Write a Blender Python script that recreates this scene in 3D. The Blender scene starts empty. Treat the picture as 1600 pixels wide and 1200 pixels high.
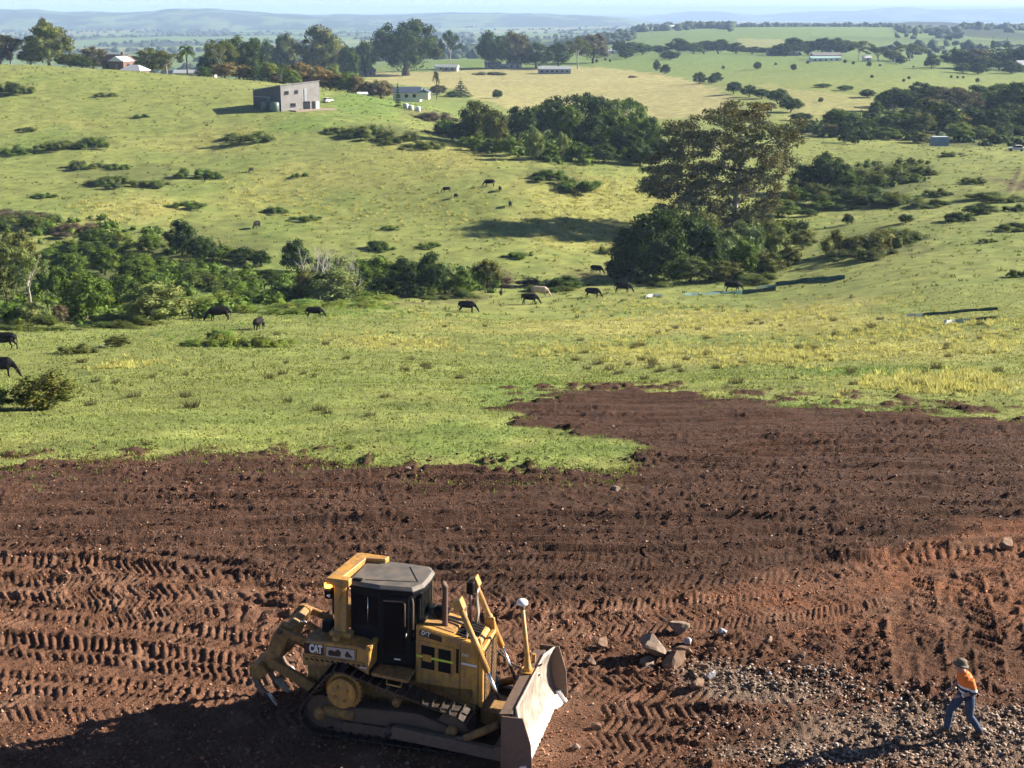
import bpy, bmesh, math, random
import numpy as np
from mathutils import Vector, Matrix, Euler

random.seed(7)
rng = np.random.default_rng(7)
scene = bpy.context.scene
col = scene.collection

# ------------------------------------------------------------------ camera, sky, sun, exposure
F = 2219.0                      # focal length in pixels of the 1600 wide picture
PITCH = math.atan(586.0 / F)    # horizon near the top edge
HC = 14.1                       # camera height above the bare earth
CP, SP = math.cos(PITCH), math.sin(PITCH)

cam_d = bpy.data.cameras.new("camera")
cam = bpy.data.objects.new("camera", cam_d)
col.objects.link(cam)
cam.location = (0, 0, HC)
cam.rotation_euler = (math.pi / 2 - PITCH, 0, 0)
cam_d.sensor_fit = 'HORIZONTAL'
cam_d.sensor_width = 36.0
cam_d.lens = 36.0 * F / 1600.0
cam_d.clip_start = 0.5
cam_d.clip_end = 200000.0
scene.camera = cam

SUN_EL = math.radians(24.0)
SUN_AZ = math.atan2(0.958, 0.288)          # clockwise from +Y
to_sun = Vector((math.sin(SUN_AZ) * math.cos(SUN_EL), math.cos(SUN_AZ) * math.cos(SUN_EL), math.sin(SUN_EL)))
world = bpy.data.worlds.new("World")
scene.world = world
world.use_nodes = True
wn = world.node_tree
wn.nodes.clear()
wo = wn.nodes.new("ShaderNodeOutputWorld")
wb = wn.nodes.new("ShaderNodeBackground")
ws = wn.nodes.new("ShaderNodeTexSky")
ws.sky_type = 'NISHITA'
ws.sun_disc = False
ws.sun_elevation = SUN_EL
ws.sun_rotation = SUN_AZ
ws.altitude = 200
ws.air_density = 0.42
ws.dust_density = 0.15
ws.ozone_density = 1.5
wb.inputs[1].default_value = 0.05
wn.links.new(ws.outputs[0], wb.inputs[0])
wn.links.new(wb.outputs[0], wo.inputs[0])

sun_d = bpy.data.lights.new("sun", 'SUN')
sun_d.energy = 5.0
sun_d.angle = math.radians(0.5)
sun_d.color = (1.0, 0.90, 0.76)
sun = bpy.data.objects.new("sun", sun_d)
col.objects.link(sun)
sun.rotation_euler = (-to_sun).to_track_quat('-Z', 'Y').to_euler()
sun.location = (60, 20, 60)

scene.view_settings.view_transform = 'Standard'
scene.view_settings.look = 'None'
scene.view_settings.exposure = 1.78
scene.view_settings.gamma = 1.0
scene.view_settings.use_curve_mapping = False
scene.cycles.use_denoising = True
try:
    scene.cycles.denoising_input_passes = 'RGB_ALBEDO_NORMAL'
except Exception:
    pass
scene.cycles.max_bounces = 5
scene.cycles.diffuse_bounces = 2
scene.cycles.glossy_bounces = 2
scene.cycles.transmission_bounces = 3
scene.cycles.transparent_max_bounces = 6
scene.cycles.volume_bounces = 1
scene.cycles.use_adaptive_sampling = True
scene.cycles.adaptive_threshold = 0.03

# ------------------------------------------------------------------ helpers: names, parents, meshes
def tag(o, label=None, cat=None, group=None, kind=None):
    if label: o["label"] = label
    if cat: o["category"] = cat
    if group: o["group"] = group
    if kind: o["kind"] = kind
    return o

def link(name, me, mat=None, parent=None):
    o = bpy.data.objects.new(name, me)
    col.objects.link(o)
    if mat is not None and me is not None and len(me.materials) == 0:
        me.materials.append(mat)
    if parent is not None:
        o.parent = parent
    return o

def empty(name, loc=(0, 0, 0), rz=0.0):
    o = bpy.data.objects.new(name, None)
    col.objects.link(o)
    o.location = loc
    o.rotation_euler = (0, 0, rz)
    o.empty_display_size = 0.2
    return o

def np_mesh(name, verts, faces, mat=None, smooth=False, colors=None):
    """verts (n,3); faces (m,k) with k constant, or a list of such arrays."""
    me = bpy.data.meshes.new(name)
    fl = faces if isinstance(faces, list) else [faces]
    fl = [np.asarray(f, dtype=np.int32) for f in fl if len(f)]
    nl = sum(f.size for f in fl); nf = sum(len(f) for f in fl)
    me.vertices.add(len(verts))
    me.vertices.foreach_set("co", np.ascontiguousarray(verts, dtype=np.float32).ravel())
    me.loops.add(nl)
    me.loops.foreach_set("vertex_index", np.concatenate([f.ravel() for f in fl]))
    me.polygons.add(nf)
    tot = np.concatenate([np.full(len(f), f.shape[1], np.int32) for f in fl])
    st = np.concatenate([[0], np.cumsum(tot)[:-1]]).astype(np.int32)
    me.polygons.foreach_set("loop_start", st)
    me.polygons.foreach_set("loop_total", tot)
    if smooth:
        me.polygons.foreach_set("use_smooth", np.ones(nf, dtype=bool))
    me.update(calc_edges=True)
    if colors is not None:
        a = me.color_attributes.new("tint", 'FLOAT_COLOR', 'POINT')
        c4 = np.ones((len(verts), 4), np.float32); c4[:, :3] = colors
        a.data.foreach_set("color", c4.ravel())
    if mat is not None:
        me.materials.append(mat)
    return me

# ------------------------------------------------------------------ numpy noise
def _hash(ix, iy, seed):
    h = (ix.astype(np.int64) * 374761393 + iy.astype(np.int64) * 668265263 + seed * 1442695041) & 0xffffffff
    h = ((h ^ (h >> 13)) * 1274126177) & 0xffffffff
    h = (h ^ (h >> 16)) & 0xffffffff
    return h.astype(np.float64) / 4294967295.0

def vnoise(x, y, seed=0):
    x = np.asarray(x, float); y = np.asarray(y, float)
    ix = np.floor(x); iy = np.floor(y)
    fx = x - ix; fy = y - iy
    fx = fx * fx * (3 - 2 * fx); fy = fy * fy * (3 - 2 * fy)
    a = _hash(ix, iy, seed); b = _hash(ix + 1, iy, seed)
    c = _hash(ix, iy + 1, seed); d = _hash(ix + 1, iy + 1, seed)
    return (a * (1 - fx) + b * fx) * (1 - fy) + (c * (1 - fx) + d * fx) * fy

def fbm(x, y, seed=0, oct=4, gain=0.5, lac=2.03):
    s = 0.0; a = 1.0; t = 0.0
    for i in range(oct):
        s = s + a * vnoise(x, y, seed + i * 17); t += a
        a *= gain; x = x * lac + 3.7; y = y * lac + 1.3
    return s / t

def cells(x, y, seed=0):
    """distance to the nearest jittered point and that cell's random value"""
    ix = np.floor(x); iy = np.floor(y)
    best = np.full(np.shape(x), 9.0); rv = np.zeros(np.shape(x))
    for dx in (-1, 0, 1):
        for dy in (-1, 0, 1):
            cx = ix + dx; cy = iy + dy
            px = cx + 0.15 + 0.7 * _hash(cx, cy, seed); py = cy + 0.15 + 0.7 * _hash(cx, cy, seed + 5)
            d = (px - x) ** 2 + (py - y) ** 2
            m = d < best
            best = np.where(m, d, best); rv = np.where(m, _hash(cx, cy, seed + 9), rv)
    return np.sqrt(best), rv

def sstep(a, b, x):
    t = np.clip((x - a) / (b - a), 0, 1)
    return t * t * (3 - 2 * t)

# ------------------------------------------------------------------ the lie of the land
# each column: bearing (as a picture column) and a list of (picture row, depth) or ('z', depth, height)
def g_of(py): return SP + (py - 600.0) / F * CP
FAR = [('z', 5000, -66), ('z', 8000, -69), ('z', 14000, -79), ('z', 60000, -95)]
LAND = {
 0:    [(640, 62), (575, 96), (533, 111), (500, 140), ('z', 170, -20), ('z', 215, -23), (330, 250), (250, 305), (180, 355), (130, 390), (100, 425), ('z', 470, -3), ('z', 600, -12), ('z', 1000, -45), ('z', 1600, -60), (80, 2600)] + FAR,
 200:  [(640, 60), (575, 90), (500, 140), ('z', 175, -20.5), ('z', 215, -23), (330, 252), (250, 308), (180, 358), (130, 392), (108, 425), ('z', 470, -5.5), ('z', 600, -14), ('z', 1000, -45), ('z', 1600, -58), (80, 2600)] + FAR,
 400:  [(700, 51), (600, 70), (545, 105), (495, 140), (470, 165), ('z', 200, -23.5), (380, 236), (300, 280), (230, 325), (172, 362), (130, 400), ('z', 430, -6.8), ('z', 520, -12), ('z', 700, -20), ('z', 900, -26), ('z', 1300, -46), ('z', 2600, -58)] + FAR,
 600:  [(640, 58), (600, 70), (540, 110), (490, 152), (462, 185), ('z', 205, -24.5), (400, 226), (330, 256), (250, 298), (200, 334), (165, 372), (145, 408), ('z', 450, -12), ('z', 520, -19), ('z', 700, -21.5), ('z', 880, -22), ('z', 1000, -22.5), ('z', 1300, -34), ('z', 2600, -55)] + FAR,
 800:  [(700, 50), (640, 59), (600, 70), (540, 112), (480, 170), (455, 192), ('z', 210, -24.6), (400, 224), (350, 243), (300, 263), (250, 288), (228, 304), ('z', 335, -17.5), ('z', 380, -20.8), ('z', 420, -21.8), (190, 480), ('z', 600, -22.6), ('z', 880, -22.3), ('z', 1000, -21), ('z', 1150, -24), ('z', 1500, -38), ('z', 2600, -52)] + FAR,
 1000: [(660, 57), (640, 60), (600, 72), (540, 112), (480, 166), (450, 188), ('z', 210, -24.6), ('z', 240, -25.4), (350, 258), (300, 276), (265, 293), (240, 312), ('z', 345, -17.6), ('z', 395, -20.4), (200, 430), (190, 470), ('z', 600, -22.6), ('z', 900, -22), (90, 1020), ('z', 1200, -20), ('z', 1500, -30), (58, 1800), (44, 2300), ('z', 2800, -25), ('z', 4500, -55)] + FAR[1:],
 1200: [(640, 58), (600, 70), (540, 108), (500, 145), (470, 172), (440, 192), (410, 212), ('z', 240, -23.4), (340, 262), (300, 298), (260, 335), (215, 400), (190, 450), (150, 560), (130, 640), ('z', 760, -22), (110, 850), (85, 1150), ('z', 1350, -26), (70, 1500), (43, 2200), ('z', 2800, -25), ('z', 4500, -55)] + FAR[1:],
 1400: [(650, 58), (600, 70), (550, 98), (500, 130), (450, 158), (400, 188), (360, 218), ('z', 243, -19.2), ('z', 262, -21.4), ('z', 285, -21.2), (270, 308), (225, 375), ('z', 450, -22), ('z', 560, -20), (130, 640), (112, 800), (85, 1120), ('z', 1300, -28), (70, 1600), (48, 2300), (40, 2900), ('z', 3800, -45), ('z', 6000, -68)] + FAR[2:],
 1600: [(660, 57), (600, 70), (550, 95), (500, 122), (450, 148), (400, 175), (350, 208), ('z', 232, -17.0), ('z', 250, -18.9), (300, 262), (250, 320), (225, 370), ('z', 430, -23.6), ('z', 600, -24), (110, 900), ('z', 1300, -28), ('z', 2000, -30), (50, 2600), ('z', 3800, -45), ('z', 6000, -68)] + FAR[2:],
}
LY = np.linspace(math.log(8.0), math.log(60000.0), 1400)
_cols = []; _tab = []
for pxc in sorted(LAND):
    ys = [5.0, 30.0, 41.0, 45.0]; zs = [0.0, 0.0, 0.0, -0.15]
    for it in LAND[pxc]:
        if it[0] == 'z':
            D, z = it[1], it[2]
            y = (D - (HC - z) * SP) / CP
        else:
            D = it[1]; z = HC - D * g_of(it[0]); y = D * (CP - (it[0] - 600.0) / F * SP)
        ys.append(y); zs.append(z)
    row = np.interp(LY, np.log(ys), zs)
    k = np.exp(-0.5 * (np.arange(-22, 23) / 7.0) ** 2); k /= k.sum()
    row = np.convolve(np.pad(row, 22, mode='edge'), k, mode='valid')
    _cols.append((pxc - 800) / F); _tab.append(row)
_cols = np.array(_cols); _tab = np.array(_tab)
AU = np.linspace(-1.2, 1.2, 601)
_t2 = np.empty((len(AU), len(LY)))
for j in range(len(LY)):
    _t2[:, j] = np.interp(AU, _cols, _tab[:, j])
k = np.exp(-0.5 * (np.arange(-26, 27) / 9.0) ** 2); k /= k.sum()
_t2 = np.apply_along_axis(lambda r: np.convolve(np.pad(r, 26, mode='edge'), k, mode='valid'), 0, _t2)

def base_z(X, Y):
    """smooth height of the land"""
    X = np.asarray(X, float); Y = np.maximum(np.asarray(Y, float), 8.5)
    a = np.clip((X / Y - AU[0]) / (AU[1] - AU[0]), 0, len(AU) - 1.001)
    b = np.clip((np.log(Y) - LY[0]) / (LY[1] - LY[0]), 0, len(LY) - 1.001)
    ia = a.astype(int); ib = b.astype(int); fa = a - ia; fb = b - ib
    return ((_t2[ia, ib] * (1 - fa) + _t2[ia + 1, ib] * fa) * (1 - fb)
            + (_t2[ia, ib + 1] * (1 - fa) + _t2[ia + 1, ib + 1] * fa) * fb)

def roll_z(X, Y):
    """gentle unevenness of pasture, growing with distance from the bare pad"""
    w = sstep(44, 75, Y)
    far = sstep(500, 3000, Y)
    hill = sstep(210, 260, Y) * (1 - sstep(430, 520, Y)) * 3.0 * (fbm(X / 55, Y / 48, 13, 3) - 0.5)
    return hill + (w * (1 - far) * (0.9 * (fbm(X / 26, Y / 26, 3, 3) - 0.5) + 0.25 * (fbm(X / 5, Y / 5, 8, 2) - 0.5))
            + far * 14 * (fbm(X / 700, Y / 700, 5, 4) - 0.5) * (1 - sstep(9000, 14000, Y)))

def ground_z(X, Y): return base_z(X, Y) + roll_z(X, Y)
def gz(x, y): return float(ground_z(np.array([x]), np.array([y]))[0])

_marchD = np.exp(np.linspace(math.log(18.0), math.log(30000.0), 900))
def at(px, py):
    """point of the land seen at a picture position"""
    v = (py - 600.0) / F; u = (px - 800.0) / F
    def gap(D): return HC - D * (SP + v * CP) - ground_z(D * u, D * (CP - v * SP))
    D = _marchD
    for _ in range(2):
        h = gap(D)
        i = int(np.argmax(h <= 0)) if (h <= 0).any() else len(h) - 1
        i = max(i, 1)
        lo, hi, h0, h1 = D[i - 1], D[i], h[i - 1], h[i]
        D = np.linspace(lo, hi, 12)
    t = h0 / (h0 - h1 + 1e-9)
    D = lo + min(max(t, 0), 1) * (hi - lo)
    return Vector((D * u, D * (CP - v * SP), HC - D * (SP + v * CP)))
def at_d(px, D, py_guess=100):
    """point of the land on a bearing at a depth"""
    u = (px - 800.0) / F
    X = D * u; Y = D * 0.985
    for _ in range(4):
        z = gz(X, Y); Y = (D - (HC - z) * SP) / CP
    return Vector((X, Y, gz(X, Y)))
def depth(p): return p[1] * CP + (HC - p[2]) * SP
def project(p):
    D = depth(p)
    return (800 + p[0] / D * F, 600 + (-p[1] * SP + (HC - p[2]) * CP) / D * F)
def height_to(p, top_py):
    """height that reaches picture row top_py above ground point p"""
    v = (top_py - 600.0) / F
    return (HC - p[1] * (SP + v * CP) / (CP - v * SP)) - p[2]

# ------------------------------------------------------------------ materials
def new_mat(name):
    m = bpy.data.materials.new(name)
    m.use_nodes = True
    n = m.node_tree; n.nodes.clear()
    out = n.nodes.new("ShaderNodeOutputMaterial")
    b = n.nodes.new("ShaderNodeBsdfPrincipled")
    n.links.new(b.outputs[0], out.inputs[0])
    return m, n, b, out

def noise_node(n, scale, detail=4, rough=0.55, coord='Object', vec_scale=None):
    tc = n.nodes.new("ShaderNodeTexCoord")
    t = n.nodes.new("ShaderNodeTexNoise")
    t.inputs['Scale'].default_value = scale
    t.inputs['Detail'].default_value = detail
    t.inputs['Roughness'].default_value = rough
    if vec_scale is not None:
        mp = n.nodes.new("ShaderNodeMapping")
        mp.inputs['Scale'].default_value = vec_scale
        n.links.new(tc.outputs[coord], mp.inputs[0]); n.links.new(mp.outputs[0], t.inputs[0])
    else:
        n.links.new(tc.outputs[coord], t.inputs[0])
    return t

def ramp(n, src, stops):
    r = n.nodes.new("ShaderNodeValToRGB")
    e = r.color_ramp.elements
    e[0].position, e[1].position = stops[0][0], stops[-1][0]
    def c4(c): return (c, c, c, 1) if isinstance(c, (int, float)) else (*c, 1)
    e[0].color, e[1].color = c4(stops[0][1]), c4(stops[-1][1])
    for p, c in stops[1:-1]:
        x = e.new(p); x.color = c4(c)
    n.links.new(src, r.inputs[0])
    return r

def mix(n, kind, fac, a, b):
    m = n.nodes.new("ShaderNodeMix"); m.data_type = 'RGBA'; m.blend_type = kind
    for i, v in ((0, fac), (6, a), (7, b)):
        if isinstance(v, (int, float)): m.inputs[i].default_value = v
        elif isinstance(v, tuple): m.inputs[i].default_value = (*v, 1) if len(v) == 3 else v
        else: n.links.new(v, m.inputs[i])
    return m.outputs[2]

def bump(n, b, height, strength=0.4, dist=0.02):
    bp = n.nodes.new("ShaderNodeBump")
    bp.inputs['Strength'].default_value = strength
    bp.inputs['Distance'].default_value = dist
    n.links.new(height, bp.inputs['Height']); n.links.new(bp.outputs[0], b.inputs['Normal'])

def paint(name, color, rough=0.5, metal=0.0, var=0.25, scale=3.0, dirt=None, dirt_amt=0.35, spec=0.5, bmp=0.0, streak=0.0):
    """a plain material with uneven tone and, if asked for, patches of dirt"""
    m, n, b, out = new_mat(name)
    t = noise_node(n, scale, 5)
    r = ramp(n, t.outputs[0], [(0.3, 1 - var), (0.7, 1.0)])
    c = mix(n, 'MULTIPLY', 1.0, color, r.outputs[0])
    if streak:
        ts = noise_node(n, 1.0, 5, 0.7, vec_scale=(9, 9, 1.1)); rs = ramp(n, ts.outputs[0], [(0.36, 1 - streak), (0.55, 1.0)])
        c = mix(n, 'MULTIPLY', 1.0, c, rs.outputs[0])
    if dirt is not None:
        t2 = noise_node(n, scale * 2.3, 6, 0.65)
        r2 = ramp(n, t2.outputs[0], [(0.42, 0.0), (0.68, dirt_amt)])
        c = mix(n, 'MIX', r2.outputs[0], c, dirt)
    n.links.new(c, b.inputs['Base Color'])
    rr = ramp(n, t.outputs[0], [(0.3, max(0.05, rough - 0.08)), (0.7, min(1, rough + 0.12))])
    n.links.new(rr.outputs[0], b.inputs['Roughness'])
    b.inputs['Metallic'].default_value = metal
    b.inputs['Specular IOR Level'].default_value = spec
    if bmp: bump(n, b, t.outputs[0], bmp, 0.02)
    return m

def attr_ground(name, speck=None, s1=0.9, s2=14.0, lo=0.62, hi=1.25, bstr=0.5, bdist=0.03):
    m, n, b, out = new_mat(name)
    a = n.nodes.new("ShaderNodeAttribute"); a.attribute_name = "tint"
    t1 = noise_node(n, s1, 6, 0.6); t2 = noise_node(n, s2, 5, 0.65)
    r1 = ramp(n, t1.outputs[0], [(0.32, lo), (0.68, hi)])
    r2 = ramp(n, t2.outputs[0], [(0.3, lo), (0.7, hi)])
    c = mix(n, 'MULTIPLY', 1.0, a.outputs[0], r1.outputs[0])
    c = mix(n, 'MULTIPLY', 1.0, c, r2.outputs[0])
    if speck is not None:
        t3 = noise_node(n, 26.0, 3, 0.6)
        r3 = ramp(n, t3.outputs[0], [(0.60, 0.0), (0.70, 0.65)])
        c = mix(n, 'MIX', r3.outputs[0], c, speck)
        t4 = noise_node(n, 17.0, 4, 0.7)
        r4 = ramp(n, t4.outputs[0], [(0.30, 0.45), (0.46, 1.0)])
        c = mix(n, 'MULTIPLY', 1.0, c, r4.outputs[0])
    n.links.new(c, b.inputs['Base Color'])
    b.inputs['Roughness'].default_value = 0.95
    b.inputs['Specular IOR Level'].default_value = 0.15
    bump(n, b, t2.outputs[0], bstr, bdist)
    return m

M_SOIL = attr_ground("bare_soil", speck=(0.27, 0.185, 0.13), s1=1.3, s2=22.0, lo=0.66, hi=1.22, bstr=1.0, bdist=0.07)
M_TURF = attr_ground("pasture_turf", s1=0.35, s2=8.0, lo=0.68, hi=1.27, bstr=1.0, bdist=0.14)

# ------------------------------------------------------------------ ground: zones
def poly_world(pts): return np.array([(p.x, p.y) for p in (at(*q) for q in pts)])
def inside(poly, X, Y):
    r = np.zeros(np.shape(X), bool)
    n = len(poly)
    for i in range(n):
        x0, y0 = poly[i]; x1, y1 = poly[(i + 1) % n]
        if y0 == y1: continue
        c = ((y0 > Y) != (y1 > Y)) & (X < (x1 - x0) * (Y - y0) / (y1 - y0) + x0)
        r ^= c
    return r

_edge = [(-700, 790), (-350, 760), (-100, 742), (0, 737), (120, 721), (250, 711), (400, 711), (500, 721), (560, 734), (650, 737), (750, 744), (800, 747),
         (900, 741), (960, 737), (1000, 724), (1010, 703), (985, 687), (900, 680), (840, 668), (790, 656), (800, 637), (870, 616),
         (950, 611), (1050, 617), (1150, 630), (1250, 639), (1350, 647), (1450, 655), (1600, 664), (1750, 672), (2000, 690), (2400, 720)]
DIRT = poly_world(_edge)
DIRT = np.vstack([DIRT, [(60, 5), (-60, 5)]])
def dirt_mask(X, Y):
    k = 1 + sstep(46, 60, Y) * 2.6
    jx = 1.1 * (fbm(X / 1.6, Y / 1.6, 21, 4) - 0.5) * 2 * k
    jy = (1.3 * (fbm(X / 1.5, Y / 1.2, 31, 5, 0.65) - 0.5) * 2 + 0.7 * (vnoise(X / 0.16, Y / 0.22, 35) - 0.5)) * k
    m = inside(DIRT, X + jx, Y + jy)
    near = inside(DIRT, X + jx, Y + jy - 2.2 * k)            # scuffed turf just past the edge
    return m | (near & (fbm(X / 0.8, Y / 0.9, 37, 4, 0.6) > 0.645 - 0.05 * sstep(48, 56, Y)))

# dozer passes: ('h', a, b, c, x0, x1, amp) is y = a + b*x + c*x*x ; 'v' swaps x and y
LANES = []
def lane_px(p0, p1, p2, amp=1.0, vert=False, pitch=0.2, w=0.30):
    """a track pass through three picture points"""
    q = [at(*p) for p in (p0, p1, p2)]
    if vert: s = [(p.y, p.x) for p in q]
    else: s = [(p.x, p.y) for p in q]
    co = np.polyfit([a for a, _ in s], [b for _, b in s], 2)
    t = sorted(a for a, _ in s)
    LANES.append((vert, co, t[0], t[2], amp, pitch, w))
_r = random.Random(3)
for i in range(17):      # the fan of passes at left
    y = 872 + i * 15.2 + _r.uniform(-3, 3)
    x1 = 330 + 45 * math.sin(i * 1.3) + i * 5
    bend = _r.uniform(-7, 7)
    lane_px((-420, y - 10 - i), (x1 * 0.45, y + bend - 3), (x1 + 60, y + 24 + 0.6 * i), _r.uniform(0.95, 1.35), w=0.31)
for i in range(5):
    y = 880 + i * 17
    lane_px((40 + 25 * i, y + 25), (220, y + 12), (420 + 10 * i, y + 34), 0.9)
for i in range(8):       # behind and below the dozer, towards the lower edge
    y = 1085 + i * 24
    lane_px((-300, y + 6), (300, y + 14), (860, y + 40), 0.55)
for i in range(7):       # right of the blade, lower middle
    y = 1040 + i * 24
    lane_px((860, y - 8), (1010, y + 2), (1180 - 14 * i, y - 4 + 5 * i), 0.85)
for i in range(6):       # the sweeping passes at mid right
    y = 992 - i * 17
    lane_px((700 - 30 * i, y + 10), (1120, y + (2 if i < 3 else -2)), (1470, y - 62 + 4 * i), 0.62 if i < 4 else 0.8, pitch=0.17)
for i in range(5):       # dark band lower edge
    y = 925 - i * 16
    lane_px((360 + 70 * i, y - 4), (820, y + 6), (1330, y - 12), 0.5)
for i in range(6):       # passes towards the viewer at far right
    x = 1405 + i * 42
    lane_px((x - 8 * i, 862), (x + 4, 960), (x + 18 + 3 * i, 1075), 1.25, vert=True, w=0.34)
lane_px((1270, 905), (1420, 872), (1640, 858), 0.8)
lane_px((1290, 925), (1440, 893), (1640, 880), 0.8)

_gv = [at(1480, 1150), at(1200, 1085), at(1290, 1180), at(1580, 1190), at(1120, 1060)]
def soil_relief(X, Y):
    """height of worked soil above the pad: clods, windrows and track prints; also how much it is tracked"""
    big = 0.22 * (fbm(X / 5.0, Y / 4.0, 41, 3) - 0.5)
    wind = fbm(X * 0.10 + Y * 0.03, Y * 0.95, 51, 4)
    wind = 0.24 * (np.abs(wind - 0.5) * 2) ** 0.8
    scr = fbm(X * 0.055 + Y * 0.05, Y * 2.1, 57, 3)
    wind = wind + 0.13 * np.clip(1 - np.abs(scr - 0.5) * 9, 0, 1) * sstep(0.35, 0.6, fbm(X / 6, Y / 2, 58, 2))
    d1, r1 = cells(X / 0.21, Y / 0.21, 61)
    d2, r2 = cells(X / 0.105, Y / 0.105, 71)
    d3, r3 = cells(X / 0.5, Y / 0.45, 81)
    cl = fbm(X / 2.2, Y / 2.2, 91, 3)
    clod = (0.075 * np.clip(1 - d1 * 1.35, 0, 1) * r1 * r1 + 0.050 * np.clip(1 - d2 * 1.3, 0, 1) * r2
            + 0.045 * np.clip(1 - d3 * 1.9, 0, 1) * (r3 > 0.72)) * (0.55 + 0.9 * sstep(0.35, 0.7, cl))
    h = big * 0.7 + wind * sstep(28, 35, Y) + clod * (1 - 0.4 * sstep(32, 36, Y)) + 0.05 * (fbm(X / 0.2, Y / 0.2, 95, 3) - 0.5)
    gvl = np.zeros(np.shape(X))
    for p_, rx, ry in zip(_gv, (4.2, 1.8, 2.4, 2.5, 1.0), (1.3, 0.7, 0.6, 0.9, 0.6)):
        gvl = np.maximum(gvl, 1 - sstep(0.6, 1.2, np.sqrt(((X - p_.x) / rx) ** 2 + ((Y - p_.y) / ry) ** 2)))
    rough = sstep(1.0, 4.5, X) * (1 - sstep(30.5, 33.5, Y)) * (1 - 0.8 * gvl)      # rocky spoil at lower right
    d4, r4 = cells(X / 0.85, Y / 0.5, 85)
    h = h + rough * (0.10 * (fbm(X / 0.7, Y / 0.4, 86, 3) - 0.5) + 0.12 * np.clip(1 - d4 * 1.3, 0, 1) * r4 + 0.6 * clod)
    # pressed flat under the machine
    dx = X + 3.09; dy = Y - 26.67; ca, sa = math.cos(math.radians(14)), math.sin(math.radians(14))
    lx = dx * ca - dy * sa; ly = dx * sa + dy * ca
    flat = (1 - sstep(0.0, 0.5, np.abs(lx - 2.0) - 2.6)) * (1 - sstep(0.0, 0.4, np.abs(ly) - 1.75))
    tracked = np.zeros(np.shape(X))
    jit = 0.16 * (fbm(X / 0.9, Y / 0.9, 101, 2) - 0.5)
    for k, (vert, co, t0, t1, amp, pitch, w) in enumerate(LANES):
        A, B = (Y, X) if vert else (X, Y)
        m = (A > t0 - 0.4) & (A < t1 + 0.4)
        yc = np.polyval(co, A); dv = 2 * co[0] * A + co[1]
        m &= np.abs(B - yc) < 0.75
        ii = np.nonzero(m)
        if len(ii[0]) == 0: continue
        a = A[ii]; off = (B[ii] - yc[ii]) / np.sqrt(1 + dv[ii] ** 2)
        skew = (0.55 if k % 2 else -0.45) * (0.6 + 0.8 * ((k * 7919) % 13) / 13.0)
        sl = a * np.sqrt(1 + dv[ii] ** 2) + off * (dv[ii] + skew) + jit[ii] * 0.75 + k * 0.07
        ph = sl / pitch
        pr = np.abs(np.sin(math.pi * ph)) ** 0.7
        r = _hash(np.floor(ph), np.full_like(ph, k), 7)
        prof = (pr * (0.045 + 0.07 * r) * (0.55 + 0.9 * fbm(X[ii] / 0.35, Y[ii] / 0.35, 117, 2)) - 0.045) * amp * 0.88
        wgt = (1 - sstep(w * 0.8, w * 1.12, np.abs(off + jit[ii] * 0.3))) * sstep(t0 - 0.4, t0 + 0.6, a) * (1 - sstep(t1 - 0.8, t1 + 0.4, a))
        wgt = wgt * (0.62 + 0.38 * sstep(0.3, 0.5, fbm(X[ii] / 1.1, Y[ii] / 1.1, 111 + k, 2)))
        ridge = (0.030 if vert else 0.022) * (sstep(0.4, 0.6, fbm(X[ii] / 0.9, Y[ii] / 0.9, 119, 3)) if vert else 1.0) * np.exp(-((np.abs(off) - w * 1.15) / 0.07) ** 2) * amp
        keep = big[ii] * 0.7 + 0.45 * clod[ii]
        h[ii] = h[ii] * (1 - wgt) + (keep + prof) * wgt + ridge * (1 - wgt)
        tracked[ii] = np.maximum(tracked[ii] * 0.9, wgt * amp)
    return 1.22 * h * (1 - 0.85 * flat) - 0.05 * flat, tracked

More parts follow.
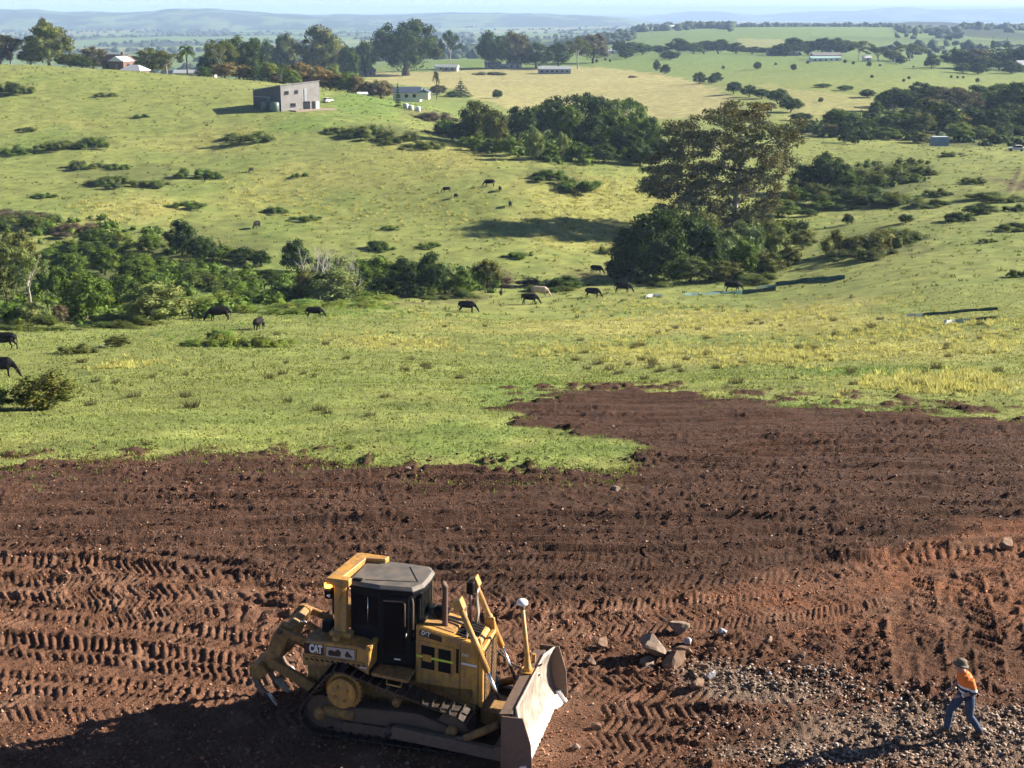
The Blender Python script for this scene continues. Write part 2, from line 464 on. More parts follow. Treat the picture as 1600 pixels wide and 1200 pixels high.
SUB = np.array((0.140, 0.067, 0.039)); TOP = np.array((0.060, 0.0300, 0.0188)); DUST = np.array((0.24, 0.135, 0.088)); GREY = np.array((0.19, 0.135, 0.10)); RED = np.array((0.185, 0.078, 0.040))
_b = poly_world([(-700, 845), (-200, 842), (0, 862), (150, 872), (330, 893), (420, 905), (520, 915), (700, 925), (850, 932), (1000, 930), (1120, 918), (1260, 905), (1340, 885), (1420, 858), (1520, 835), (1640, 800), (1900, 760)])
_bx, _by = _b[:, 0], _b[:, 1]
def soil_tint(X, Y, h, tracked):
    n1 = fbm(X / 2.5, Y / 2.0, 121, 4); n2 = fbm(X / 0.7, Y / 0.6, 131, 4)
    edge = np.interp(X, _bx, _by)
    t = sstep(-0.7, 0.9, Y - edge + 2.4 * (n1 - 0.5) + 0.8 * (n2 - 0.5))       # 1 = dark topsoil
    t = t * (0.93 + 0.07 * n1)
    # topsoil colour turns paler to the left
    pale = sstep(2, -10, X) * 0.52 * sstep(0.25, 0.7, n1 * 0.6 + n2 * 0.4)
    top = TOP[None] * (1 - pale[:, None]) + (np.array((0.135, 0.072, 0.047)))[None] * pale[:, None]
    c = SUB[None] * (1 - t[:, None]) + top * t[:, None]
    d = (0.55 * sstep(0.52, 0.78, n2) * (1 - t) + 0.3 * np.clip(tracked, 0, 1) * (1 - t) * n1)
    c = c * (1 - d[:, None]) + DUST[None] * d[:, None]
    rd = (sstep(2, 9, X) * (1 - t) * sstep(29.5, 32.5, Y + 2.5 * (n1 - 0.5)) * sstep(0.3, 0.55, n1) * 0.9)[:, None]
    dk = (sstep(1.0, 4.0, X + 3 * (n1 - 0.5)) * (1 - sstep(29.5, 32.5, Y)) * (0.35 + 0.5 * n2))[:, None] * (1 - t)[:, None]
    c = c * (1 - dk) + np.array((0.072, 0.032, 0.018))[None] * dk
    c = c * (1 - rd) + RED[None] * rd
    g = np.zeros(len(X))
    for p, rx, ry in zip(_gv, (4.2, 1.8, 2.4, 2.5, 1.0), (1.3, 0.7, 0.6, 0.9, 0.6)):
        g = np.maximum(g, 1 - sstep(0.5, 1.15, np.sqrt(((X - p.x) / rx) ** 2 + ((Y - p.y) / ry) ** 2) + 0.7 * (n2 - 0.5)))
    c = c * (1 - 0.8 * g[:, None]) + GREY[None] * 0.8 * g[:, None]
    return c * (0.86 + 0.28 * fbm(X / 0.3, Y / 0.3, 141, 3))[:, None]

# pasture colours: patches as (picture x, y, half width, half height, colour key, strength)
PC = {'lush': (0.128, 0.192, 0.042), 'dry': (0.305, 0.292, 0.092), 'hay': (0.305, 0.280, 0.120), 'scrub': (0.070, 0.085, 0.026),
      'base': (0.190, 0.218, 0.060), 'soil': (0.10, 0.062, 0.040), 'far': (0.125, 0.185, 0.050), 'wood': (0.030, 0.045, 0.022)}
PATCH = [(980, 510, 330, 16, 'dry', .75), (1200, 500, 240, 26, 'dry', .8), (1450, 545, 190, 22, 'dry', .7), (1100, 555, 190, 16, 'dry', .6), (620, 535, 110, 12, 'dry', .5),
         (1500, 600, 160, 16, 'dry', .6), (900, 345, 120, 60, 'dry', .5), (960, 300, 150, 30, 'dry', .55), (620, 260, 130, 45, 'dry', .3), (430, 300, 110, 50, 'dry', .4),
         (720, 240, 120, 25, 'dry', .55), (200, 325, 90, 25, 'dry', .7), (330, 220, 120, 20, 'dry', .4), (80, 190, 80, 20, 'dry', .3), (260, 330, 40, 18, 'dry', .7),
         (570, 165, 75, 28, 'lush', .95), (480, 195, 70, 16, 'lush', .8), (720, 690, 120, 45, 'lush', .5), (900, 705, 120, 25, 'lush', .55), (820, 620, 90, 30, 'lush', .7), (1250, 640, 260, 14, 'lush', .7),
         (50, 225, 60, 30, 'lush', .6), (300, 110, 260, 7, 'lush', .5), (700, 98, 60, 9, 'lush', .7), (1590, 212, 40, 12, 'lush', .9), (900, 112, 55, 7, 'lush', .8), (430, 440, 160, 50, 'lush', .6),
         (500, 480, 120, 14, 'lush', .75), (120, 430, 160, 60, 'scrub', .8), (330, 385, 120, 40, 'scrub', .5), (560, 430, 120, 25, 'scrub', .6), (1100, 390, 130, 40, 'scrub', .7), (1350, 290, 110, 30, 'scrub', .6),
         (1370, 375, 80, 28, 'scrub', .6), (870, 225, 150, 30, 'scrub', .8), (760, 430, 60, 10, 'soil', .6), (310, 440, 30, 8, 'soil', .5), (1590, 290, 14, 18, 'soil', .7), (930, 430, 40, 8, 'soil', .5),
         (1480, 200, 140, 40, 'scrub', .8), (670, 180, 50, 10, 'soil', .5), (440, 350, 60, 25, 'lush', .5), (880, 275, 60, 16, 'scrub', .5), (600, 205, 70, 14, 'scrub', .6),
         (120, 225, 60, 14, 'scrub', .5), (200, 275, 90, 20, 'scrub', .5), (1350, 580, 120, 8, 'lush', .8), (690, 170, 90, 20, 'lush', .45)]
_pw = []
for (px, py, hw, hh, key, st) in PATCH:
    c = at(px, py); a = at(px, py - hh); b = at(px, py + hh)
    _pw.append((c.x, c.y, hw * depth(c) / F, max(a.y - c.y, 0.6), max(c.y - b.y, 0.6), key, st))
HAY = [poly_world([(560, 112), (640, 114), (760, 107), (900, 104), (960, 107), (1040, 117), (1100, 130), (1140, 150), (1160, 165), (1080, 185), (1010, 190), (980, 185), (900, 170), (800, 170), (760, 158), (700, 140), (640, 134), (580, 128)]),
       poly_world([(1180, 130), (1240, 140), (1320, 148), (1390, 158), (1380, 172), (1300, 178), (1260, 195), (1230, 170)]),
       poly_world([(1150, 60), (1260, 64), (1230, 74), (1150, 76)])]
STRIPS = [(poly_world([(420, 490), (600, 474), (770, 462), (770, 466), (600, 479), (420, 496)]), 'soil', 0.55), (poly_world([(1235, 203), (1350, 210), (1480, 217), (1480, 221), (1350, 215), (1235, 208)]), 'hay', 0.7),
          (poly_world([(1570, 300), (1590, 262), (1598, 262), (1580, 300)]), 'soil', 0.8), (poly_world([(1588, 300), (1606, 262), (1613, 262), (1598, 300)]), 'soil', 0.8), (poly_world([(760, 440), (900, 446), (900, 449), (760, 444)]), 'soil', 0.6)]
def turf_tint(X, Y):
    n = len(X)
    n1 = fbm(X / 9, Y / 9, 201, 4); n2 = fbm(X / 2.2, Y / 2.2, 211, 4); n3 = fbm(X / 40, Y / 40, 221, 3)
    far = sstep(480, 1100, Y)
    c = np.array(PC['base'])[None] * (1 - far[:, None]) + np.array(PC['far'])[None] * far[:, None]
    m = sstep(0.42, 0.72, n1 * 0.6 + n3 * 0.4)[:, None] * 0.45
    c = c * (1 - m) + np.array(PC['lush'])[None] * m
    m = (sstep(0.50, 0.75, n3 * 0.5 + n2 * 0.5) * (1 - far))[:, None] * 0.32
    c = c * (1 - m) + np.array(PC['dry'])[None] * m
    for (x, y, rx, ryf, ryn, key, st) in _pw:
        if not ((np.abs(X - x) < rx * 1.8) & (Y > y - 1.8 * ryn) & (Y < y + 1.8 * ryf)).any(): continue
        dy = (Y - y); dy = np.where(dy > 0, dy / ryf, dy / ryn)
        r = np.sqrt(((X - x) / rx) ** 2 + dy ** 2) + 1.1 * (n1 - 0.5) + 0.9 * (n2 - 0.5)
        w = (st * (1 - sstep(0.55, 1.1, r)) * (0.65 + 0.7 * n2))[:, None].clip(0, 1)
        c = c * (1 - w) + np.array(PC[key])[None] * w
    jx = (n1 - 0.5) * 14; jy = (n3 - 0.5) * 20
    for P in HAY:
        w = inside(P, X + jx, Y + jy)[:, None] * (0.92 if P is HAY[0] else 0.55)
        c = c * (1 - w) + np.array(PC['hay'])[None] * w * (0.9 + 0.2 * n3[:, None])
    for P, key, st in STRIPS:
        w = inside(P, X + (n2 - 0.5) * 2, Y + (n2 - 0.5) * 4)[:, None] * st
        c = c * (1 - w) + np.array(PC[key])[None] * w
    # far country: fields and woods
    w = (sstep(1500, 2300, Y) * sstep(0.47, 0.56, fbm(X / 260 + 7, Y / 420, 231, 4)))[:, None]
    c = c * (1 - w) + np.array(PC['wood'])[None] * w
    w2 = (sstep(2200, 3000, Y) * sstep(0.55, 0.62, fbm(X / 500, Y / 900, 241, 3)) * 0.6)[:, None]
    c = c * (1 - w2) + np.array((0.26, 0.25, 0.10))[None] * w2
    return c * (0.85 + 0.3 * n2[:, None])

# ------------------------------------------------------------------ ground sheets
az_in = np.arange(-0.46, 0.4601, 0.00112)
if len(az_in) % 2 == 0: az_in = az_in[:-1]
ext = 0.46 + 0.004 * (np.exp(np.linspace(0, 5.1, 33)[1:]) - 1) * 0.97
az = np.concatenate([-ext[::-1], az_in, ext + (az_in[-1] - 0.46)])
if len(az) % 2 == 0: az = az[:-1]
YJ = 74.0
ynear = np.exp(np.linspace(math.log(17.0), math.log(YJ), 620))
yfar = np.exp(np.linspace(math.log(YJ), math.log(60000.0), 470))
def fan(azs, ys):
    Yg, Ag = np.meshgrid(ys, azs, indexing='ij')
    Xg = Ag * Yg
    nr, nc = Xg.shape
    idx = np.arange(nr * nc).reshape(nr, nc)
    q = np.stack([idx[:-1, :-1], idx[:-1, 1:], idx[1:, 1:], idx[1:, :-1]], -1).reshape(-1, 4)
    return Xg.ravel(), Yg.ravel(), q, nr, nc
XN, YN, QN, nrN, ncN = fan(az, ynear)
ZN = ground_z(XN, YN)
dm = dirt_mask(XN, YN)
hs, trk = soil_relief(XN, YN)
soft = dm.astype(float)
sg = soft.reshape(nrN, ncN)
for _ in range(2):
    sg = (sg + np.roll(sg, 1, 0) + np.roll(sg, -1, 0) + np.roll(sg, 1, 1) + np.roll(sg, -1, 1)) / 5
soft = sg.ravel()
wide = sg.copy()
for _ in range(14):
    wide = (wide + np.roll(wide, 1, 0) + np.roll(wide, -1, 0) + np.roll(wide, 1, 1) + np.roll(wide, -1, 1)) / 5
    wide[0], wide[-1] = wide[1], wide[-2]
wide = wide.ravel()
tuft = 0.10 * (fbm(XN / 0.55, YN / 0.55, 251, 3) - 0.35).clip(0, 1) + 0.05 * (fbm(XN / 0.16, YN / 0.16, 253, 2) - 0.5)
fade = 1 - sstep(69, YJ, YN)
ZN = ZN + (hs * soft + (tuft + 0.02) * (1 - soft)) * fade
zl = ZN.reshape(nrN, ncN); zl[-1, 1:-1:2] = 0.5 * (zl[-1, 0:-2:2] + zl[-1, 2::2]); ZN = zl.ravel()
xl = XN.reshape(nrN, ncN); xl[-1, 1:-1:2] = 0.5 * (xl[-1, 0:-2:2] + xl[-1, 2::2]); XN = xl.ravel()
fd = dm[QN].sum(1) >= 2
def part_mesh(name, faces, X, Y, Z, C, mat):
    u, inv = np.unique(faces, return_inverse=True)
    return np_mesh(name, np.stack([X[u], Y[u], Z[u]], 1), inv.reshape(-1, 4), mat, True, C[u])
CN = np.zeros((len(XN), 3))
ud = np.unique(QN[fd]); CN[ud] = soil_tint(XN[ud], YN[ud], hs[ud], trk[ud])
earth = link("bare_earth", part_mesh("bare_earth", QN[fd], XN, YN, ZN, CN, M_SOIL))
tag(earth, "churned red brown bare earth with dozer track prints", kind="structure")
ug = np.unique(QN[~fd]); CN_t = CN.copy(); CN_t[ug] = turf_tint(XN[ug], YN[ug])
# worn transition: thin grass fades into soil and soil into thin grass
_n = fbm(XN / 0.45, YN / 0.5, 271, 4)
_w = (sstep(0.02, 0.45, wide[ug] + 0.5 * (_n[ug] - 0.5)) * 0.75)[:, None]
CN_t[ug] = CN_t[ug] * (1 - _w) + soil_tint(XN[ug], YN[ug], hs[ug], trk[ug]) * 1.25 * _w
XF, YF, QF, nrF, ncF = fan(az[::2], yfar)
ZF = ground_z(XF, YF)
r0 = slice(0, ncF); ZF[r0] = zl[-1, ::2]
ZF = ZF + np.where(np.arange(len(ZF)) >= ncF, 0.16 * (fbm(XF / 1.1, YF / 1.1, 261, 2) - 0.5) * (1 - sstep(150, 400, YF)), 0)
CF = turf_tint(XF, YF)
# one grass sheet: near grass faces + everything beyond
offs = len(XN)
faces = np.vstack([QN[~fd], QF + offs])
CN = CN_t
XA = np.concatenate([XN, XF]); YA = np.concatenate([YN, YF]); ZA = np.concatenate([ZN, ZF]); CA = np.vstack([CN, CF])
pasture = link("ground", part_mesh("ground", faces, XA, YA, ZA, CA, M_TURF))
tag(pasture, "green and straw coloured pasture rolling down to the creek and beyond", kind="structure")

def surf_z(x, y):
    """actual surface height near the pad (worked soil or turf)"""
    x = np.atleast_1d(np.asarray(x, float)); y = np.atleast_1d(np.asarray(y, float))
    z = ground_z(x, y)
    d = dirt_mask(x, y)
    h, _ = soil_relief(x, y)
    return np.where(d & (y < 69), z + h, z)

# ------------------------------------------------------------------ sea, far ridges
def ridge(name, label, D0, D1, crest, seed, colr, base=-75.0, rough=0.12):
    """a far range of hills: crest = list of (picture x, picture row) at depth D0..D1"""
    xs = np.linspace(crest[0][0], crest[-1][0], 300)
    top = np.interp(xs, [c[0] for c in crest], [c[1] for c in crest])
    nv = 26
    V = []; 
    for j in range(nv):
        t = j / (nv - 1)
        D = D0 + (D1 - D0) * t
        u = (xs - 800) / F
        X = u * D; Y = np.full_like(X, D / 0.98)
        Dc = D0 + (D1 - D0) * 0.6
        ztop = HC - Dc * (SP + (top - 600) / F * CP)
        s = math.sin(math.pi * min(1, t / 1.2 if t < 0.6 else 0.5 + (t - 0.6) / 0.8)) ** 0.9
        n = fbm(X / (0.035 * D0), Y / (0.06 * D0), seed, 5)
        endf = np.clip(np.minimum((xs - xs[0]), (xs[-1] - xs)) / 60.0, 0, 1)
        Z = base + (ztop - base) * s * (0.25 + 0.75 * endf) * (1 - rough + 2 * rough * (n - 0.5) * (0.4 if abs(t - 0.6) < 0.05 else 1))
        Z = Z + 10 * (fbm(X / 90, Y / 90, seed + 3, 2) - 0.5) * s
        V.append(np.stack([X, Y, Z], 1))
    V = np.concatenate(V); idx = np.arange(nv * 300).reshape(nv, 300)
    q = np.stack([idx[:-1, :-1], idx[:-1, 1:], idx[1:, 1:], idx[1:, :-1]], -1).reshape(-1, 4)
    n1 = fbm(V[:, 0] / (0.02 * D0), V[:, 1] / (0.05 * D0), seed + 9, 4)
    w = sstep(0.5, 0.62, n1)[:, None]
    C = np.array(colr)[None] * (1 - w) + np.array((0.12, 0.16, 0.06))[None] * w
    o = link(name, np_mesh(name, V, q, M_FAR, True, C))
    tag(o, label, kind="structure")
    return o
M_FAR = attr_ground("far_country", s1=0.004, s2=0.02, lo=0.75, hi=1.2, bstr=0.0)
ridge("hills", "long blue wooded ridge far behind the left crest", 5600, 8600, [(-700, 17), (-300, 11), (-100, 12), (0, 11), (60, 11), (110, 17), (150, 14), (185, 18), (240, 15), (270, 11), (340, 10), (380, 14), (430, 18), (520, 23), (640, 31)], 301, (0.035, 0.055, 0.03))
ridge("hills", "low hazy wooded rise across the middle distance", 6500, 9500, [(380, 28), (520, 20), (600, 21), (700, 17), (800, 18), (900, 21), (960, 25), (1040, 33)], 311, (0.035, 0.055, 0.03))
ridge("hills", "faint headland across the water at upper right", 12000, 15500, [(900, 29), (1010, 24), (1080, 16), (1120, 17), (1180, 23), (1240, 17), (1330, 15), (1400, 8), (1430, 10), (1460, 13), (1540, 11), (1620, 11), (1900, 9), (2300, 14)], 321, (0.035, 0.05, 0.035), base=-82)
ridge("hills", "wooded spur before the water at upper right", 3400, 4300, [(1130, 40), (1190, 38), (1260, 37), (1330, 37), (1390, 33), (1420, 31), (1480, 33), (1540, 38), (1620, 40), (1800, 36)], 331, (0.022, 0.035, 0.02), base=-60)
msea, nsea, bsea, _o = new_mat("sea_water")
bsea.inputs['Base Color'].default_value = (0.05, 0.10, 0.14, 1); bsea.inputs['Roughness'].default_value = 0.25
sw = np.array([(-60000, 9500, -76.5), (60000, 9500, -76.5), (60000, 100000, -76.5), (-60000, 100000, -76.5)], float)
tag(link("sea", np_mesh("sea", sw, np.array([[0, 1, 2, 3]]), msea)), "pale strip of sea near the horizon", kind="structure")

# ------------------------------------------------------------------ foliage kit
def leaf_mat(name, color, color2=None, trans=0.22, var=0.35):
    m, n, b, out = new_mat(name)
    oi = n.nodes.new("ShaderNodeObjectInfo")
    at_ = n.nodes.new("ShaderNodeAttribute"); at_.attribute_name = "tint"
    c2 = color2 or tuple(c * k for c, k in zip(color, (1.25, 1.12, 0.9)))
    c = mix(n, 'MIX', oi.outputs['Random'], color, c2)
    c = mix(n, 'MULTIPLY', 1.0, c, at_.outputs[0])
    n.links.new(c, b.inputs['Base Color'])
    b.inputs['Roughness'].default_value = 0.75
    b.inputs['Specular IOR Level'].default_value = 0.12
    tr = n.nodes.new("ShaderNodeBsdfTranslucent")
    n.links.new(c, tr.inputs[0])
    ms = n.nodes.new("ShaderNodeMixShader"); ms.inputs[0].default_value = trans
    n.links.new(b.outputs[0], ms.inputs[1]); n.links.new(tr.outputs[0], ms.inputs[2])
    n.links.new(ms.outputs[0], out.inputs[0])
    return m
LEAF = {
 'dark': leaf_mat("leaves_dark", (0.035, 0.065, 0.010)),
 'mid': leaf_mat("leaves_mid", (0.069, 0.122, 0.016)),
 'olive': leaf_mat("leaves_olive", (0.098, 0.119, 0.029)),
 'sage': leaf_mat("leaves_sage", (0.142, 0.195, 0.065)),
 'bright': leaf_mat("leaves_bright", (0.145, 0.211, 0.039)),
 'autumn': leaf_mat("leaves_autumn", (0.205, 0.145, 0.048), (0.15, 0.145, 0.045)),
 'rust': leaf_mat("leaves_rust", (0.088, 0.084, 0.036), (0.100, 0.088, 0.042)),
 'scrub': leaf_mat("leaves_scrub", (0.080, 0.113, 0.022)),
 'gum': leaf_mat("leaves_gum", (0.098, 0.103, 0.036)),
 'brush': leaf_mat("leaves_brush", (0.114, 0.097, 0.059)),
}
def bark(name, c): return paint(name, c, 0.9, var=0.45, scale=6.0, spec=0.1)
BARK = {'brown': bark("bark_brown", (0.10, 0.075, 0.055)), 'pale': bark("bark_pale", (0.46, 0.42, 0.37)), 'dead': bark("bark_dead", (0.48, 0.45, 0.42))}

def tube(path, radii, sides=6):
    """verts, quads of a tapered tube"""
    P = np.asarray(path, float); V = []; n = len(P)
    for i in range(n):
        t = P[min(i + 1, n - 1)] - P[max(i - 1, 0)]; t = t / (np.linalg.norm(t) + 1e-9)
        a = np.array((0, 0, 1.0)) if abs(t[2]) < 0.9 else np.array((1.0, 0, 0))
        u = np.cross(t, a); u /= np.linalg.norm(u); w = np.cross(t, u)
        for k in range(sides):
            th = 2 * math.pi * k / sides
            V.append(P[i] + radii[i] * (math.cos(th) * u + math.sin(th) * w))
    q = []
    for i in range(n - 1):
        for k in range(sides):
            q.append((i * sides + k, i * sides + (k + 1) % sides, (i + 1) * sides + (k + 1) % sides, (i + 1) * sides + k))
    return np.array(V), np.array(q)
def join_vq(parts):
    V = []; Q = []; o = 0
    for v, q in parts:
        V.append(v); Q.append(q + o); o += len(v)
    return np.vstack(V), np.vstack(Q)

_t = (1 + 5 ** 0.5) / 2
ICO_V = np.array([(-1, _t, 0), (1, _t, 0), (-1, -_t, 0), (1, -_t, 0), (0, -1, _t), (0, 1, _t), (0, -1, -_t), (0, 1, -_t), (_t, 0, -1), (_t, 0, 1), (-_t, 0, -1), (-_t, 0, 1)], float)
ICO_V /= np.linalg.norm(ICO_V[0])
ICO_F = np.array([(0, 11, 5), (0, 5, 1), (0, 1, 7), (0, 7, 10), (0, 10, 11), (1, 5, 9), (5, 11, 4), (11, 10, 2), (10, 7, 6), (7, 1, 8), (3, 9, 4), (3, 4, 2), (3, 2, 6), (3, 6, 8), (3, 8, 9), (4, 9, 5), (2, 4, 11), (6, 2, 10), (8, 6, 7), (9, 8, 1)])

def leaves(blobs, n, leaf, rg, core=0.66, up=0.15, shell=0.35, hue=0.07):
    """blobs: (k,6) centre and radii. Returns a foliage mesh's verts, [quads, tris], tints"""
    B = np.asarray(blobs, float)
    wts = (B[:, 3] * B[:, 4] + B[:, 3] * B[:, 5]); wts /= wts.sum()
    tone = 0.72 + 0.5 * rg.random(len(B)); hs_ = rg.normal(0, hue, len(B))
    k = rg.choice(len(B), n * 2, p=wts)
    d = rg.normal(size=(n * 2, 3)); d[:, 2] += up; d /= np.linalg.norm(d, axis=1)[:, None]
    r = 1 - shell * rg.random(n * 2) ** 1.6 + 0.10 * rg.normal(size=n * 2)
    p = B[k, :3] + d * B[k, 3:] * r[:, None]
    ok = np.ones(n * 2, bool)                       # drop leaves deep inside another lobe
    for j in range(len(B)):
        q = (((p - B[j, :3]) / (B[j, 3:] * 0.72)) ** 2).sum(1) < 1
        ok &= ~(q & (k != j))
    ii = np.nonzero(ok)[0][:n]
    p, d, k = p[ii], d[ii], k[ii]; m = len(p)
    nrm = d * 0.9 + rg.normal(size=(m, 3)) * 0.75; nrm[:, 2] += 0.25
    nrm /= np.linalg.norm(nrm, axis=1)[:, None]
    a = rg.normal(size=(m, 3)); a -= (a * nrm).sum(1)[:, None] * nrm; a /= np.linalg.norm(a, axis=1)[:, None]
    b = np.cross(nrm, a)
    s = leaf * (0.6 + 0.8 * rg.random(m))[:, None]
    V = np.stack([p - a * s, p + b * s * 0.62, p + a * s, p - b * s * 0.62], 1).reshape(-1, 3)
    Q = np.arange(m * 4).reshape(-1, 4)
    tl = tone[k] * (0.75 + 0.5 * rg.random(m))
    C = np.stack([tl * (1 + hs_[k]), tl, tl * (1 - 0.5 * hs_[k])], 1).clip(0.2, 2)
    C = np.repeat(C, 4, 0)
    vs, fs, cs = [V], [], [C]; o = len(V)
    for j in range(len(B)) if core > 0 else ():
        jit = 1 + 0.22 * rg.normal(size=(12, 1))
        vs.append(B[j, :3] + ICO_V * B[j, 3:] * core * jit); fs.append(ICO_F + o); o += 12
        cs.append(np.tile(np.array([tone[j] * (1 + hs_[j]), tone[j], tone[j]]) * 0.95, (12, 1)))
    return np.vstack(vs), ([Q, np.vstack(fs)] if fs else [Q]), np.vstack(cs)

def foliage_mesh(name, blobs, n, leaf, rg, **k):
    V, Fc, C = leaves(blobs, n, leaf, rg, **k)
    return np_mesh(name, V, Fc, LEAF['mid'], False, C)

def dome_blobs(rg, n, z0, z1, rad=0.5, size=(0.13, 0.21), flat=0.85, hollow=0.75, lean=0.0):
    """lobes spread over a dome between z0 and z1"""
    out = []; zc = z0 + (z1 - z0) * 0.42
    for i in range(n):
        f = (i + 0.5) / n
        ph = i * 2.39996 + rg.uniform(-0.4, 0.4)
        cz = 1 - 1.35 * f + rg.uniform(-0.08, 0.08)
        cz = max(-0.42, cz)
        rr = math.sqrt(max(0.0, 1 - min(1, cz * cz))) if cz > 0 else 1.0 - 0.3 * abs(cz)
        s = rg.uniform(*size)
        r = hollow * rg.uniform(0.75, 1.12)
        x = rad * rr * r * math.cos(ph); y = rad * rr * r * math.sin(ph)
        z = zc + cz * ((z1 - zc) if cz > 0 else (zc - z0)) * (0.86 if cz > 0 else 1.0) * rg.uniform(0.85, 1.08)
        out.append((x + lean * (z - zc), y, z, s, s, s * flat))
    out.append((0, 0, zc, rad * 0.62, rad * 0.62, (z1 - z0) * 0.36))
    return out

def trunk_parts(rg, h, r, lean=0.05, limbs=5, top=0.6, spread=0.3):
    base = [(0, 0, -0.03)]; p = np.array((0, 0, 0.0)); path = [(0, 0, -0.04)]
    dx, dy = rg.normal(0, lean, 2)
    rad = [r * 1.5]
    for i in range(1, 6):
        t = i / 5
        path.append((dx * t + 0.01 * rg.normal(), dy * t + 0.01 * rg.normal(), h * t)); rad.append(r * (1.1 - 0.5 * t))
    parts = [tube(path, rad, 7)]
    for k in range(limbs):
        th = k * 2.4 + rg.uniform(0, 1); z = h * rg.uniform(0.55, 1.0)
        b = np.array((dx * z / h, dy * z / h, z)); L = spread * rg.uniform(0.7, 1.2); rise = (top - z) * rg.uniform(0.7, 1.0)
        pts = [b, b + np.array((0.45 * L * math.cos(th), 0.45 * L * math.sin(th), rise * 0.55)), b + np.array((L * math.cos(th + .2), L * math.sin(th + .2), rise))]
        parts.append(tube(pts, [r * 0.55, r * 0.38, r * 0.15], 5))
    return join_vq(parts)

CROWN = {}; TRUNK = {}
def variant(kind, crown, trunk=None):
    CROWN.setdefault(kind, []).append(crown)
    if trunk is not None: TRUNK.setdefault(kind, []).append(trunk)
for s in range(5):
    rg = np.random.default_rng(100 + s)
    variant('round', foliage_mesh("crown_round", dome_blobs(rg, 19 + s, 0.07, 0.97, size=(0.10, 0.18), flat=0.8), 3800, 0.022, rg),
            np_mesh("trunk_round", *trunk_parts(rg, 0.42, 0.028, limbs=5, top=0.7), BARK['brown']))
for s in range(4):
    rg = np.random.default_rng(200 + s)
    bl = dome_blobs(rg, 16, 0.34, 0.98, size=(0.09, 0.16), flat=0.55, hollow=0.9, lean=rg.uniform(-.2, .2))[:-1]
    bl.append((0, 0, 0.72, 0.2, 0.2, 0.14))
    variant('gum', foliage_mesh("crown_gum", bl, 3000, 0.022, rg, core=0.45, shell=0.6),
            np_mesh("trunk_gum", *trunk_parts(rg, 0.55, 0.024, limbs=8, top=0.86, spread=0.34), BARK['pale']))
for s in range(5):
    rg = np.random.default_rng(300 + s)
    variant('bush', foliage_mesh("crown_bush", dome_blobs(rg, 17, -0.02, 0.97, size=(0.11, 0.19), flat=0.9), 3400, 0.023, rg),
            np_mesh("trunk_bush", *trunk_parts(rg, 0.3, 0.03, limbs=4, top=0.55), BARK['brown']))
for s in range(5):
    rg = np.random.default_rng(400 + s)
    bl = []
    for i in range(20):
        x, y = rg.uniform(-.42, .42), rg.uniform(-.42, .42); e = math.hypot(x, y) / 0.5
        if e > 0.95: continue
        h = (1 - 0.6 * e * e) * rg.uniform(0.35, 0.95); sz = rg.uniform(0.08, 0.15)
        bl.append((x, y, h * 0.5, sz, sz, h * 0.5))
    variant('scrub', foliage_mesh("scrub_leaves", bl, 3200, 0.018, rg, core=0.72, up=0.5))
# Norfolk pine: whorls of drooping boughs
for s in range(2):
    rg = np.random.default_rng(500 + s)
    bl = []
    for i in range(9):
        z = 0.12 + 0.8 * i / 9; r = 0.46 * (1 - i / 9.6)
        nb = 7 if i < 6 else 5
        for k in range(nb):
            th = k * 2 * math.pi / nb + i * 0.5
            for t in (0.35, 0.7, 1.0):
                bl.append((r * t * math.cos(th), r * t * math.sin(th), z - 0.04 * t + 0.02 * rg.normal() * 0.3, r * 0.19 + 0.02, r * 0.19 + 0.02, 0.018))
    bl.append((0, 0, 0.96, 0.015, 0.015, 0.05))
    variant('pine', foliage_mesh("crown_pine", bl, 2400, 0.022, rg, core=0.8),
            np_mesh("trunk_pine", *tube([(0, 0, -0.03), (0, 0, 0.5), (0, 0, 0.97)], [0.028, 0.018, 0.004], 6), BARK['brown']))
# palm: arching fronds with hanging leaflets
for s in range(2):
    rg = np.random.default_rng(520 + s)
    V = []; Q = []; C = []; o = 0
    for k in range(34):
        th = rg.uniform(0, 6.28); el = rg.uniform(-0.7, 1.3)
        pts = []
        for t in np.linspace(0, 1, 7):
            r = 0.5 * t * math.cos(el * (1 - 0.3 * t)); z = 0.80 + 0.32 * t * math.sin(el) - 0.20 * t * t * (1.2 if el > 0 else 0.5)
            pts.append(np.array((r * math.cos(th), r * math.sin(th), z)))
        side = np.array((-math.sin(th), math.cos(th), 0)); tn = rg.uniform(0.7, 1.2)
        for i in range(6):
            w0 = 0.05 * math.sin(math.pi * (i / 6) * 0.8 + 0.35); w1 = 0.05 * math.sin(math.pi * ((i + 1) / 6) * 0.8 + 0.35) * (i < 5)
            for sg_ in (-1, 1):
                dn = np.array((0, 0, -0.03))
                V += [pts[i], pts[i + 1], pts[i + 1] + side * sg_ * w1 + dn, pts[i] + side * sg_ * w0 + dn]
                Q.append((o, o + 1, o + 2, o + 3)); o += 4; C += [(tn, tn, tn)] * 4
    variant('palm', np_mesh("crown_palm", np.array(V), np.array(Q), LEAF['mid'], False, np.array(C)),
            np_mesh("trunk_palm", *tube([(0, 0, -0.02), (0.01, 0, 0.4), (0, 0, 0.82)], [0.045, 0.035, 0.04], 8), BARK['brown']))
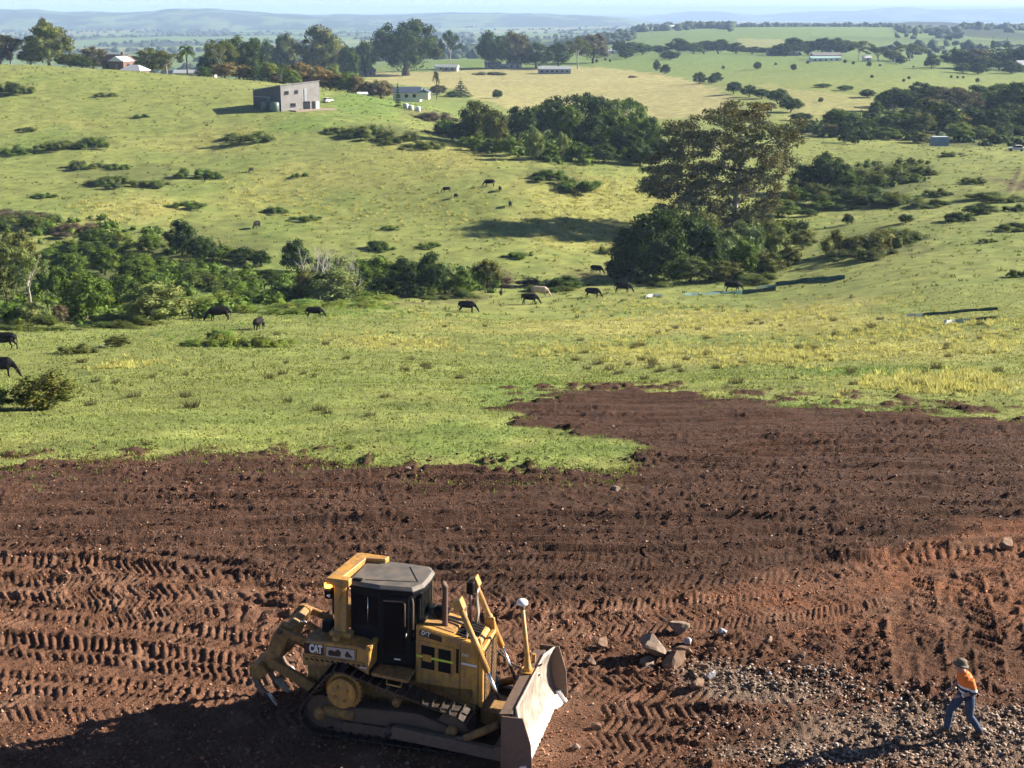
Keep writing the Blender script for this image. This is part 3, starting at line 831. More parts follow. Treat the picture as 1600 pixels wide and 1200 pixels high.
# bare dead tree
def dead_tree_mesh(seed, n=9):
    rg = np.random.default_rng(seed); parts = []
    def grow(p, d, L, r, lvl):
        q1 = p + d * L * 0.5 + rg.normal(0, 0.04 * L, 3); q2 = p + d * L + rg.normal(0, 0.08 * L, 3)
        parts.append(tube([p, q1, q2], [r, r * 0.8, r * 0.55], 5))
        if lvl == 0: return
        for _ in range(2 if lvl > 1 else 3):
            nd = d + rg.normal(0, 0.42, 3); nd[2] += 0.25; nd /= np.linalg.norm(nd)
            grow(q2 if rg.random() < 0.7 else q1, nd, L * rg.uniform(0.6, 0.85), r * 0.58, lvl - 1)
    for k in range(n):
        th = k * 2.4; d = np.array((0.35 * math.cos(th), 0.35 * math.sin(th), 1.0)); d /= np.linalg.norm(d)
        grow(np.array((0.12 * math.cos(th), 0.12 * math.sin(th), -0.02)), d, 0.36, 0.024, 3)
    return np_mesh("dead_branches", *join_vq(parts), BARK['dead'])

def set_mat(o, m):
    o.material_slots[0].link = 'OBJECT'; o.material_slots[0].material = m

_tn = [0]
def plant(kind, name, p, w, h, tone, label, cat, group=None, var=None, barkm=None, rz=None):
    """a tree or bush standing at p: crown and trunk under an Empty; scrub is one mesh"""
    _tn[0] += 1; i = _tn[0]; rr = random.Random(i * 13 + 5)
    v = (var if var is not None else rr.randrange(99)) % len(CROWN[kind])
    rz = rr.uniform(0, 6.28) if rz is None else rz
    if kind not in TRUNK:
        o = link(name, CROWN[kind][v]); set_mat(o, LEAF[tone])
        o.location = (p[0], p[1], p[2] - 0.05 * h); o.scale = (w, w * rr.uniform(0.85, 1.15), h); o.rotation_euler.z = rz
        return tag(o, label, cat, group)
    r = empty(name, (p[0], p[1], p[2] - 0.02 * h), rz)
    r.scale = (w, w * rr.uniform(0.88, 1.12), h)
    c = link("crown", CROWN[kind][v], parent=r); set_mat(c, LEAF[tone])
    t = link("trunk", TRUNK[kind][v], parent=r)
    if barkm: set_mat(t, BARK[barkm])
    return tag(r, label, cat, group)

ORD = ["first", "second", "third", "fourth", "fifth", "sixth", "seventh", "eighth", "ninth", "tenth", "eleventh", "twelfth", "thirteenth", "fourteenth", "fifteenth", "sixteenth", "seventeenth", "eighteenth", "nineteenth", "twentieth"]
def ordw(i): return ORD[i] if i < 20 else ("twenty " if i < 30 else "thirty " if i < 40 else "forty ") + (ORD[i % 10 - 1] if i % 10 else "")
ORDT = {29: "thirtieth", 39: "fortieth"}
def ordw(i): return ORD[i] if i < 20 else ORDT.get(i, ("twenty", "thirty", "forty")[(i + 1) // 10 - 2] + " " + ORD[(i + 1) % 10 - 1])
NAMES = {'round': ('broadleaf_tree', 'tree'), 'gum': ('gum_tree', 'tree'), 'bush': ('bush', 'bush'), 'pine': ('pine_tree', 'tree'), 'palm': ('palm_tree', 'tree'), 'scrub': ('scrub_patch', 'scrub')}
def grove(group, where, rows):
    """rows: (kind, px, base, top row, width px, tone, look); base is a picture row, or ('d', depth)"""
    rows = sorted(rows, key=lambda r: r[1])
    for i, (kind, px, base, top, wpx, tone, look) in enumerate(rows):
        p = at_d(px, base[1]) if isinstance(base, tuple) else at(px, base)
        D = depth(p); h = max(height_to(p, top), 0.3) * (0.86 if 'left gully' in group else 1.0); w = wpx * D / F * (1.14 if kind in ('round', 'bush') else 1.05)
        if kind == 'gum': w *= 1.05
        nm, cat = NAMES[kind]
        pos = ordw(i) + " from left" if len(rows) > 1 else ""
        plant(kind, nm, p, w, h, tone, f"{look}, {pos} {where}" if pos else f"{look} {where}", cat, group)

# ------------------------------------------------------------------ trees and bushes, far to near
R, G_, B_, P_, S_ = 'round', 'gum', 'bush', 'pine', 'scrub'
grove("trees on the crest of the left hill", "along the left hill crest", [
 (G_, 18, ('d', 478), 52, 52, 'rust', "greyish loose tree"), (R, 78, ('d', 472), 34, 76, 'olive', "large domed olive tree"), (G_, 76, ('d', 480), 24, 30, 'olive', "tall thin gum tree top"),
 (R, 48, ('d', 470), 72, 46, 'olive', "low olive tree"), (R, 112, ('d', 476), 82, 50, 'olive', "low brownish tree"), (R, 146, ('d', 500), 72, 56, 'rust', "dark rounded tree"),
 (R, 236, ('d', 500), 74, 60, 'olive', "dark rounded tree"), (G_, 262, ('d', 480), 78, 50, 'olive', "pale trunked gum tree"), (R, 128, ('d', 470), 88, 34, 'dark', "small dark tree"),
 (G_, 345, ('d', 480), 56, 46, 'olive', "tall gum with white trunk"), (R, 372, ('d', 520), 53, 56, 'dark', "broad dark tree"), (R, 330, ('d', 490), 78, 40, 'dark', "low dark tree"), (R, 395, ('d', 520), 58, 40, 'dark', "tall dark tree"),
 (R, 0, ('d', 476), 68, 44, 'rust', "brownish tree at the picture edge"), (B_, 320, ('d', 455), 103, 26, 'mid', "clipped green bush"),
])
plant('palm', 'palm_tree', at_d(293, 452), 30 * 452 / F, height_to(at_d(293, 452), 64) * 1.0, 'mid', "tall date palm on the left hill crest beside the brick house", 'tree', var=0)
grove("autumn coloured bushes behind the grey shed", "in the autumn thicket behind the grey shed", [
 (B_, 352, ('d', 436), 96, 44, 'autumn', "orange bush"), (B_, 380, ('d', 440), 100, 34, 'autumn', "rusty bush"), (P_, 398, ('d', 438), 90, 34, 'dark', "small dark conifer"), (P_, 443, ('d', 440), 92, 46, 'mid', "broad green conifer"),
 (B_, 420, ('d', 445), 96, 40, 'bright', "yellow green bush"), (B_, 470, ('d', 446), 94, 46, 'autumn', "golden bush"), (B_, 496, ('d', 446), 100, 44, 'autumn', "rusty brown bush"), (B_, 458, ('d', 436), 108, 28, 'bright', "light green bush"),
 (B_, 515, ('d', 440), 108, 40, 'autumn', "brown bush"), (B_, 545, ('d', 438), 112, 42, 'mid', "yellow green bush"), (B_, 560, ('d', 436), 118, 34, 'autumn', "gold bush"), (B_, 595, ('d', 436), 124, 38, 'brush', "long brown bush"), (B_, 576, ('d', 436), 127, 24, 'brush', "low brown bush"),
 (B_, 523, ('d', 455), 100, 28, 'sage', "grey green bush"), (B_, 430, ('d', 432), 114, 24, 'rust', "round reddish bush"),
])
grove("dark trees behind the hay field", "in the dark row behind the hay field", [
 (R, 410, ('d', 720), 55, 46, 'dark', "dark tree"), (R, 446, ('d', 740), 47, 40, 'olive', "tall olive tree"), (R, 502, ('d', 730), 38, 78, 'olive', "broad spreading fig"), (R, 545, ('d', 720), 68, 40, 'dark', "low dark tree"),
 (R, 572, ('d', 780), 60, 34, 'dark', "dark tree"), (G_, 703, ('d', 860), 45, 36, 'dark', "thin umbrella shaped gum"), (R, 768, ('d', 880), 46, 48, 'dark', "rounded dark tree"),
 (R, 800, ('d', 890), 46, 58, 'rust', "broad brownish tree"), (R, 838, ('d', 890), 66, 50, 'dark', "low dark tree"), (R, 872, ('d', 900), 66, 46, 'dark', "low dark tree"), (G_, 903, ('d', 880), 56, 44, 'olive', "tall pale trunked gum"),
 (R, 926, ('d', 950), 50, 56, 'rust', "brown domed tree"), (B_, 533, ('d', 800), 92, 42, 'dark', "clipped dark hedge"), (B_, 568, ('d', 790), 94, 30, 'dark', "clipped dark bush"),
])
grove("dark trees beyond the hay field at centre", "in the band of trees beyond the hay field", [
 (R, 968, ('d', 1130), 62, 26, 'dark', "grey green tree"), (R, 985, ('d', 1060), 64, 34, 'dark', "dark tree"), (B_, 978, ('d', 1010), 74, 26, 'dark', "dark bush"), (R, 1003, ('d', 1100), 66, 34, 'mid', "green tree"), (R, 1030, ('d', 1130), 70, 34, 'dark', "low dark tree"),
 (R, 1060, ('d', 1130), 59, 34, 'dark', "tall dark tree"), (R, 1082, ('d', 1130), 66, 36, 'mid', "green tree"), (R, 1100, ('d', 1140), 62, 38, 'dark', "dark tree"), (R, 1123, ('d', 1140), 60, 38, 'dark', "tall dark tree"), (R, 1150, ('d', 1140), 66, 34, 'dark', "dark tree"),
 (R, 1176, ('d', 1140), 72, 40, 'dark', "low dark tree"), (R, 1200, ('d', 1140), 74, 40, 'dark', "low dark tree"), (B_, 1026, ('d', 850), 92, 14, 'dark', "narrow bush"), (B_, 1039, ('d', 820), 100, 18, 'dark', "round bush"), (B_, 1046, ('d', 1000), 78, 34, 'dark', "dark bush"),
])
grove("trees around the far green roofed house", "around the far green roofed buildings at right", [
 (R, 1222, ('d', 1090), 66, 30, 'dark', "dark tree"), (R, 1240, ('d', 1100), 58, 36, 'dark', "tall dark tree"), (R, 1262, ('d', 1120), 62, 36, 'dark', "dark tree"), (R, 1285, ('d', 1120), 57, 44, 'dark', "broad dark tree"), (R, 1310, ('d', 1120), 58, 46, 'dark', "broad dark tree"), (G_, 1342, ('d', 1000), 62, 40, 'olive', "loose gum tree"),
 (G_, 1372, ('d', 980), 72, 40, 'dark', "dark gum tree"), (R, 1395, ('d', 980), 78, 30, 'olive', "low tree"), (G_, 1422, ('d', 1000), 68, 44, 'olive', "wide gum tree"), (B_, 1408, ('d', 940), 86, 20, 'dark', "dark bush"), (R, 1456, ('d', 860), 84, 24, 'dark', "upright dark tree"), (R, 1212, ('d', 1090), 72, 24, 'dark', "low dark tree"),
])
grove("trees at the far right farmstead", "of the dark farmstead trees at far right", [
 (R, 1495, ('d', 880), 76, 50, 'dark', "broad dark tree"), (R, 1520, ('d', 880), 74, 50, 'rust', "brownish domed tree"), (P_, 1548, ('d', 900), 54, 26, 'dark', "tall dark conifer"), (P_, 1570, ('d', 900), 58, 34, 'dark', "second tall conifer"), (R, 1560, ('d', 880), 78, 50, 'dark', "dark tree"), (R, 1600, ('d', 880), 68, 40, 'dark', "edge tree"),
 (R, 1535, ('d', 850), 88, 44, 'dark', "low dark tree"), (B_, 1505, ('d', 820), 98, 26, 'mid', "green bush"), (B_, 1528, ('d', 810), 98, 30, 'dark', "dark bush"), (B_, 1582, ('d', 830), 96, 36, 'dark', "wide dark bush"), (R, 1640, ('d', 880), 70, 50, 'dark', "tree beyond the edge"),
])
grove("woodland at the right edge", "in the right hand woodland below the farm", [
 (R, 1368, ('d', 470), 156, 26, 'mid', "small green tree"), (R, 1400, ('d', 520), 135, 50, 'dark', "rounded dark tree"), (R, 1380, ('d', 500), 140, 30, 'dark', "dark tree"), (R, 1440, ('d', 530), 126, 54, 'dark', "tall dark tree"), (G_, 1476, ('d', 500), 130, 62, 'rust', "brown tinged gum"), (G_, 1505, ('d', 480), 140, 60, 'rust', "brown gum"),
 (R, 1545, ('d', 500), 140, 60, 'mid', "green tree"), (R, 1588, ('d', 500), 124, 60, 'dark', "tall dark tree"), (R, 1572, ('d', 470), 160, 56, 'dark', "dark tree"), (R, 1450, ('d', 450), 152, 56, 'olive', "olive tree"), (R, 1404, ('d', 430), 174, 56, 'mid', "green tree"), (R, 1436, ('d', 415), 172, 50, 'olive', "pale olive tree"),
 (R, 1470, ('d', 420), 160, 56, 'dark', "dark tree"), (B_, 1500, ('d', 400), 190, 42, 'bright', "bright green rounded tree"), (B_, 1534, ('d', 405), 194, 40, 'sage', "pale sage tree"), (R, 1516, ('d', 440), 165, 50, 'dark', "dark tree"), (B_, 1380, ('d', 400), 198, 50, 'mid', "low green bush"), (B_, 1437, ('d', 392), 206, 32, 'olive', "yellowish bush"), (B_, 1345, ('d', 395), 204, 34, 'dark', "dark bush"),
 (R, 1312, ('d', 420), 168, 58, 'mid', "domed tree"), (B_, 1322, ('d', 398), 186, 30, 'dark', "dark oval bush"), (B_, 1294, ('d', 400), 192, 30, 'olive', "olive bush"), (B_, 1262, ('d', 410), 192, 34, 'dark', "dark bush"), (R, 1610, ('d', 440), 165, 50, 'dark', "edge tree"), (R, 1640, ('d', 460), 150, 70, 'dark', "outer tree"),
 (R, 1420, ('d', 500), 140, 46, 'dark', "dark tree"), (R, 1460, ('d', 560), 138, 50, 'dark', "dark tree"), (R, 1495, ('d', 520), 136, 50, 'rust', "brownish tree"), (R, 1525, ('d', 540), 132, 54, 'dark', "tall dark tree"), (R, 1565, ('d', 540), 128, 56, 'mid', "green tree"), (R, 1600, ('d', 480), 148, 60, 'dark', "dark tree"),
 (R, 1420, ('d', 440), 168, 46, 'dark', "dark tree"), (R, 1490, ('d', 430), 172, 50, 'olive', "olive tree"), (R, 1550, ('d', 430), 168, 54, 'dark', "dark tree"), (R, 1585, ('d', 440), 172, 50, 'mid', "green tree"), (R, 1350, ('d', 415), 186, 44, 'dark', "dark tree"), (R, 1390, ('d', 420), 180, 44, 'dark', "dark tree"), (B_, 1560, ('d', 410), 196, 44, 'dark', "dark bush"), (B_, 1590, ('d', 415), 196, 44, 'dark', "dark bush"),
 (B_, 1355, ('d', 560), 138, 30, 'dark', "hedge bush"), (B_, 1320, ('d', 600), 133, 26, 'mid', "hedge bush"), (B_, 1285, ('d', 620), 130, 26, 'mid', "hedge bush"), (B_, 1418, ('d', 410), 200, 30, 'dark', "dark low bush"),
])
grove("hedgerow trees at the end of the hay field", "along the hedgerow right of the hay field", [
 (B_, 1093, ('d', 690), 112, 20, 'dark', "round dark bush"), (B_, 1120, ('d', 700), 112, 20, 'dark', "round dark bush"), (R, 1146, ('d', 590), 126, 26, 'dark', "dark tree"), (R, 1170, ('d', 570), 132, 28, 'dark', "dark tree"), (R, 1190, ('d', 560), 138, 28, 'dark', "dark tree"), (R, 1216, ('d', 530), 137, 34, 'mid', "tall green tree"),
 (R, 1234, ('d', 490), 150, 36, 'dark', "rounded dark tree"), (B_, 1250, ('d', 455), 176, 34, 'dark', "low dark bush"), (B_, 1200, ('d', 500), 160, 30, 'dark', "dark bush"), (B_, 1112, ('d', 690), 116, 14, 'dark', "small bush"),
])
grove("rainforest trees in the middle clump", "in the rainforest clump at centre", [
 (R, 745, 226, 152, 60, 'olive', "brown green domed tree"), (R, 775, 232, 168, 46, 'olive', "olive tree"), (R, 812, 222, 162, 50, 'dark', "dark tree"), (R, 840, 215, 160, 50, 'mid', "green tree"), (R, 866, 222, 148, 58, 'dark', "tall dark tree"), (R, 885, 232, 160, 56, 'mid', "green lobed tree"), (G_, 910, 215, 138, 56, 'dark', "tall layered tree"),
 (R, 938, 226, 146, 54, 'dark', "dark tree"), (G_, 975, 205, 148, 60, 'mid', "layered green tree"), (R, 955, 236, 168, 60, 'mid', "green tree"), (R, 996, 232, 166, 50, 'bright', "yellow green tree"), (R, 1014, 240, 178, 40, 'mid', "green tree"), (R, 925, 240, 180, 60, 'dark', "brown tinged dark tree"), (R, 980, 246, 190, 60, 'dark', "dark lower tree"),
 (B_, 836, 250, 198, 30, 'sage', "pale upright tree"), (B_, 879, 248, 206, 22, 'sage', "narrow pale tree"), (B_, 795, 244, 214, 30, 'mid', "low green bush"), (B_, 858, 250, 222, 32, 'mid', "low bush"), (B_, 905, 252, 220, 40, 'mid', "low bush"), (B_, 945, 255, 224, 44, 'dark', "low dark bush"), (B_, 720, 224, 190, 40, 'dark', "dark bush"), (B_, 770, 240, 216, 40, 'dark', "dark low bush"), (B_, 1000, 258, 222, 50, 'dark', "dark bush"),
 (B_, 745, 236, 214, 34, 'mid', "bright leaved bush"), (B_, 1030, 255, 215, 40, 'dark', "dark bush"),
])
grove("single trees by the hay field", "at the hay field's near edge", [
 (P_, 720, 152, 121, 34, 'dark', "spreading conifer with pointed top"), (B_, 777, 154, 139, 17, 'dark', "small rounded tree"), (B_, 684, 148, 132, 24, 'rust', "brownish bush beside the blue roof"), (B_, 660, 150, 138, 14, 'dark', "small dark bush beside the blue roof"),
 (P_, 622, ('d', 400), 122, 10, 'dark', "slim small conifer"), (B_, 706, 152, 142, 22, 'dark', "low dark bush"),
])
plant('palm', 'palm_tree', at_d(682, 560), 12 * 560 / F, height_to(at_d(682, 560), 105), 'olive', "slender lone palm in front of the hay field", 'tree', var=1)
grove("bushes on the hay field", "growing out of the hay field", [(S_, 765, 117, 109, 52, 'scrub', "long green weed patch"), (S_, 988, 121, 117, 18, 'brush', "small brushwood heap")])

# creek gully at left
grove("trees in the left gully", "in the left gully", [
 (R, 12, 478, 352, 72, 'olive', "tall olive tree"), (G_, 50, 482, 366, 66, 'sage', "blue grey leaved tree"), (R, 85, 470, 400, 50, 'mid', "green tree"), (R, 135, 500, 408, 86, 'mid', "round green tree"), (R, 193, 480, 418, 60, 'dark', "dark tree"), (B_, 245, 503, 426, 104, 'sage', "broad pale rounded tree"),
 (B_, 52, 505, 464, 56, 'sage', "pale sage bush"), (B_, 10, 505, 466, 46, 'mid', "green bush"), (R, 285, 402, 332, 46, 'dark', "dark upright tree"), (B_, 318, 410, 362, 40, 'dark', "dark bush"), (B_, 300, 498, 462, 36, 'dark', "low dark bush"), (R, 110, 440, 385, 54, 'mid', "bushy green tree"), (R, 165, 430, 375, 50, 'mid', "bushy green tree"), (B_, 95, 505, 470, 30, 'brush', "twiggy grey bush"),
 (R, 30, 420, 345, 60, 'olive', "olive green tree"), (R, -20, 460, 350, 70, 'mid', "edge tree"), (B_, 216, 440, 395, 60, 'mid', "green bush"),
])
grove("scrub in the left gully", "of the left gully", [
 (S_, 40, 352, 318, 110, 'scrub', "dull scrub on the upper edge"), (S_, 120, 365, 338, 90, 'brush', "twiggy brown scrub"), (B_, 150, 385, 352, 50, 'mid', "green shrub"), (B_, 190, 392, 355, 44, 'bright', "yellow green shrub"), (B_, 235, 395, 360, 44, 'mid', "green shrub"), (S_, 270, 430, 392, 130, 'mid', "wide green thicket"), (S_, 340, 450, 405, 130, 'scrub', "wide thicket"),
 (S_, 210, 420, 380, 110, 'mid', "green thicket"), (B_, 345, 408, 378, 44, 'mid', "green shrub"), (B_, 380, 410, 380, 46, 'dark', "dark shrub"), (B_, 408, 416, 386, 36, 'dark', "dark shrub"), (S_, 390, 470, 432, 120, 'mid', "low green thicket"), (S_, 330, 480, 440, 100, 'bright', "bright green thicket"), (S_, 100, 400, 365, 120, 'mid', "thicket"), (B_, 420, 445, 415, 40, 'dark', "dark shrub"),
 (S_, 300, 395, 372, 100, 'dark', "shaded thicket"), (S_, 180, 510, 488, 130, 'scrub', "grassy lower fringe"), (S_, 60, 515, 492, 130, 'scrub', "grassy lower fringe"), (B_, 380, 489, 473, 32, 'bright', "bright bush beside the black cow"), (S_, 20, 340, 318, 90, 'brush', "brown scrub"),
])
grove("creek side bushes at centre left", "along the creek left of centre", [
 (B_, 462, 425, 373, 48, 'dark', "dark bush"), (B_, 515, 465, 398, 84, 'sage', "pale bush below the dead branches"), (B_, 480, 470, 420, 44, 'olive', "olive bush"), (B_, 522, 474, 416, 86, 'sage', "broad greyish bush"), (B_, 556, 462, 408, 50, 'mid', "green bush"), (B_, 590, 455, 398, 70, 'mid', "broad green bush"), (B_, 630, 458, 402, 50, 'dark', "dark bush"), (R, 674, 462, 392, 52, 'dark', "small dark tree"), (B_, 696, 458, 410, 44, 'sage', "pale bush"),
 (B_, 722, 458, 420, 44, 'mid', "green bush"), (B_, 762, 450, 404, 46, 'olive', "round grey green bush"), (B_, 610, 462, 432, 60, 'dark', "dark bush"), (B_, 650, 464, 438, 40, 'dark', "dark bush"), (S_, 560, 480, 462, 150, 'bright', "bright green reeds"), (S_, 460, 488, 468, 130, 'bright', "bright green reeds"), (S_, 700, 466, 446, 110, 'scrub', "low scrub"),
 (S_, 800, 448, 432, 110, 'brush', "twiggy scrub"), (B_, 885, 452, 430, 50, 'mid', "green shrub"), (S_, 595, 390, 376, 44, 'mid', "small dark shrub above the creek"), (S_, 440, 470, 440, 90, 'dark', "shaded scrub"), (S_, 860, 455, 440, 90, 'scrub', "low shrub"), (B_, 590, 388, 376, 34, 'dark', "small round shrub"),
])
def place_dead(px, py, top, wpx, seed, label):
    p = at(px, py); o = link("dead_tree", dead_tree_mesh(seed, 7)); D = depth(p)
    o.location = p; h = height_to(p, top); o.scale = (wpx * D / F, wpx * D / F, h * 1.0)
    tag(o, label, 'dead tree', 'dead trees by the creek')
place_dead(500, 466, 376, 60, 3, "bleached bare dead tree with many branches by the creek, left one")
place_dead(545, 466, 384, 42, 5, "bleached bare dead tree by the creek, thinner right one")

# around the big gum tree
grove("bushes around the big gum tree", "under and around the big gum tree", [
 (R, 985, 440, 352, 74, 'dark', "dark bush"), (R, 1022, 440, 322, 96, 'dark', "large dark bush"), (R, 1062, 430, 322, 90, 'dark', "tall dark bush"), (B_, 1100, 430, 350, 60, 'dark', "dark bush"), (B_, 1040, 440, 385, 80, 'dark', "dark low bush"), (B_, 1135, 420, 355, 60, 'sage', "pale bush"), (B_, 1165, 410, 340, 60, 'sage', "grey green bush"),
 (B_, 1205, 400, 345, 50, 'sage', "sage green bush"), (B_, 1162, 432, 372, 50, 'mid', "rounded green bush"), (B_, 1200, 425, 392, 56, 'olive', "low olive bush"), (B_, 1232, 416, 385, 36, 'olive', "small bush"), (B_, 1130, 438, 405, 70, 'olive', "low bush"), (B_, 1080, 442, 400, 70, 'scrub', "low pale bush"), (S_, 1020, 448, 432, 110, 'scrub', "grassy fringe"),
 (B_, 1255, 388, 358, 40, 'olive', "olive bush"), (B_, 1100, 385, 330, 60, 'olive', "bush behind the trunk"), (B_, 965, 440, 400, 40, 'dark', "small dark bush"), (S_, 1180, 440, 424, 100, 'scrub', "grassy fringe"), (B_, 1215, 338, 310, 60, 'mid', "low green bush"), (B_, 1245, 320, 292, 60, 'mid', "green shrub"),
])
grove("scrub on the right slope", "on the right hand slope", [
 (R, 1292, 300, 236, 62, 'dark', "dark round tree"), (B_, 1258, 300, 256, 46, 'dark', "dark bush"), (B_, 1275, 318, 284, 40, 'olive', "olive bush"), (B_, 1320, 302, 268, 40, 'mid', "green bush"), (S_, 1370, 285, 250, 120, 'scrub', "wide scrub"), (S_, 1410, 275, 248, 110, 'scrub', "dull scrub"), (S_, 1360, 315, 282, 140, 'scrub', "wide scrub"),
 (B_, 1340, 300, 275, 26, 'dark', "dark shrub"), (S_, 1410, 318, 296, 90, 'scrub', "scrub"), (S_, 1310, 322, 298, 110, 'mid', "green scrub"), (B_, 1425, 262, 249, 10, 'dark', "upright shrub"), (S_, 1465, 305, 290, 50, 'scrub', "patch of scrub"), (S_, 1520, 285, 272, 50, 'scrub', "small scrub"), (S_, 1320, 395, 345, 90, 'olive', "tall scrub"), (S_, 1365, 390, 342, 110, 'olive', "tall scrub"),
 (S_, 1410, 378, 352, 90, 'scrub', "scrub tail"), (S_, 1350, 405, 372, 110, 'olive', "lower scrub"), (B_, 1325, 350, 334, 18, 'dark', "small shrub"), (B_, 1415, 348, 334, 24, 'dark', "dark shrub"), (B_, 1530, 335, 318, 56, 'dark', "dark shrub"), (S_, 1500, 345, 325, 60, 'dark', "dark scrub bank"), (S_, 1590, 330, 316, 50, 'dark', "dark scrub"), (S_, 1560, 312, 298, 110, 'scrub', "long scrub"),
 (S_, 1460, 322, 310, 80, 'scrub', "long scrub"), (S_, 1590, 358, 346, 70, 'scrub', "edge scrub"), (B_, 1265, 338, 326, 26, 'mid', "small shrub"), (S_, 1545, 378, 370, 30, 'scrub', "small tuft"), (S_, 1490, 243, 236, 50, 'scrub', "low weeds"), (S_, 1590, 432, 416, 40, 'scrub', "edge weeds"),
])
grove("shrubs on the facing hillside", "on the facing hillside", [
 (S_, 90, 232, 212, 70, 'scrub', "olive scrub"), (S_, 145, 230, 206, 62, 'mid', "green scrub"), (S_, 135, 262, 246, 66, 'scrub', "olive scrub"), (S_, 185, 264, 252, 40, 'mid', "low scrub"), (S_, 180, 290, 268, 90, 'scrub', "wide scrub"), (S_, 240, 292, 278, 60, 'scrub', "low scrub"), (S_, 300, 276, 256, 60, 'mid', "green scrub"), (S_, 335, 278, 264, 40, 'mid', "low scrub"),
 (S_, 385, 220, 200, 90, 'scrub', "long dull scrub"), (S_, 25, 145, 118, 60, 'scrub', "dull scrub"), (S_, 165, 150, 142, 44, 'scrub', "small scrub"), (S_, 222, 184, 176, 30, 'mid', "small scrub"), (S_, 70, 308, 298, 40, 'mid', "small green scrub"), (S_, 20, 240, 222, 60, 'mid', "bright scrub"), (S_, 430, 332, 320, 40, 'mid', "small green scrub"), (S_, 475, 344, 332, 50, 'mid', "green scrub"),
 (S_, 570, 212, 190, 90, 'scrub', "olive scrub"), (S_, 620, 222, 198, 90, 'scrub', "olive scrub"), (S_, 660, 232, 214, 70, 'scrub', "olive scrub"), (S_, 530, 206, 194, 50, 'scrub', "olive scrub"), (S_, 860, 280, 258, 70, 'mid', "green scrub"), (S_, 905, 295, 272, 80, 'mid', "green scrub"), (S_, 680, 190, 168, 80, 'brush', "brown brushwood"), (S_, 700, 212, 182, 70, 'dark', "dark brushwood"),
 (S_, 670, 385, 376, 46, 'mid', "small green patch"), (S_, 810, 402, 392, 50, 'mid', "green patch"), (S_, 610, 358, 350, 36, 'mid', "small green patch"), (S_, 290, 325, 312, 60, 'mid', "green scrub"), (S_, 470, 276, 268, 30, 'mid', "small scrub"), (S_, 40, 205, 196, 40, 'scrub', "small scrub"), (S_, 950, 395, 378, 40, 'scrub', "grey shrub"), (S_, 985, 372, 360, 40, 'scrub', "grey shrub"),
])
grove("bushes on the near slope", "on the near grass slope", [
 (B_, 70, 640, 578, 104, 'olive', "large rounded bush below the grazing cow"), (B_, -8, 642, 604, 50, 'mid', "bush at the picture edge"), (S_, 350, 540, 516, 80, 'bright', "leafy green weeds"), (B_, 338, 535, 514, 34, 'mid', "round weed bush"), (S_, 395, 540, 518, 60, 'scrub', "dull weeds"), (S_, 430, 542, 524, 70, 'bright', "leafy weeds"), (B_, 183, 542, 526, 42, 'olive', "round bush"), (S_, 120, 552, 534, 70, 'olive', "low bush"), (S_, 300, 540, 528, 40, 'mid', "low weeds"),
])
# thin bare sapling by the weeds
_p = at(363, 530); _o = link("bare_sapling", dead_tree_mesh(11, 1)); _o.location = _p; _o.scale = (1.6, 1.6, 1.6); _o.rotation_euler = (0, 0.5, 0.4)
set_mat(_o, BARK['brown']); tag(_o, "thin leaning bare sapling above leafy weeds near a black cow", 'sapling')

# the two great trees
def great_tree(name, p, w, h, blobs, n, leaf, tone, trunk, barkm, label, rg, **k):
    r = empty(name, p); me = foliage_mesh(name + "_crown", blobs, n, leaf, rg, **k)
    c = link("crown", me, parent=r); set_mat(c, LEAF[tone])
    t = link("trunk", trunk, parent=r)
    return tag(r, label, 'tree')
rg = np.random.default_rng(900)
p = at_d(635, 800); w = 112 * 800 / F; h = height_to(p, 25)
bl = [(b[0] * w, b[1] * w, b[2] * h, b[3] * w, b[4] * w, b[5] * h * 1.1) for b in dome_blobs(rg, 34, 0.03, 0.95, size=(0.07, 0.13), flat=0.9, hollow=0.85)]
vq = trunk_parts(rg, 0.4, 0.05, limbs=7, top=0.7)
great_tree("fig_tree", p, w, h, bl, 9000, 0.55, 'dark', np_mesh("fig_trunk", vq[0] * np.array((w, w, h)), vq[1], BARK['brown']), 'brown', "huge domed dark fig tree behind the hay field", rg)

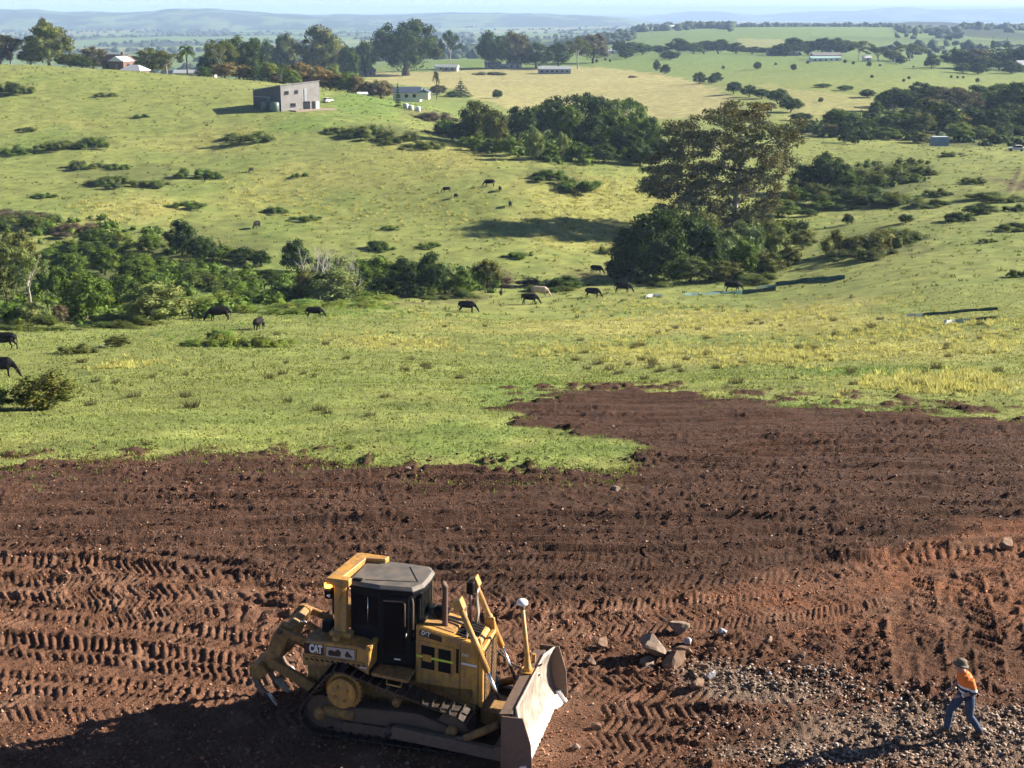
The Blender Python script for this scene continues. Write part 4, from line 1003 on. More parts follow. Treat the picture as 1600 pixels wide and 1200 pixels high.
rg = np.random.default_rng(910)
p = at(1148, 352); D = depth(p); h = height_to(p, 168); s = D / F
def Lc(px, py, dy=0.0): return np.array(((px - 1148) * s, dy, (352 - py) * s * 1.03))
bl = []
for (px, py, rx, rz, dy) in [(1040, 215, 26, 13, 2), (1075, 200, 30, 14, -2), (1110, 185, 30, 14, 3), (1150, 178, 32, 13, -1), (1190, 190, 28, 13, 2), (1215, 215, 26, 14, -2), (1060, 235, 30, 13, -3), (1100, 222, 30, 14, -4), (1130, 205, 28, 13, 0), (1175, 212, 30, 14, -4),
        (1200, 240, 26, 15, -3), (1225, 245, 20, 16, 1), (1030, 250, 26, 12, 1), (1070, 262, 32, 12, 1), (1095, 245, 24, 12, 4), (1020, 275, 24, 11, -2), (1055, 290, 30, 11, -1), (1090, 300, 26, 12, 1), (1190, 270, 24, 14, 0), (1215, 275, 18, 16, -2), (1180, 295, 22, 12, 2),
        (1120, 262, 22, 12, 4), (1030, 300, 22, 8, 2), (1065, 318, 26, 10, -2), (1110, 325, 26, 12, -1), (1165, 320, 22, 12, 2), (1140, 230, 26, 14, 5), (1155, 250, 20, 10, 5), (1240, 225, 12, 10, 0), (1130, 300, 18, 12, 3), (1010, 262, 14, 8, 0), (1085, 280, 26, 14, -5), (1125, 285, 24, 14, -4), (1045, 268, 26, 12, -5), (1100, 265, 26, 14, -5), (1170, 275, 22, 16, -4), (1205, 300, 18, 14, -2), (1080, 335, 26, 10, -3), (1045, 325, 22, 9, -3), (1130, 335, 20, 10, -3), (1165, 338, 18, 10, -2), (1060, 250, 26, 14, -6), (1120, 240, 26, 14, -5), (1160, 232, 26, 14, -5), (1190, 255, 24, 14, -5), (1225, 290, 14, 14, 0), (1025, 285, 20, 10, -4), (1035, 235, 22, 13, -3), (1015, 300, 22, 10, -1), (1000, 285, 14, 8, -2), (1060, 300, 28, 12, -4), (1100, 310, 26, 13, -4), (1085, 225, 28, 14, 1), (1150, 200, 30, 14, -4), (1205, 205, 22, 12, -3), (1180, 320, 18, 12, -3), (1045, 345, 24, 9, -2), (1105, 345, 22, 10, -3), (1130, 310, 22, 14, 3), (1165, 300, 20, 14, 4), (1120, 345, 22, 10, 2), (1175, 345, 20, 10, -2), (1195, 325, 20, 12, 1), (1150, 290, 18, 12, -3), (1210, 320, 16, 10, 2), (1090, 290, 24, 14, 4), (1060, 275, 24, 12, 3), (1155, 325, 18, 12, -4), (1140, 268, 20, 12, -4)]:
    c = Lc(px, py, dy)
    for _ in range(5):      # break each bough into loose sprays
        q = c + rg.normal(0, 1, 3) * np.array((rx * s * 0.5, 1.6, rz * s * 0.55)); k_ = rg.uniform(0.4, 0.7)
        bl.append((*q, rx * s * k_, rx * s * k_, rz * s * k_))
tr = [tube([Lc(1148, 362), Lc(1147, 345), Lc(1148, 300), Lc(1152, 270), Lc(1158, 245)], [0.85, 0.62, 0.48, 0.42, 0.3], 9)]
for path, r0 in [([(1152, 270), (1120, 262), (1075, 275), (1040, 290), (1015, 303)], .30), ([(1150, 285), (1100, 300), (1060, 305)], .22), ([(1155, 258), (1175, 235), (1200, 222), (1222, 225)], .28), ([(1158, 245), (1150, 215), (1145, 190)], .26), ([(1154, 262), (1110, 232), (1070, 218)], .26),
                 ([(1152, 270), (1185, 272), (1205, 285)], .22), ([(1150, 215), (1170, 200), (1195, 195)], .18), ([(1148, 318), (1120, 315), (1090, 322)], .16), ([(1148, 305), (1170, 300), (1190, 305)], .16), ([(1110, 232), (1090, 205)], .14), ([(1200, 222), (1215, 240), (1220, 265)], .12)]:
    dys = rg.uniform(-2.5, 2.5); n = len(path)
    tr.append(tube([Lc(a, b, dys * i / (n - 1)) for i, (a, b) in enumerate(path)], [r0 * (1 - 0.75 * i / (n - 1)) for i in range(n)], 6))
great_tree("gum_tree", p, 1, 1, bl, 58000, 0.20, 'gum', np_mesh("big_gum_trunk", *join_vq(tr), BARK['pale']), 'pale', "towering sparse brown leaved gum tree with white trunk beside the creek", rg, core=0.0, shell=0.9, hue=0.10)

# ------------------------------------------------------------------ mesh kit for made things
def bm_new(): return bmesh.new()
def bm_box(bm, x0, x1, y0, y1, z0, z1):
    vs = [bm.verts.new(p) for p in ((x0, y0, z0), (x1, y0, z0), (x1, y1, z0), (x0, y1, z0), (x0, y0, z1), (x1, y0, z1), (x1, y1, z1), (x0, y1, z1))]
    for f in ((3, 2, 1, 0), (4, 5, 6, 7), (0, 1, 5, 4), (1, 2, 6, 5), (2, 3, 7, 6), (3, 0, 4, 7)):
        bm.faces.new([vs[i] for i in f])
    return vs
def bm_prism(bm, poly, a0, a1, axis='y'):
    """polygon given in the plane across the axis, extruded from a0 to a1"""
    def pt(u, v, a): return (u, a, v) if axis == 'y' else ((u, v, a) if axis == 'z' else (a, u, v))
    b = [bm.verts.new(pt(u, v, a0)) for u, v in poly]; t = [bm.verts.new(pt(u, v, a1)) for u, v in poly]
    n = len(poly)
    bm.faces.new(b); bm.faces.new(t[::-1])
    for i in range(n): bm.faces.new((b[i], t[i], t[(i + 1) % n], b[(i + 1) % n]))
    return b + t
def bm_tube(bm, pts, rads, sides=10, cap=True):
    v, q = tube(pts, rads, sides)
    vs = [bm.verts.new(p) for p in v]
    for f in q: bm.faces.new([vs[i] for i in f])
    if cap:
        bm.faces.new(vs[:sides]); bm.faces.new(vs[-sides:])
    return vs
def bm_done(bm, name, mat, parent=None, bevel=0.0, smooth=False, M=None):
    bmesh.ops.recalc_face_normals(bm, faces=bm.faces)
    if bevel > 0:
        bmesh.ops.bevel(bm, geom=list(bm.edges), offset=bevel, segments=1, affect='EDGES', clamp_overlap=True)
    if M is not None: bmesh.ops.transform(bm, matrix=M, verts=bm.verts)
    me = bpy.data.meshes.new(name); bm.to_mesh(me); bm.free()
    if smooth:
        for p in me.polygons: p.use_smooth = True
    if mat is not None: me.materials.append(mat)
    return link(name, me, None, parent)
def box(name, mat, parent, x0, x1, y0, y1, z0, z1, bevel=0.012):
    bm = bm_new(); bm_box(bm, x0, x1, y0, y1, z0, z1); return bm_done(bm, name, mat, parent, bevel)
def prism(name, mat, parent, poly, a0, a1, axis='y', bevel=0.012):
    bm = bm_new(); bm_prism(bm, poly, a0, a1, axis); return bm_done(bm, name, mat, parent, bevel)
def pipe(name, mat, parent, pts, r, sides=10, smooth=True):
    rads = r if isinstance(r, (list, tuple)) else [r] * len(pts)
    bm = bm_new(); bm_tube(bm, pts, rads, sides); return bm_done(bm, name, mat, parent, 0, smooth)
def text(name, body, mat, parent, loc, size, rot=(math.pi / 2, 0, 0), ext=0.002, bold=0.0, sx=1.0):
    cu = bpy.data.curves.new(name, 'FONT'); cu.body = body; cu.size = size; cu.extrude = ext; cu.offset = bold
    cu.align_x = 'CENTER'; cu.align_y = 'CENTER'
    to = bpy.data.objects.new(name + "_src", cu)
    me = bpy.data.meshes.new_from_object(to)
    bpy.data.objects.remove(to)
    me.materials.clear(); me.materials.append(mat)
    o = link(name, me, None, parent); o.location = loc; o.rotation_euler = rot; o.scale = (sx, 1, 1)
    return o

DUSTY = (0.20, 0.13, 0.085)
M_YEL = paint("machine_yellow", (0.60, 0.305, 0.048), 0.5, var=0.28, scale=3.0, dirt=DUSTY, dirt_amt=0.85, bmp=0.15, streak=0.45)
M_YEL2 = paint("machine_yellow_muddy", (0.40, 0.215, 0.05), 0.7, var=0.4, scale=5.0, dirt=(0.12, 0.07, 0.042), dirt_amt=1.0, bmp=0.3, streak=0.4)
M_BLK = paint("machine_black", (0.010, 0.010, 0.011), 0.5, var=0.3, scale=4.0, dirt=(0.03, 0.025, 0.021), dirt_amt=0.2, spec=0.1)
M_ROOF = paint("dusty_cab_roof", (0.105, 0.095, 0.085), 0.6, var=0.35, scale=1.6, dirt=(0.19, 0.145, 0.105), dirt_amt=0.6)
M_TRK = paint("track_steel", (0.065, 0.056, 0.050), 0.45, metal=0.5, var=0.4, scale=9.0, dirt=(0.10, 0.06, 0.04), dirt_amt=0.6)
M_TRKF = paint("track_frame_mud", (0.115, 0.078, 0.054), 0.85, var=0.45, scale=5.0, dirt=(0.13, 0.075, 0.048), dirt_amt=0.8)
M_STEEL = paint("polished_rod", (0.75, 0.74, 0.72), 0.18, metal=1.0, var=0.1, scale=8.0)
M_BLADE = paint("worn_blade_steel", (0.42, 0.37, 0.31), 0.5, metal=0.1, var=0.45, scale=3.0, streak=0.35, dirt=(0.17, 0.115, 0.08), dirt_amt=0.75)
M_EDGE = paint("polished_cutting_edge", (0.86, 0.84, 0.80), 0.32, metal=0.35, var=0.08, scale=6.0)
M_MUDST = paint("muddy_steel", (0.16, 0.105, 0.075), 0.8, var=0.4, scale=5.0, dirt=(0.19, 0.12, 0.08), dirt_amt=0.7)
M_RUST = paint("rusty_pipe", (0.11, 0.06, 0.042), 0.8, var=0.4, scale=10.0)
M_WHITE = paint("white_paint", (0.72, 0.71, 0.68), 0.5, var=0.12, scale=8.0)
M_HOSE = paint("hose", (0.42, 0.37, 0.30), 0.6, var=0.2, scale=8.0)
M_RUB = paint("black_rubber", (0.014, 0.014, 0.014), 0.7, var=0.2, scale=8.0)
M_DECAL = paint("dark_decal", (0.016, 0.008, 0.007), 0.4, var=0.1, scale=5)
M_HIVIS = paint("reflective_lime", (0.55, 0.75, 0.06), 0.4, var=0.1, scale=6)
M_PIC = paint("picture_decal", (0.45, 0.38, 0.34), 0.4, var=0.2, scale=10)
def glass_mat(name, tint):
    m, n, b, out = new_mat(name)
    b.inputs['Base Color'].default_value = (*tint, 1); b.inputs['Roughness'].default_value = 0.06
    b.inputs['Specular IOR Level'].default_value = 0.06
    t = noise_node(n, 2.5, 4); r = ramp(n, t.outputs[0], [(0.4, 0.05), (0.75, 0.28)]); n.links.new(r.outputs[0], b.inputs['Roughness'])
    return m
M_GLASS = glass_mat("dark_cab_glass", (0.006, 0.007, 0.007))
def glow_mat(name, c, s):
    m, n, b, out = new_mat(name)
    b.inputs['Base Color'].default_value = (*c, 1); b.inputs['Emission Color'].default_value = (*c, 1); b.inputs['Emission Strength'].default_value = s
    return m
M_BEACON = glow_mat("lit_amber_lens", (1.0, 0.42, 0.05), 2.2)

# ------------------------------------------------------------------ the bulldozer (x forward, y left, z up)
DZ = empty("bulldozer", (-3.12, 26.70, 0.02))
DZ.scale = (0.925, 0.96, 0.985)
DZ.rotation_euler = (0, math.radians(1.2), math.radians(-14.0))
tag(DZ, "yellow tracked bulldozer with black cab, raised ripper and steel blade on bare earth", "bulldozer")

# hull
box("hull", M_YEL2, DZ, -0.95, 2.75, -0.50, 0.50, 0.42, 1.15, 0.03)
box("rear_case", M_YEL2, DZ, -1.05, 0.1, -0.52, 0.52, 0.6, 1.55, 0.03)

# tracks
def hull_path():
    pts = []
    for cx, cz, r in ((0.0, 1.0, 0.47), (-0.53, 0.45, 0.41), (2.43, 0.45, 0.41)):
        for k in range(120):
            a = 2 * math.pi * k / 120; pts.append((cx + r * math.cos(a), cz + r * math.sin(a)))
    pts = sorted(set(pts))
    def half(ps):
        h = []
        for p in ps:
            while len(h) >= 2 and (h[-1][0] - h[-2][0]) * (p[1] - h[-2][1]) - (h[-1][1] - h[-2][1]) * (p[0] - h[-2][0]) <= 0: h.pop()
            h.append(p)
        return h
    lo = half(pts); up = half(pts[::-1])
    return np.array(lo[:-1] + up[:-1])
HP = hull_path(); HPc = np.vstack([HP, HP[:1]])
_sl = np.concatenate([[0], np.cumsum(np.linalg.norm(np.diff(HPc, axis=0), axis=1))]); PER = _sl[-1]
def on_path(s):
    s = s % PER; x = np.interp(s, _sl, HPc[:, 0]); z = np.interp(s, _sl, HPc[:, 1])
    x2 = np.interp((s + 0.02) % PER, _sl, HPc[:, 0]); z2 = np.interp((s + 0.02) % PER, _sl, HPc[:, 1])
    return x, z, math.atan2(z2 - z, x2 - x)
NSH = 44
bm = bm_new()      # one shoe: plate with one grouser bar, x along the chain, z into the chain (outside is -z)
bm_box(bm, -0.090, 0.090, -0.28, 0.28, -0.020, 0.020)
bm_prism(bm, [(0.055, -0.019), (0.088, -0.019), (0.080, -0.075), (0.064, -0.075)], -0.277, 0.277)
bm_box(bm, -0.075, 0.075, -0.11, -0.06, 0.021, 0.075); bm_box(bm, -0.075, 0.075, 0.06, 0.11, 0.021, 0.075)
bmesh.ops.recalc_face_normals(bm, faces=bm.faces)
me_shoe = bpy.data.meshes.new("track_shoe"); bm.to_mesh(me_shoe); bm.free(); me_shoe.materials.append(M_TRK)
def gear(name, mat, parent, c, r, y0, y1, teeth, tooth, bolts=0, side=-1):
    bm = bm_new(); poly = []
    n = teeth * 4
    for k in range(n):
        a = 2 * math.pi * k / n; rr = r + (tooth if k % 4 in (1, 2) else 0); poly.append((c[0] + rr * math.cos(a), c[1] + rr * math.sin(a)))
    bm_prism(bm, poly, y0, y1); return bm_done(bm, name, mat, parent, 0)
for sd in (-1, 1):
    yc = sd * 0.94
    pth = [(float(a), yc, float(b)) for a, b in HP[::6]]
    tr = pipe("track", M_TRKF, DZ, [(-0.2, yc, 0.30), (2.2, yc, 0.30)], 0.05)      # lower chain guide rail carries the shoes
    if sd < 0: tr["label"] = "near steel crawler track with single bar shoes"
    else: tr["label"] = "far steel crawler track with single bar shoes"
    for i in range(NSH):
        x, z, a = on_path(i * PER / NSH + 0.03)
        o = link("track_shoe", me_shoe, None, tr); o.location = (x, yc, z); o.rotation_euler = (0, -a, 0)
    oy = sd * 1.10
    yo = sorted((sd * 0.80, sd * 1.16))
    sp = gear("sprocket", M_YEL, DZ, (0, 1.0), 0.385, *sorted((sd * 0.9, sd * 1.05)), 25, 0.03)
    hub = gear("final_drive_cover", M_YEL, DZ, (0, 1.0), 0.315, *sorted((sd * 1.04, sd * 1.19)), 36, 0.012)
    for k in range(4):
        a = k * math.pi / 2 + 0.5
        pipe("bolt", M_YEL2, hub, [(0.16 * math.cos(a), sd * 1.18, 1 + 0.16 * math.sin(a)), (0.16 * math.cos(a), sd * 1.215, 1 + 0.16 * math.sin(a))], 0.04, 8, False)
    for cx in (-0.53, 2.43):
        gear("idler_wheel", M_TRKF, DZ, (cx, 0.45), 0.37, *sorted((sd * 0.86, sd * 1.02)), 30, 0.0)
        pipe("idler_hub", M_YEL2, DZ, [(cx, sd * 0.7, 0.45), (cx, sd * 1.16, 0.45)], 0.13, 14)
    for k in range(6):
        pipe("track_roller", M_TRKF, DZ, [(-0.1 + k * 0.4, sd * 0.74, 0.24), (-0.1 + k * 0.4, sd * 1.14, 0.24)], 0.13, 12)
    pipe("carrier_roller", M_YEL2, DZ, [(1.2, sd * 0.7, 0.92), (1.2, sd * 1.12, 0.92)], 0.09, 12)
    prism("roller_frame", M_TRKF, DZ, [(-0.45, 0.36), (2.3, 0.36), (2.35, 0.55), (1.7, 0.74), (0.5, 0.70), (-0.45, 0.58)], *sorted((sd * 0.74, sd * 1.12)), bevel=0.03)
    pipe("recoil_housing", M_YEL2, DZ, [(-0.45, sd * 1.05, 0.52), (0.25, sd * 1.05, 0.50)], [0.11, 0.13], 12)
    box("track_guard", M_TRKF, DZ, 0.0, 2.1, *sorted((sd * 1.125, sd * 1.155)), 0.16, 0.36, 0.008)

# rear fenders with tank and decals
for sd in (-1, 1):
    y0, y1 = sorted((sd * 0.56, sd * 1.16))
    fd_ = prism("fender_tank", M_YEL, DZ, [(-0.84, 1.62), (-0.55, 1.60), (0.05, 1.72), (0.62, 1.56), (0.64, 2.0), (0.30, 2.06), (-0.60, 2.06), (-0.84, 2.0)], y0, y1, bevel=0.02)
    ye = sd * 1.162
    prism("lower_skirt", M_YEL2, fd_, [(-0.86, 1.74), (-0.86, 1.52), (-0.35, 1.58), (-0.05, 1.70), (0.25, 1.66), (0.62, 1.50), (0.62, 1.74)], *sorted((ye, ye + sd * 0.03)), bevel=0.004)
    for k in range(12):
        x = -0.82 + k * 0.118
        prism("hazard_stripe", M_BLK, fd_, [(x, 1.70), (x + 0.055, 1.70), (x + 0.095, 1.655), (x + 0.040, 1.655)], *sorted((ye + sd * 0.031, ye + sd * 0.035)), bevel=0)
    box("seam", M_BLK, fd_, -0.40, -0.39, *sorted((ye - sd * 0.01, ye + sd * 0.004)), 1.76, 2.04, 0)
    box("seam", M_BLK, fd_, 0.335, 0.345, *sorted((ye - sd * 0.01, ye + sd * 0.004)), 1.76, 2.03, 0)
    box("front_lip", M_YEL, fd_, 0.56, 0.66, *sorted((sd * 0.60, sd * 1.17)), 2.0, 2.09, 0.008)
    if sd < 0:
        box("logo_panel", M_DECAL, fd_, -0.84, -0.41, -1.170, -1.1625, 1.775, 2.005, 0)
        text("logo_lettering", "CAT", M_WHITE, fd_, (-0.575, -1.172, 1.895), 0.235, bold=0.013, sx=0.62)
        prism("logo_triangle", M_YEL, fd_, [(-0.645, 1.808), (-0.505, 1.808), (-0.575, 1.868)], -1.180, -1.1745, bevel=0)
        pc = box("picture_decal", M_PIC, fd_, -0.34, 0.30, -1.170, -1.1625, 1.775, 1.985, 0)
        box("decal_border", M_DECAL, fd_, -0.355, 0.315, -1.1664, -1.1622, 1.762, 1.998, 0)
        prism("machine_silhouette", M_DECAL, fd_, [(-0.28, 1.80), (-0.02, 1.80), (0.0, 1.90), (-0.08, 1.96), (-0.14, 1.90), (-0.24, 1.93), (-0.30, 1.88)], -1.174, -1.1705, bevel=0)
        prism("machine_silhouette", M_DECAL, fd_, [(0.10, 1.81), (0.27, 1.81), (0.24, 1.84), (0.13, 1.95), (0.08, 1.86)], -1.174, -1.1705, bevel=0)
        box("small_sticker", M_PIC, fd_, 0.42, 0.58, -1.1985, -1.193, 1.62, 1.665, 0)
    fc = pipe("filler_cap", M_YEL, DZ, [(-0.18, sd * 0.98, 2.05), (-0.18, sd * 0.98, 2.16)], 0.085, 16, False)
    box("fender_plate", M_YEL2, DZ, -0.80, -0.22, *sorted((sd * 0.60, sd * 1.10)), 2.061, 2.072, 0.004)
box("rear_box", M_BLK, DZ, -0.62, -0.40, -0.72, -0.50, 2.07, 2.30, 0.02)
# steps beside the cab
for sd in (-1, 1):
    st = prism("step_plate", M_YEL2, DZ, [(0.66, 1.46), (1.46, 1.40), (1.46, 1.46), (0.66, 1.53)], *sorted((sd * 0.62, sd * 1.14)), bevel=0.008)
    for k in range(5):
        box("tread_rib", M_YEL2, st, 0.72 + 0.15 * k, 0.75 + 0.15 * k, *sorted((sd * 0.66, sd * 1.10)), 1.50 - 0.013 * k, 1.532 - 0.013 * k, 0)
    pipe("step_loop", M_YEL, DZ, [(1.02, sd * 1.13, 1.45), (1.02, sd * 1.20, 1.36), (1.34, sd * 1.20, 1.33), (1.34, sd * 1.13, 1.42)], 0.018, 6)

# cab
CABP = [(0.02, -0.64), (0.70, -0.70), (1.34, -0.62), (1.50, -0.36), (1.54, 0.0), (1.50, 0.36), (1.34, 0.62), (0.70, 0.70), (0.02, 0.64)]
cab = prism("cab", M_BLK, DZ, CABP, 1.50, 3.10, 'z', 0.015)
cab["label"] = "black cab shell with dark windows"
rf_ = [(-0.05, -0.66), (0.70, -0.73), (1.42, -0.66), (1.58, -0.38), (1.60, 0.0), (1.58, 0.38), (1.42, 0.62), (0.75, 0.66), (-0.05, 0.62)]
bm = bm_new(); lo = [bm.verts.new((x, y, 3.10)) for x, y in rf_]; md = [bm.verts.new((x, y, 3.17)) for x, y in rf_]
cx_, cy_ = 0.72, 0.0; hi = [bm.verts.new((cx_ + (x - cx_) * 0.93, cy_ + (y - cy_) * 0.90, 3.225)) for x, y in rf_]
n_ = len(rf_)
bm.faces.new(lo[::-1]); bm.faces.new(hi)
for a, b in ((lo, md), (md, hi)):
    for i in range(n_): bm.faces.new((a[i], a[(i + 1) % n_], b[(i + 1) % n_], b[i]))
roof = bm_done(bm, "cab_roof", M_ROOF, DZ, 0.006)
roof["label"] = "dusty grey cab roof"
prism("roof_rim", M_BLK, roof, [(cx_ + (x - cx_) * 1.012, y * 1.012) for x, y in rf_], 3.095, 3.155, 'z', 0.006)
pipe("roof_seam", M_BLK, roof, [(1.0, 0.42, 3.229), (1.42, -0.30, 3.229), (0.3, -0.50, 3.229)], 0.008, 5)
box("roof_latch", M_BLK, roof, 0.05, 0.26, -0.60, -0.50, 3.21, 3.26, 0.01)
def pane(name, p0, p1, z0, z1, out=0.012, mat=None, parent=None):
    """a flat pane standing on the plan line p0-p1, a little outside it"""
    a = np.array(p0); b = np.array(p1); d = (b - a) / np.linalg.norm(b - a); nrm = np.array((d[1], -d[0]))
    if nrm @ (a - np.array((0.72, 0.0))) < 0: nrm = -nrm
    bm = bm_new()
    q = [(*(a + nrm * 0.002), z0), (*(b + nrm * 0.002), z0), (*(b + nrm * 0.002), z1), (*(a + nrm * 0.002), z1)]
    r = [(x + nrm[0] * out, y + nrm[1] * out, z) for x, y, z in q]
    v = [bm.verts.new(p) for p in q + r]
    for f in ((0, 1, 2, 3), (7, 6, 5, 4), (0, 4, 5, 1), (1, 5, 6, 2), (2, 6, 7, 3), (3, 7, 4, 0)): bm.faces.new([v[i] for i in f])
    return bm_done(bm, name, mat or M_GLASS, parent or cab, 0.004)
def lerp(a, b, t): return (a[0] + (b[0] - a[0]) * t, a[1] + (b[1] - a[1]) * t)
for sgn in (-1, 1):
    A, B, C, D_ = (0.02, sgn * 0.64), (0.70, sgn * 0.70), (1.34, sgn * 0.62), (1.50, sgn * 0.36)
    w1 = pane("side_window", lerp(A, B, 0.12), lerp(A, B, 0.92), 2.32, 2.96)
    ax = lerp(A, B, 0.60)
    pipe("window_bar", M_STEEL, cab, [(ax[0], ax[1] + sgn * 0.02, 2.33), (ax[0], ax[1] + sgn * 0.02, 2.95)], 0.012, 6)
    dr = pane("cab_door", lerp(B, C, 0.04), lerp(B, C, 0.97), 1.62, 3.02, 0.02, M_BLK, DZ)
    n0, n1 = lerp(B, C, 0.14), lerp(B, C, 0.86)
    pane("door_window", (n0[0], n0[1] + sgn * 0.02), (n1[0], n1[1] + sgn * 0.02), 1.80, 2.92, 0.008, M_GLASS, dr)
    pipe("grab_rail", M_BLK if sgn > 0 else M_MUDST, dr, [(n0[0], n0[1] + sgn * 0.05, 2.93), (n1[0] - 0.05, n1[1] + sgn * 0.05, 2.93), (n1[0], n1[1] + sgn * 0.05, 2.88), (n1[0], n1[1] + sgn * 0.05, 2.40)], 0.016, 6)
    pipe("door_handle", M_STEEL, dr, [(n1[0] + 0.03, n1[1] + sgn * 0.05, 2.24), (n1[0] + 0.03, n1[1] + sgn * 0.05, 2.14)], 0.018, 6)
    pane("front_quarter_window", lerp(C, D_, 0.12), lerp(C, D_, 0.9), 2.05, 2.98)
    pane("windscreen", lerp(D_, (1.54, 0), 0.06), lerp(D_, (1.54, 0), 0.96), 2.15, 2.98)
    pipe("corner_rail", M_MUDST, cab, [(1.40, sgn * 0.64, 3.0), (1.43, sgn * 0.66, 2.9), (1.43, sgn * 0.66, 2.35)], 0.018, 6)
pane("rear_window", (0.02, -0.5), (0.02, 0.5), 2.3, 2.96)
box("door_sticker", M_WHITE, cab, 1.02, 1.16, -0.70, -0.6945, 1.66, 1.69, 0)
pipe("aerial", M_BLK, cab, [(1.52, -0.12, 3.2), (1.70, -0.10, 3.05), (1.72, -0.10, 2.5)], 0.008, 5)

# roll over frame
rp = box("rollover_post", M_YEL, DZ, -0.30, -0.02, -0.80, -0.66, 2.06, 3.16, 0.02)
box("post_foot", M_YEL, rp, -0.40, 0.10, -0.86, -0.60, 2.062, 2.17, 0.015)
rp2 = box("rollover_post", M_YEL, DZ, -0.30, -0.02, 0.66, 0.80, 2.06, 3.16, 0.02)
box("post_foot", M_YEL, rp2, -0.40, 0.10, 0.60, 0.86, 2.062, 2.17, 0.015)
prism("rollover_beam", M_YEL, DZ, [(-0.46, -0.84), (0.06, -0.84), (0.06, -0.66), (-0.13, -0.62), (-0.02, 0.42), (0.42, 0.46), (0.44, 0.66), (-0.22, 0.70), (-0.32, 0.62)], 3.165, 3.31, 'z', 0.015)
pipe("gusset_rod", M_YEL, DZ, [(-0.05, -0.83, 3.17), (-0.20, -0.83, 2.85)], 0.03, 6, False)
bc = pipe("beacon", M_BEACON, DZ, [(-0.42, -0.80, 3.11), (-0.42, -0.80, 3.18)], 0.085, 14)
bc["label"] = "lit amber beacon under the rear roof corner"
wl = box("work_light", M_BLK, DZ, -0.50, -0.33, -0.84, -0.68, 2.86, 3.06, 0.02)
pipe("lens", M_STEEL, wl, [(-0.40, -0.842, 2.93), (-0.40, -0.855, 2.93)], 0.045, 10)
box("light_bracket", M_BLK, DZ, -0.36, -0.30, -0.76, -0.70, 2.5, 2.9, 0.01)

# engine
hood = prism("engine_hood", M_YEL, DZ, [(1.42, 1.02), (2.84, 0.78), (2.84, 2.04), (2.76, 2.12), (1.42, 2.40)], -0.50, 0.50, bevel=0.03)
prism("hood_top_panel", M_YEL2, hood, [(1.50, 2.388), (2.25, 2.232), (2.25, 2.244), (1.50, 2.400)], -0.34, 0.34, bevel=0.003)
prism("top_grille", M_BLK, hood, [(2.30, 2.222), (2.74, 2.130), (2.74, 2.145), (2.30, 2.237)], -0.36, 0.36, bevel=0.003)
for k in range(7):
    prism("grille_rib", M_TRK, hood, [(2.30, 2.238), (2.74, 2.146), (2.74, 2.158), (2.30, 2.250)], -0.34 + k * 0.11, -0.32 + k * 0.11, bevel=0)
for sd in (-1, 1):
    y0 = sd * 0.502
    def pl(name, mat, par, x0, x1, zt0, zt1, zb0, zb1, o0, o1, bev=0.004):
        return prism(name, mat, par, [(x0, zb0), (x1, zb1), (x1, zt1), (x0, zt0)], *sorted((y0 + sd * o0, y0 + sd * o1)), bevel=bev)
    sl_ = -0.06
    def zz(z, x): return z - (x - 1.5) * 0.075
    ed = pl("engine_door", M_YEL, hood, 1.50, 2.30, 2.06, 2.0, 1.42, 1.36, 0, 0.022)
    for (xa, xb) in ((1.57, 1.87), (1.95, 2.23)):
        for (zb, zt) in ((1.48, 1.70), (1.76, 1.98)):
            pl("door_screen", M_BLK, ed, xa, xb, zz(zt, xa), zz(zt, xb), zz(zb, xa), zz(zb, xb), 0.023, 0.030, 0)
    pl("reflective_strip", M_HIVIS, ed, 1.46, 1.60, zz(1.755, 1.46), zz(1.755, 1.60), zz(1.715, 1.46), zz(1.715, 1.60), 0.031, 0.036, 0)
    pl("reflective_strip", M_HIVIS, ed, 1.80, 2.28, zz(1.755, 1.80), zz(1.755, 2.28), zz(1.715, 1.80), zz(1.715, 2.28), 0.032, 0.037, 0)
    pl("door_latch", M_YEL, ed, 1.60, 1.80, zz(1.80, 1.6), zz(1.80, 1.8), zz(1.65, 1.6), zz(1.65, 1.8), 0.031, 0.05, 0.005)
    pl("air_slot", M_BLK, hood, 2.34, 2.40, 1.98, 1.975, 1.45, 1.445, 0.001, 0.008, 0)
    pl("white_strip", M_WHITE, hood, 2.46, 2.80, 1.70, 1.67, 1.655, 1.625, 0.001, 0.005, 0)
    pl("badge_panel", M_DECAL, hood, 1.52, 2.02, 2.30, 2.195, 2.17, 2.075, 0.001, 0.005, 0)
    pl("panel_seam", M_BLK, hood, 2.425, 2.437, 2.10, 2.098, 0.95, 0.948, 0.0, 0.004, 0)
    if sd < 0:
        text("model_lettering", "D6T", M_WHITE, hood, (1.66, -0.5085, 2.218), 0.125, rot=(math.pi / 2, 0.2, 0), bold=0.005, sx=0.85)
        text("hood_lettering", "CAT", M_WHITE, hood, (2.54, -0.504, 1.86), 0.08, rot=(math.pi / 2, 0.08, 0), bold=0.002)
box("cowl", M_BLK, DZ, 1.425, 1.60, -0.46, 0.46, 2.41, 2.47, 0.01)
rg_ = box("radiator_guard", M_YEL, DZ, 2.845, 2.95, -0.52, 0.52, 0.76, 2.05, 0.02)
box("radiator_core", M_BLK, rg_, 2.951, 2.957, -0.45, 0.45, 0.85, 1.98, 0)
for k in range(12):
    box("guard_slat", M_MUDST, rg_, 2.958, 2.975, -0.45, 0.45, 0.88 + k * 0.092, 0.92 + k * 0.092, 0)
for k in range(9):
    box("guard_bar", M_YEL2, rg_, 2.976, 2.988, -0.44 + k * 0.108, -0.42 + k * 0.108, 0.86, 1.97, 0)
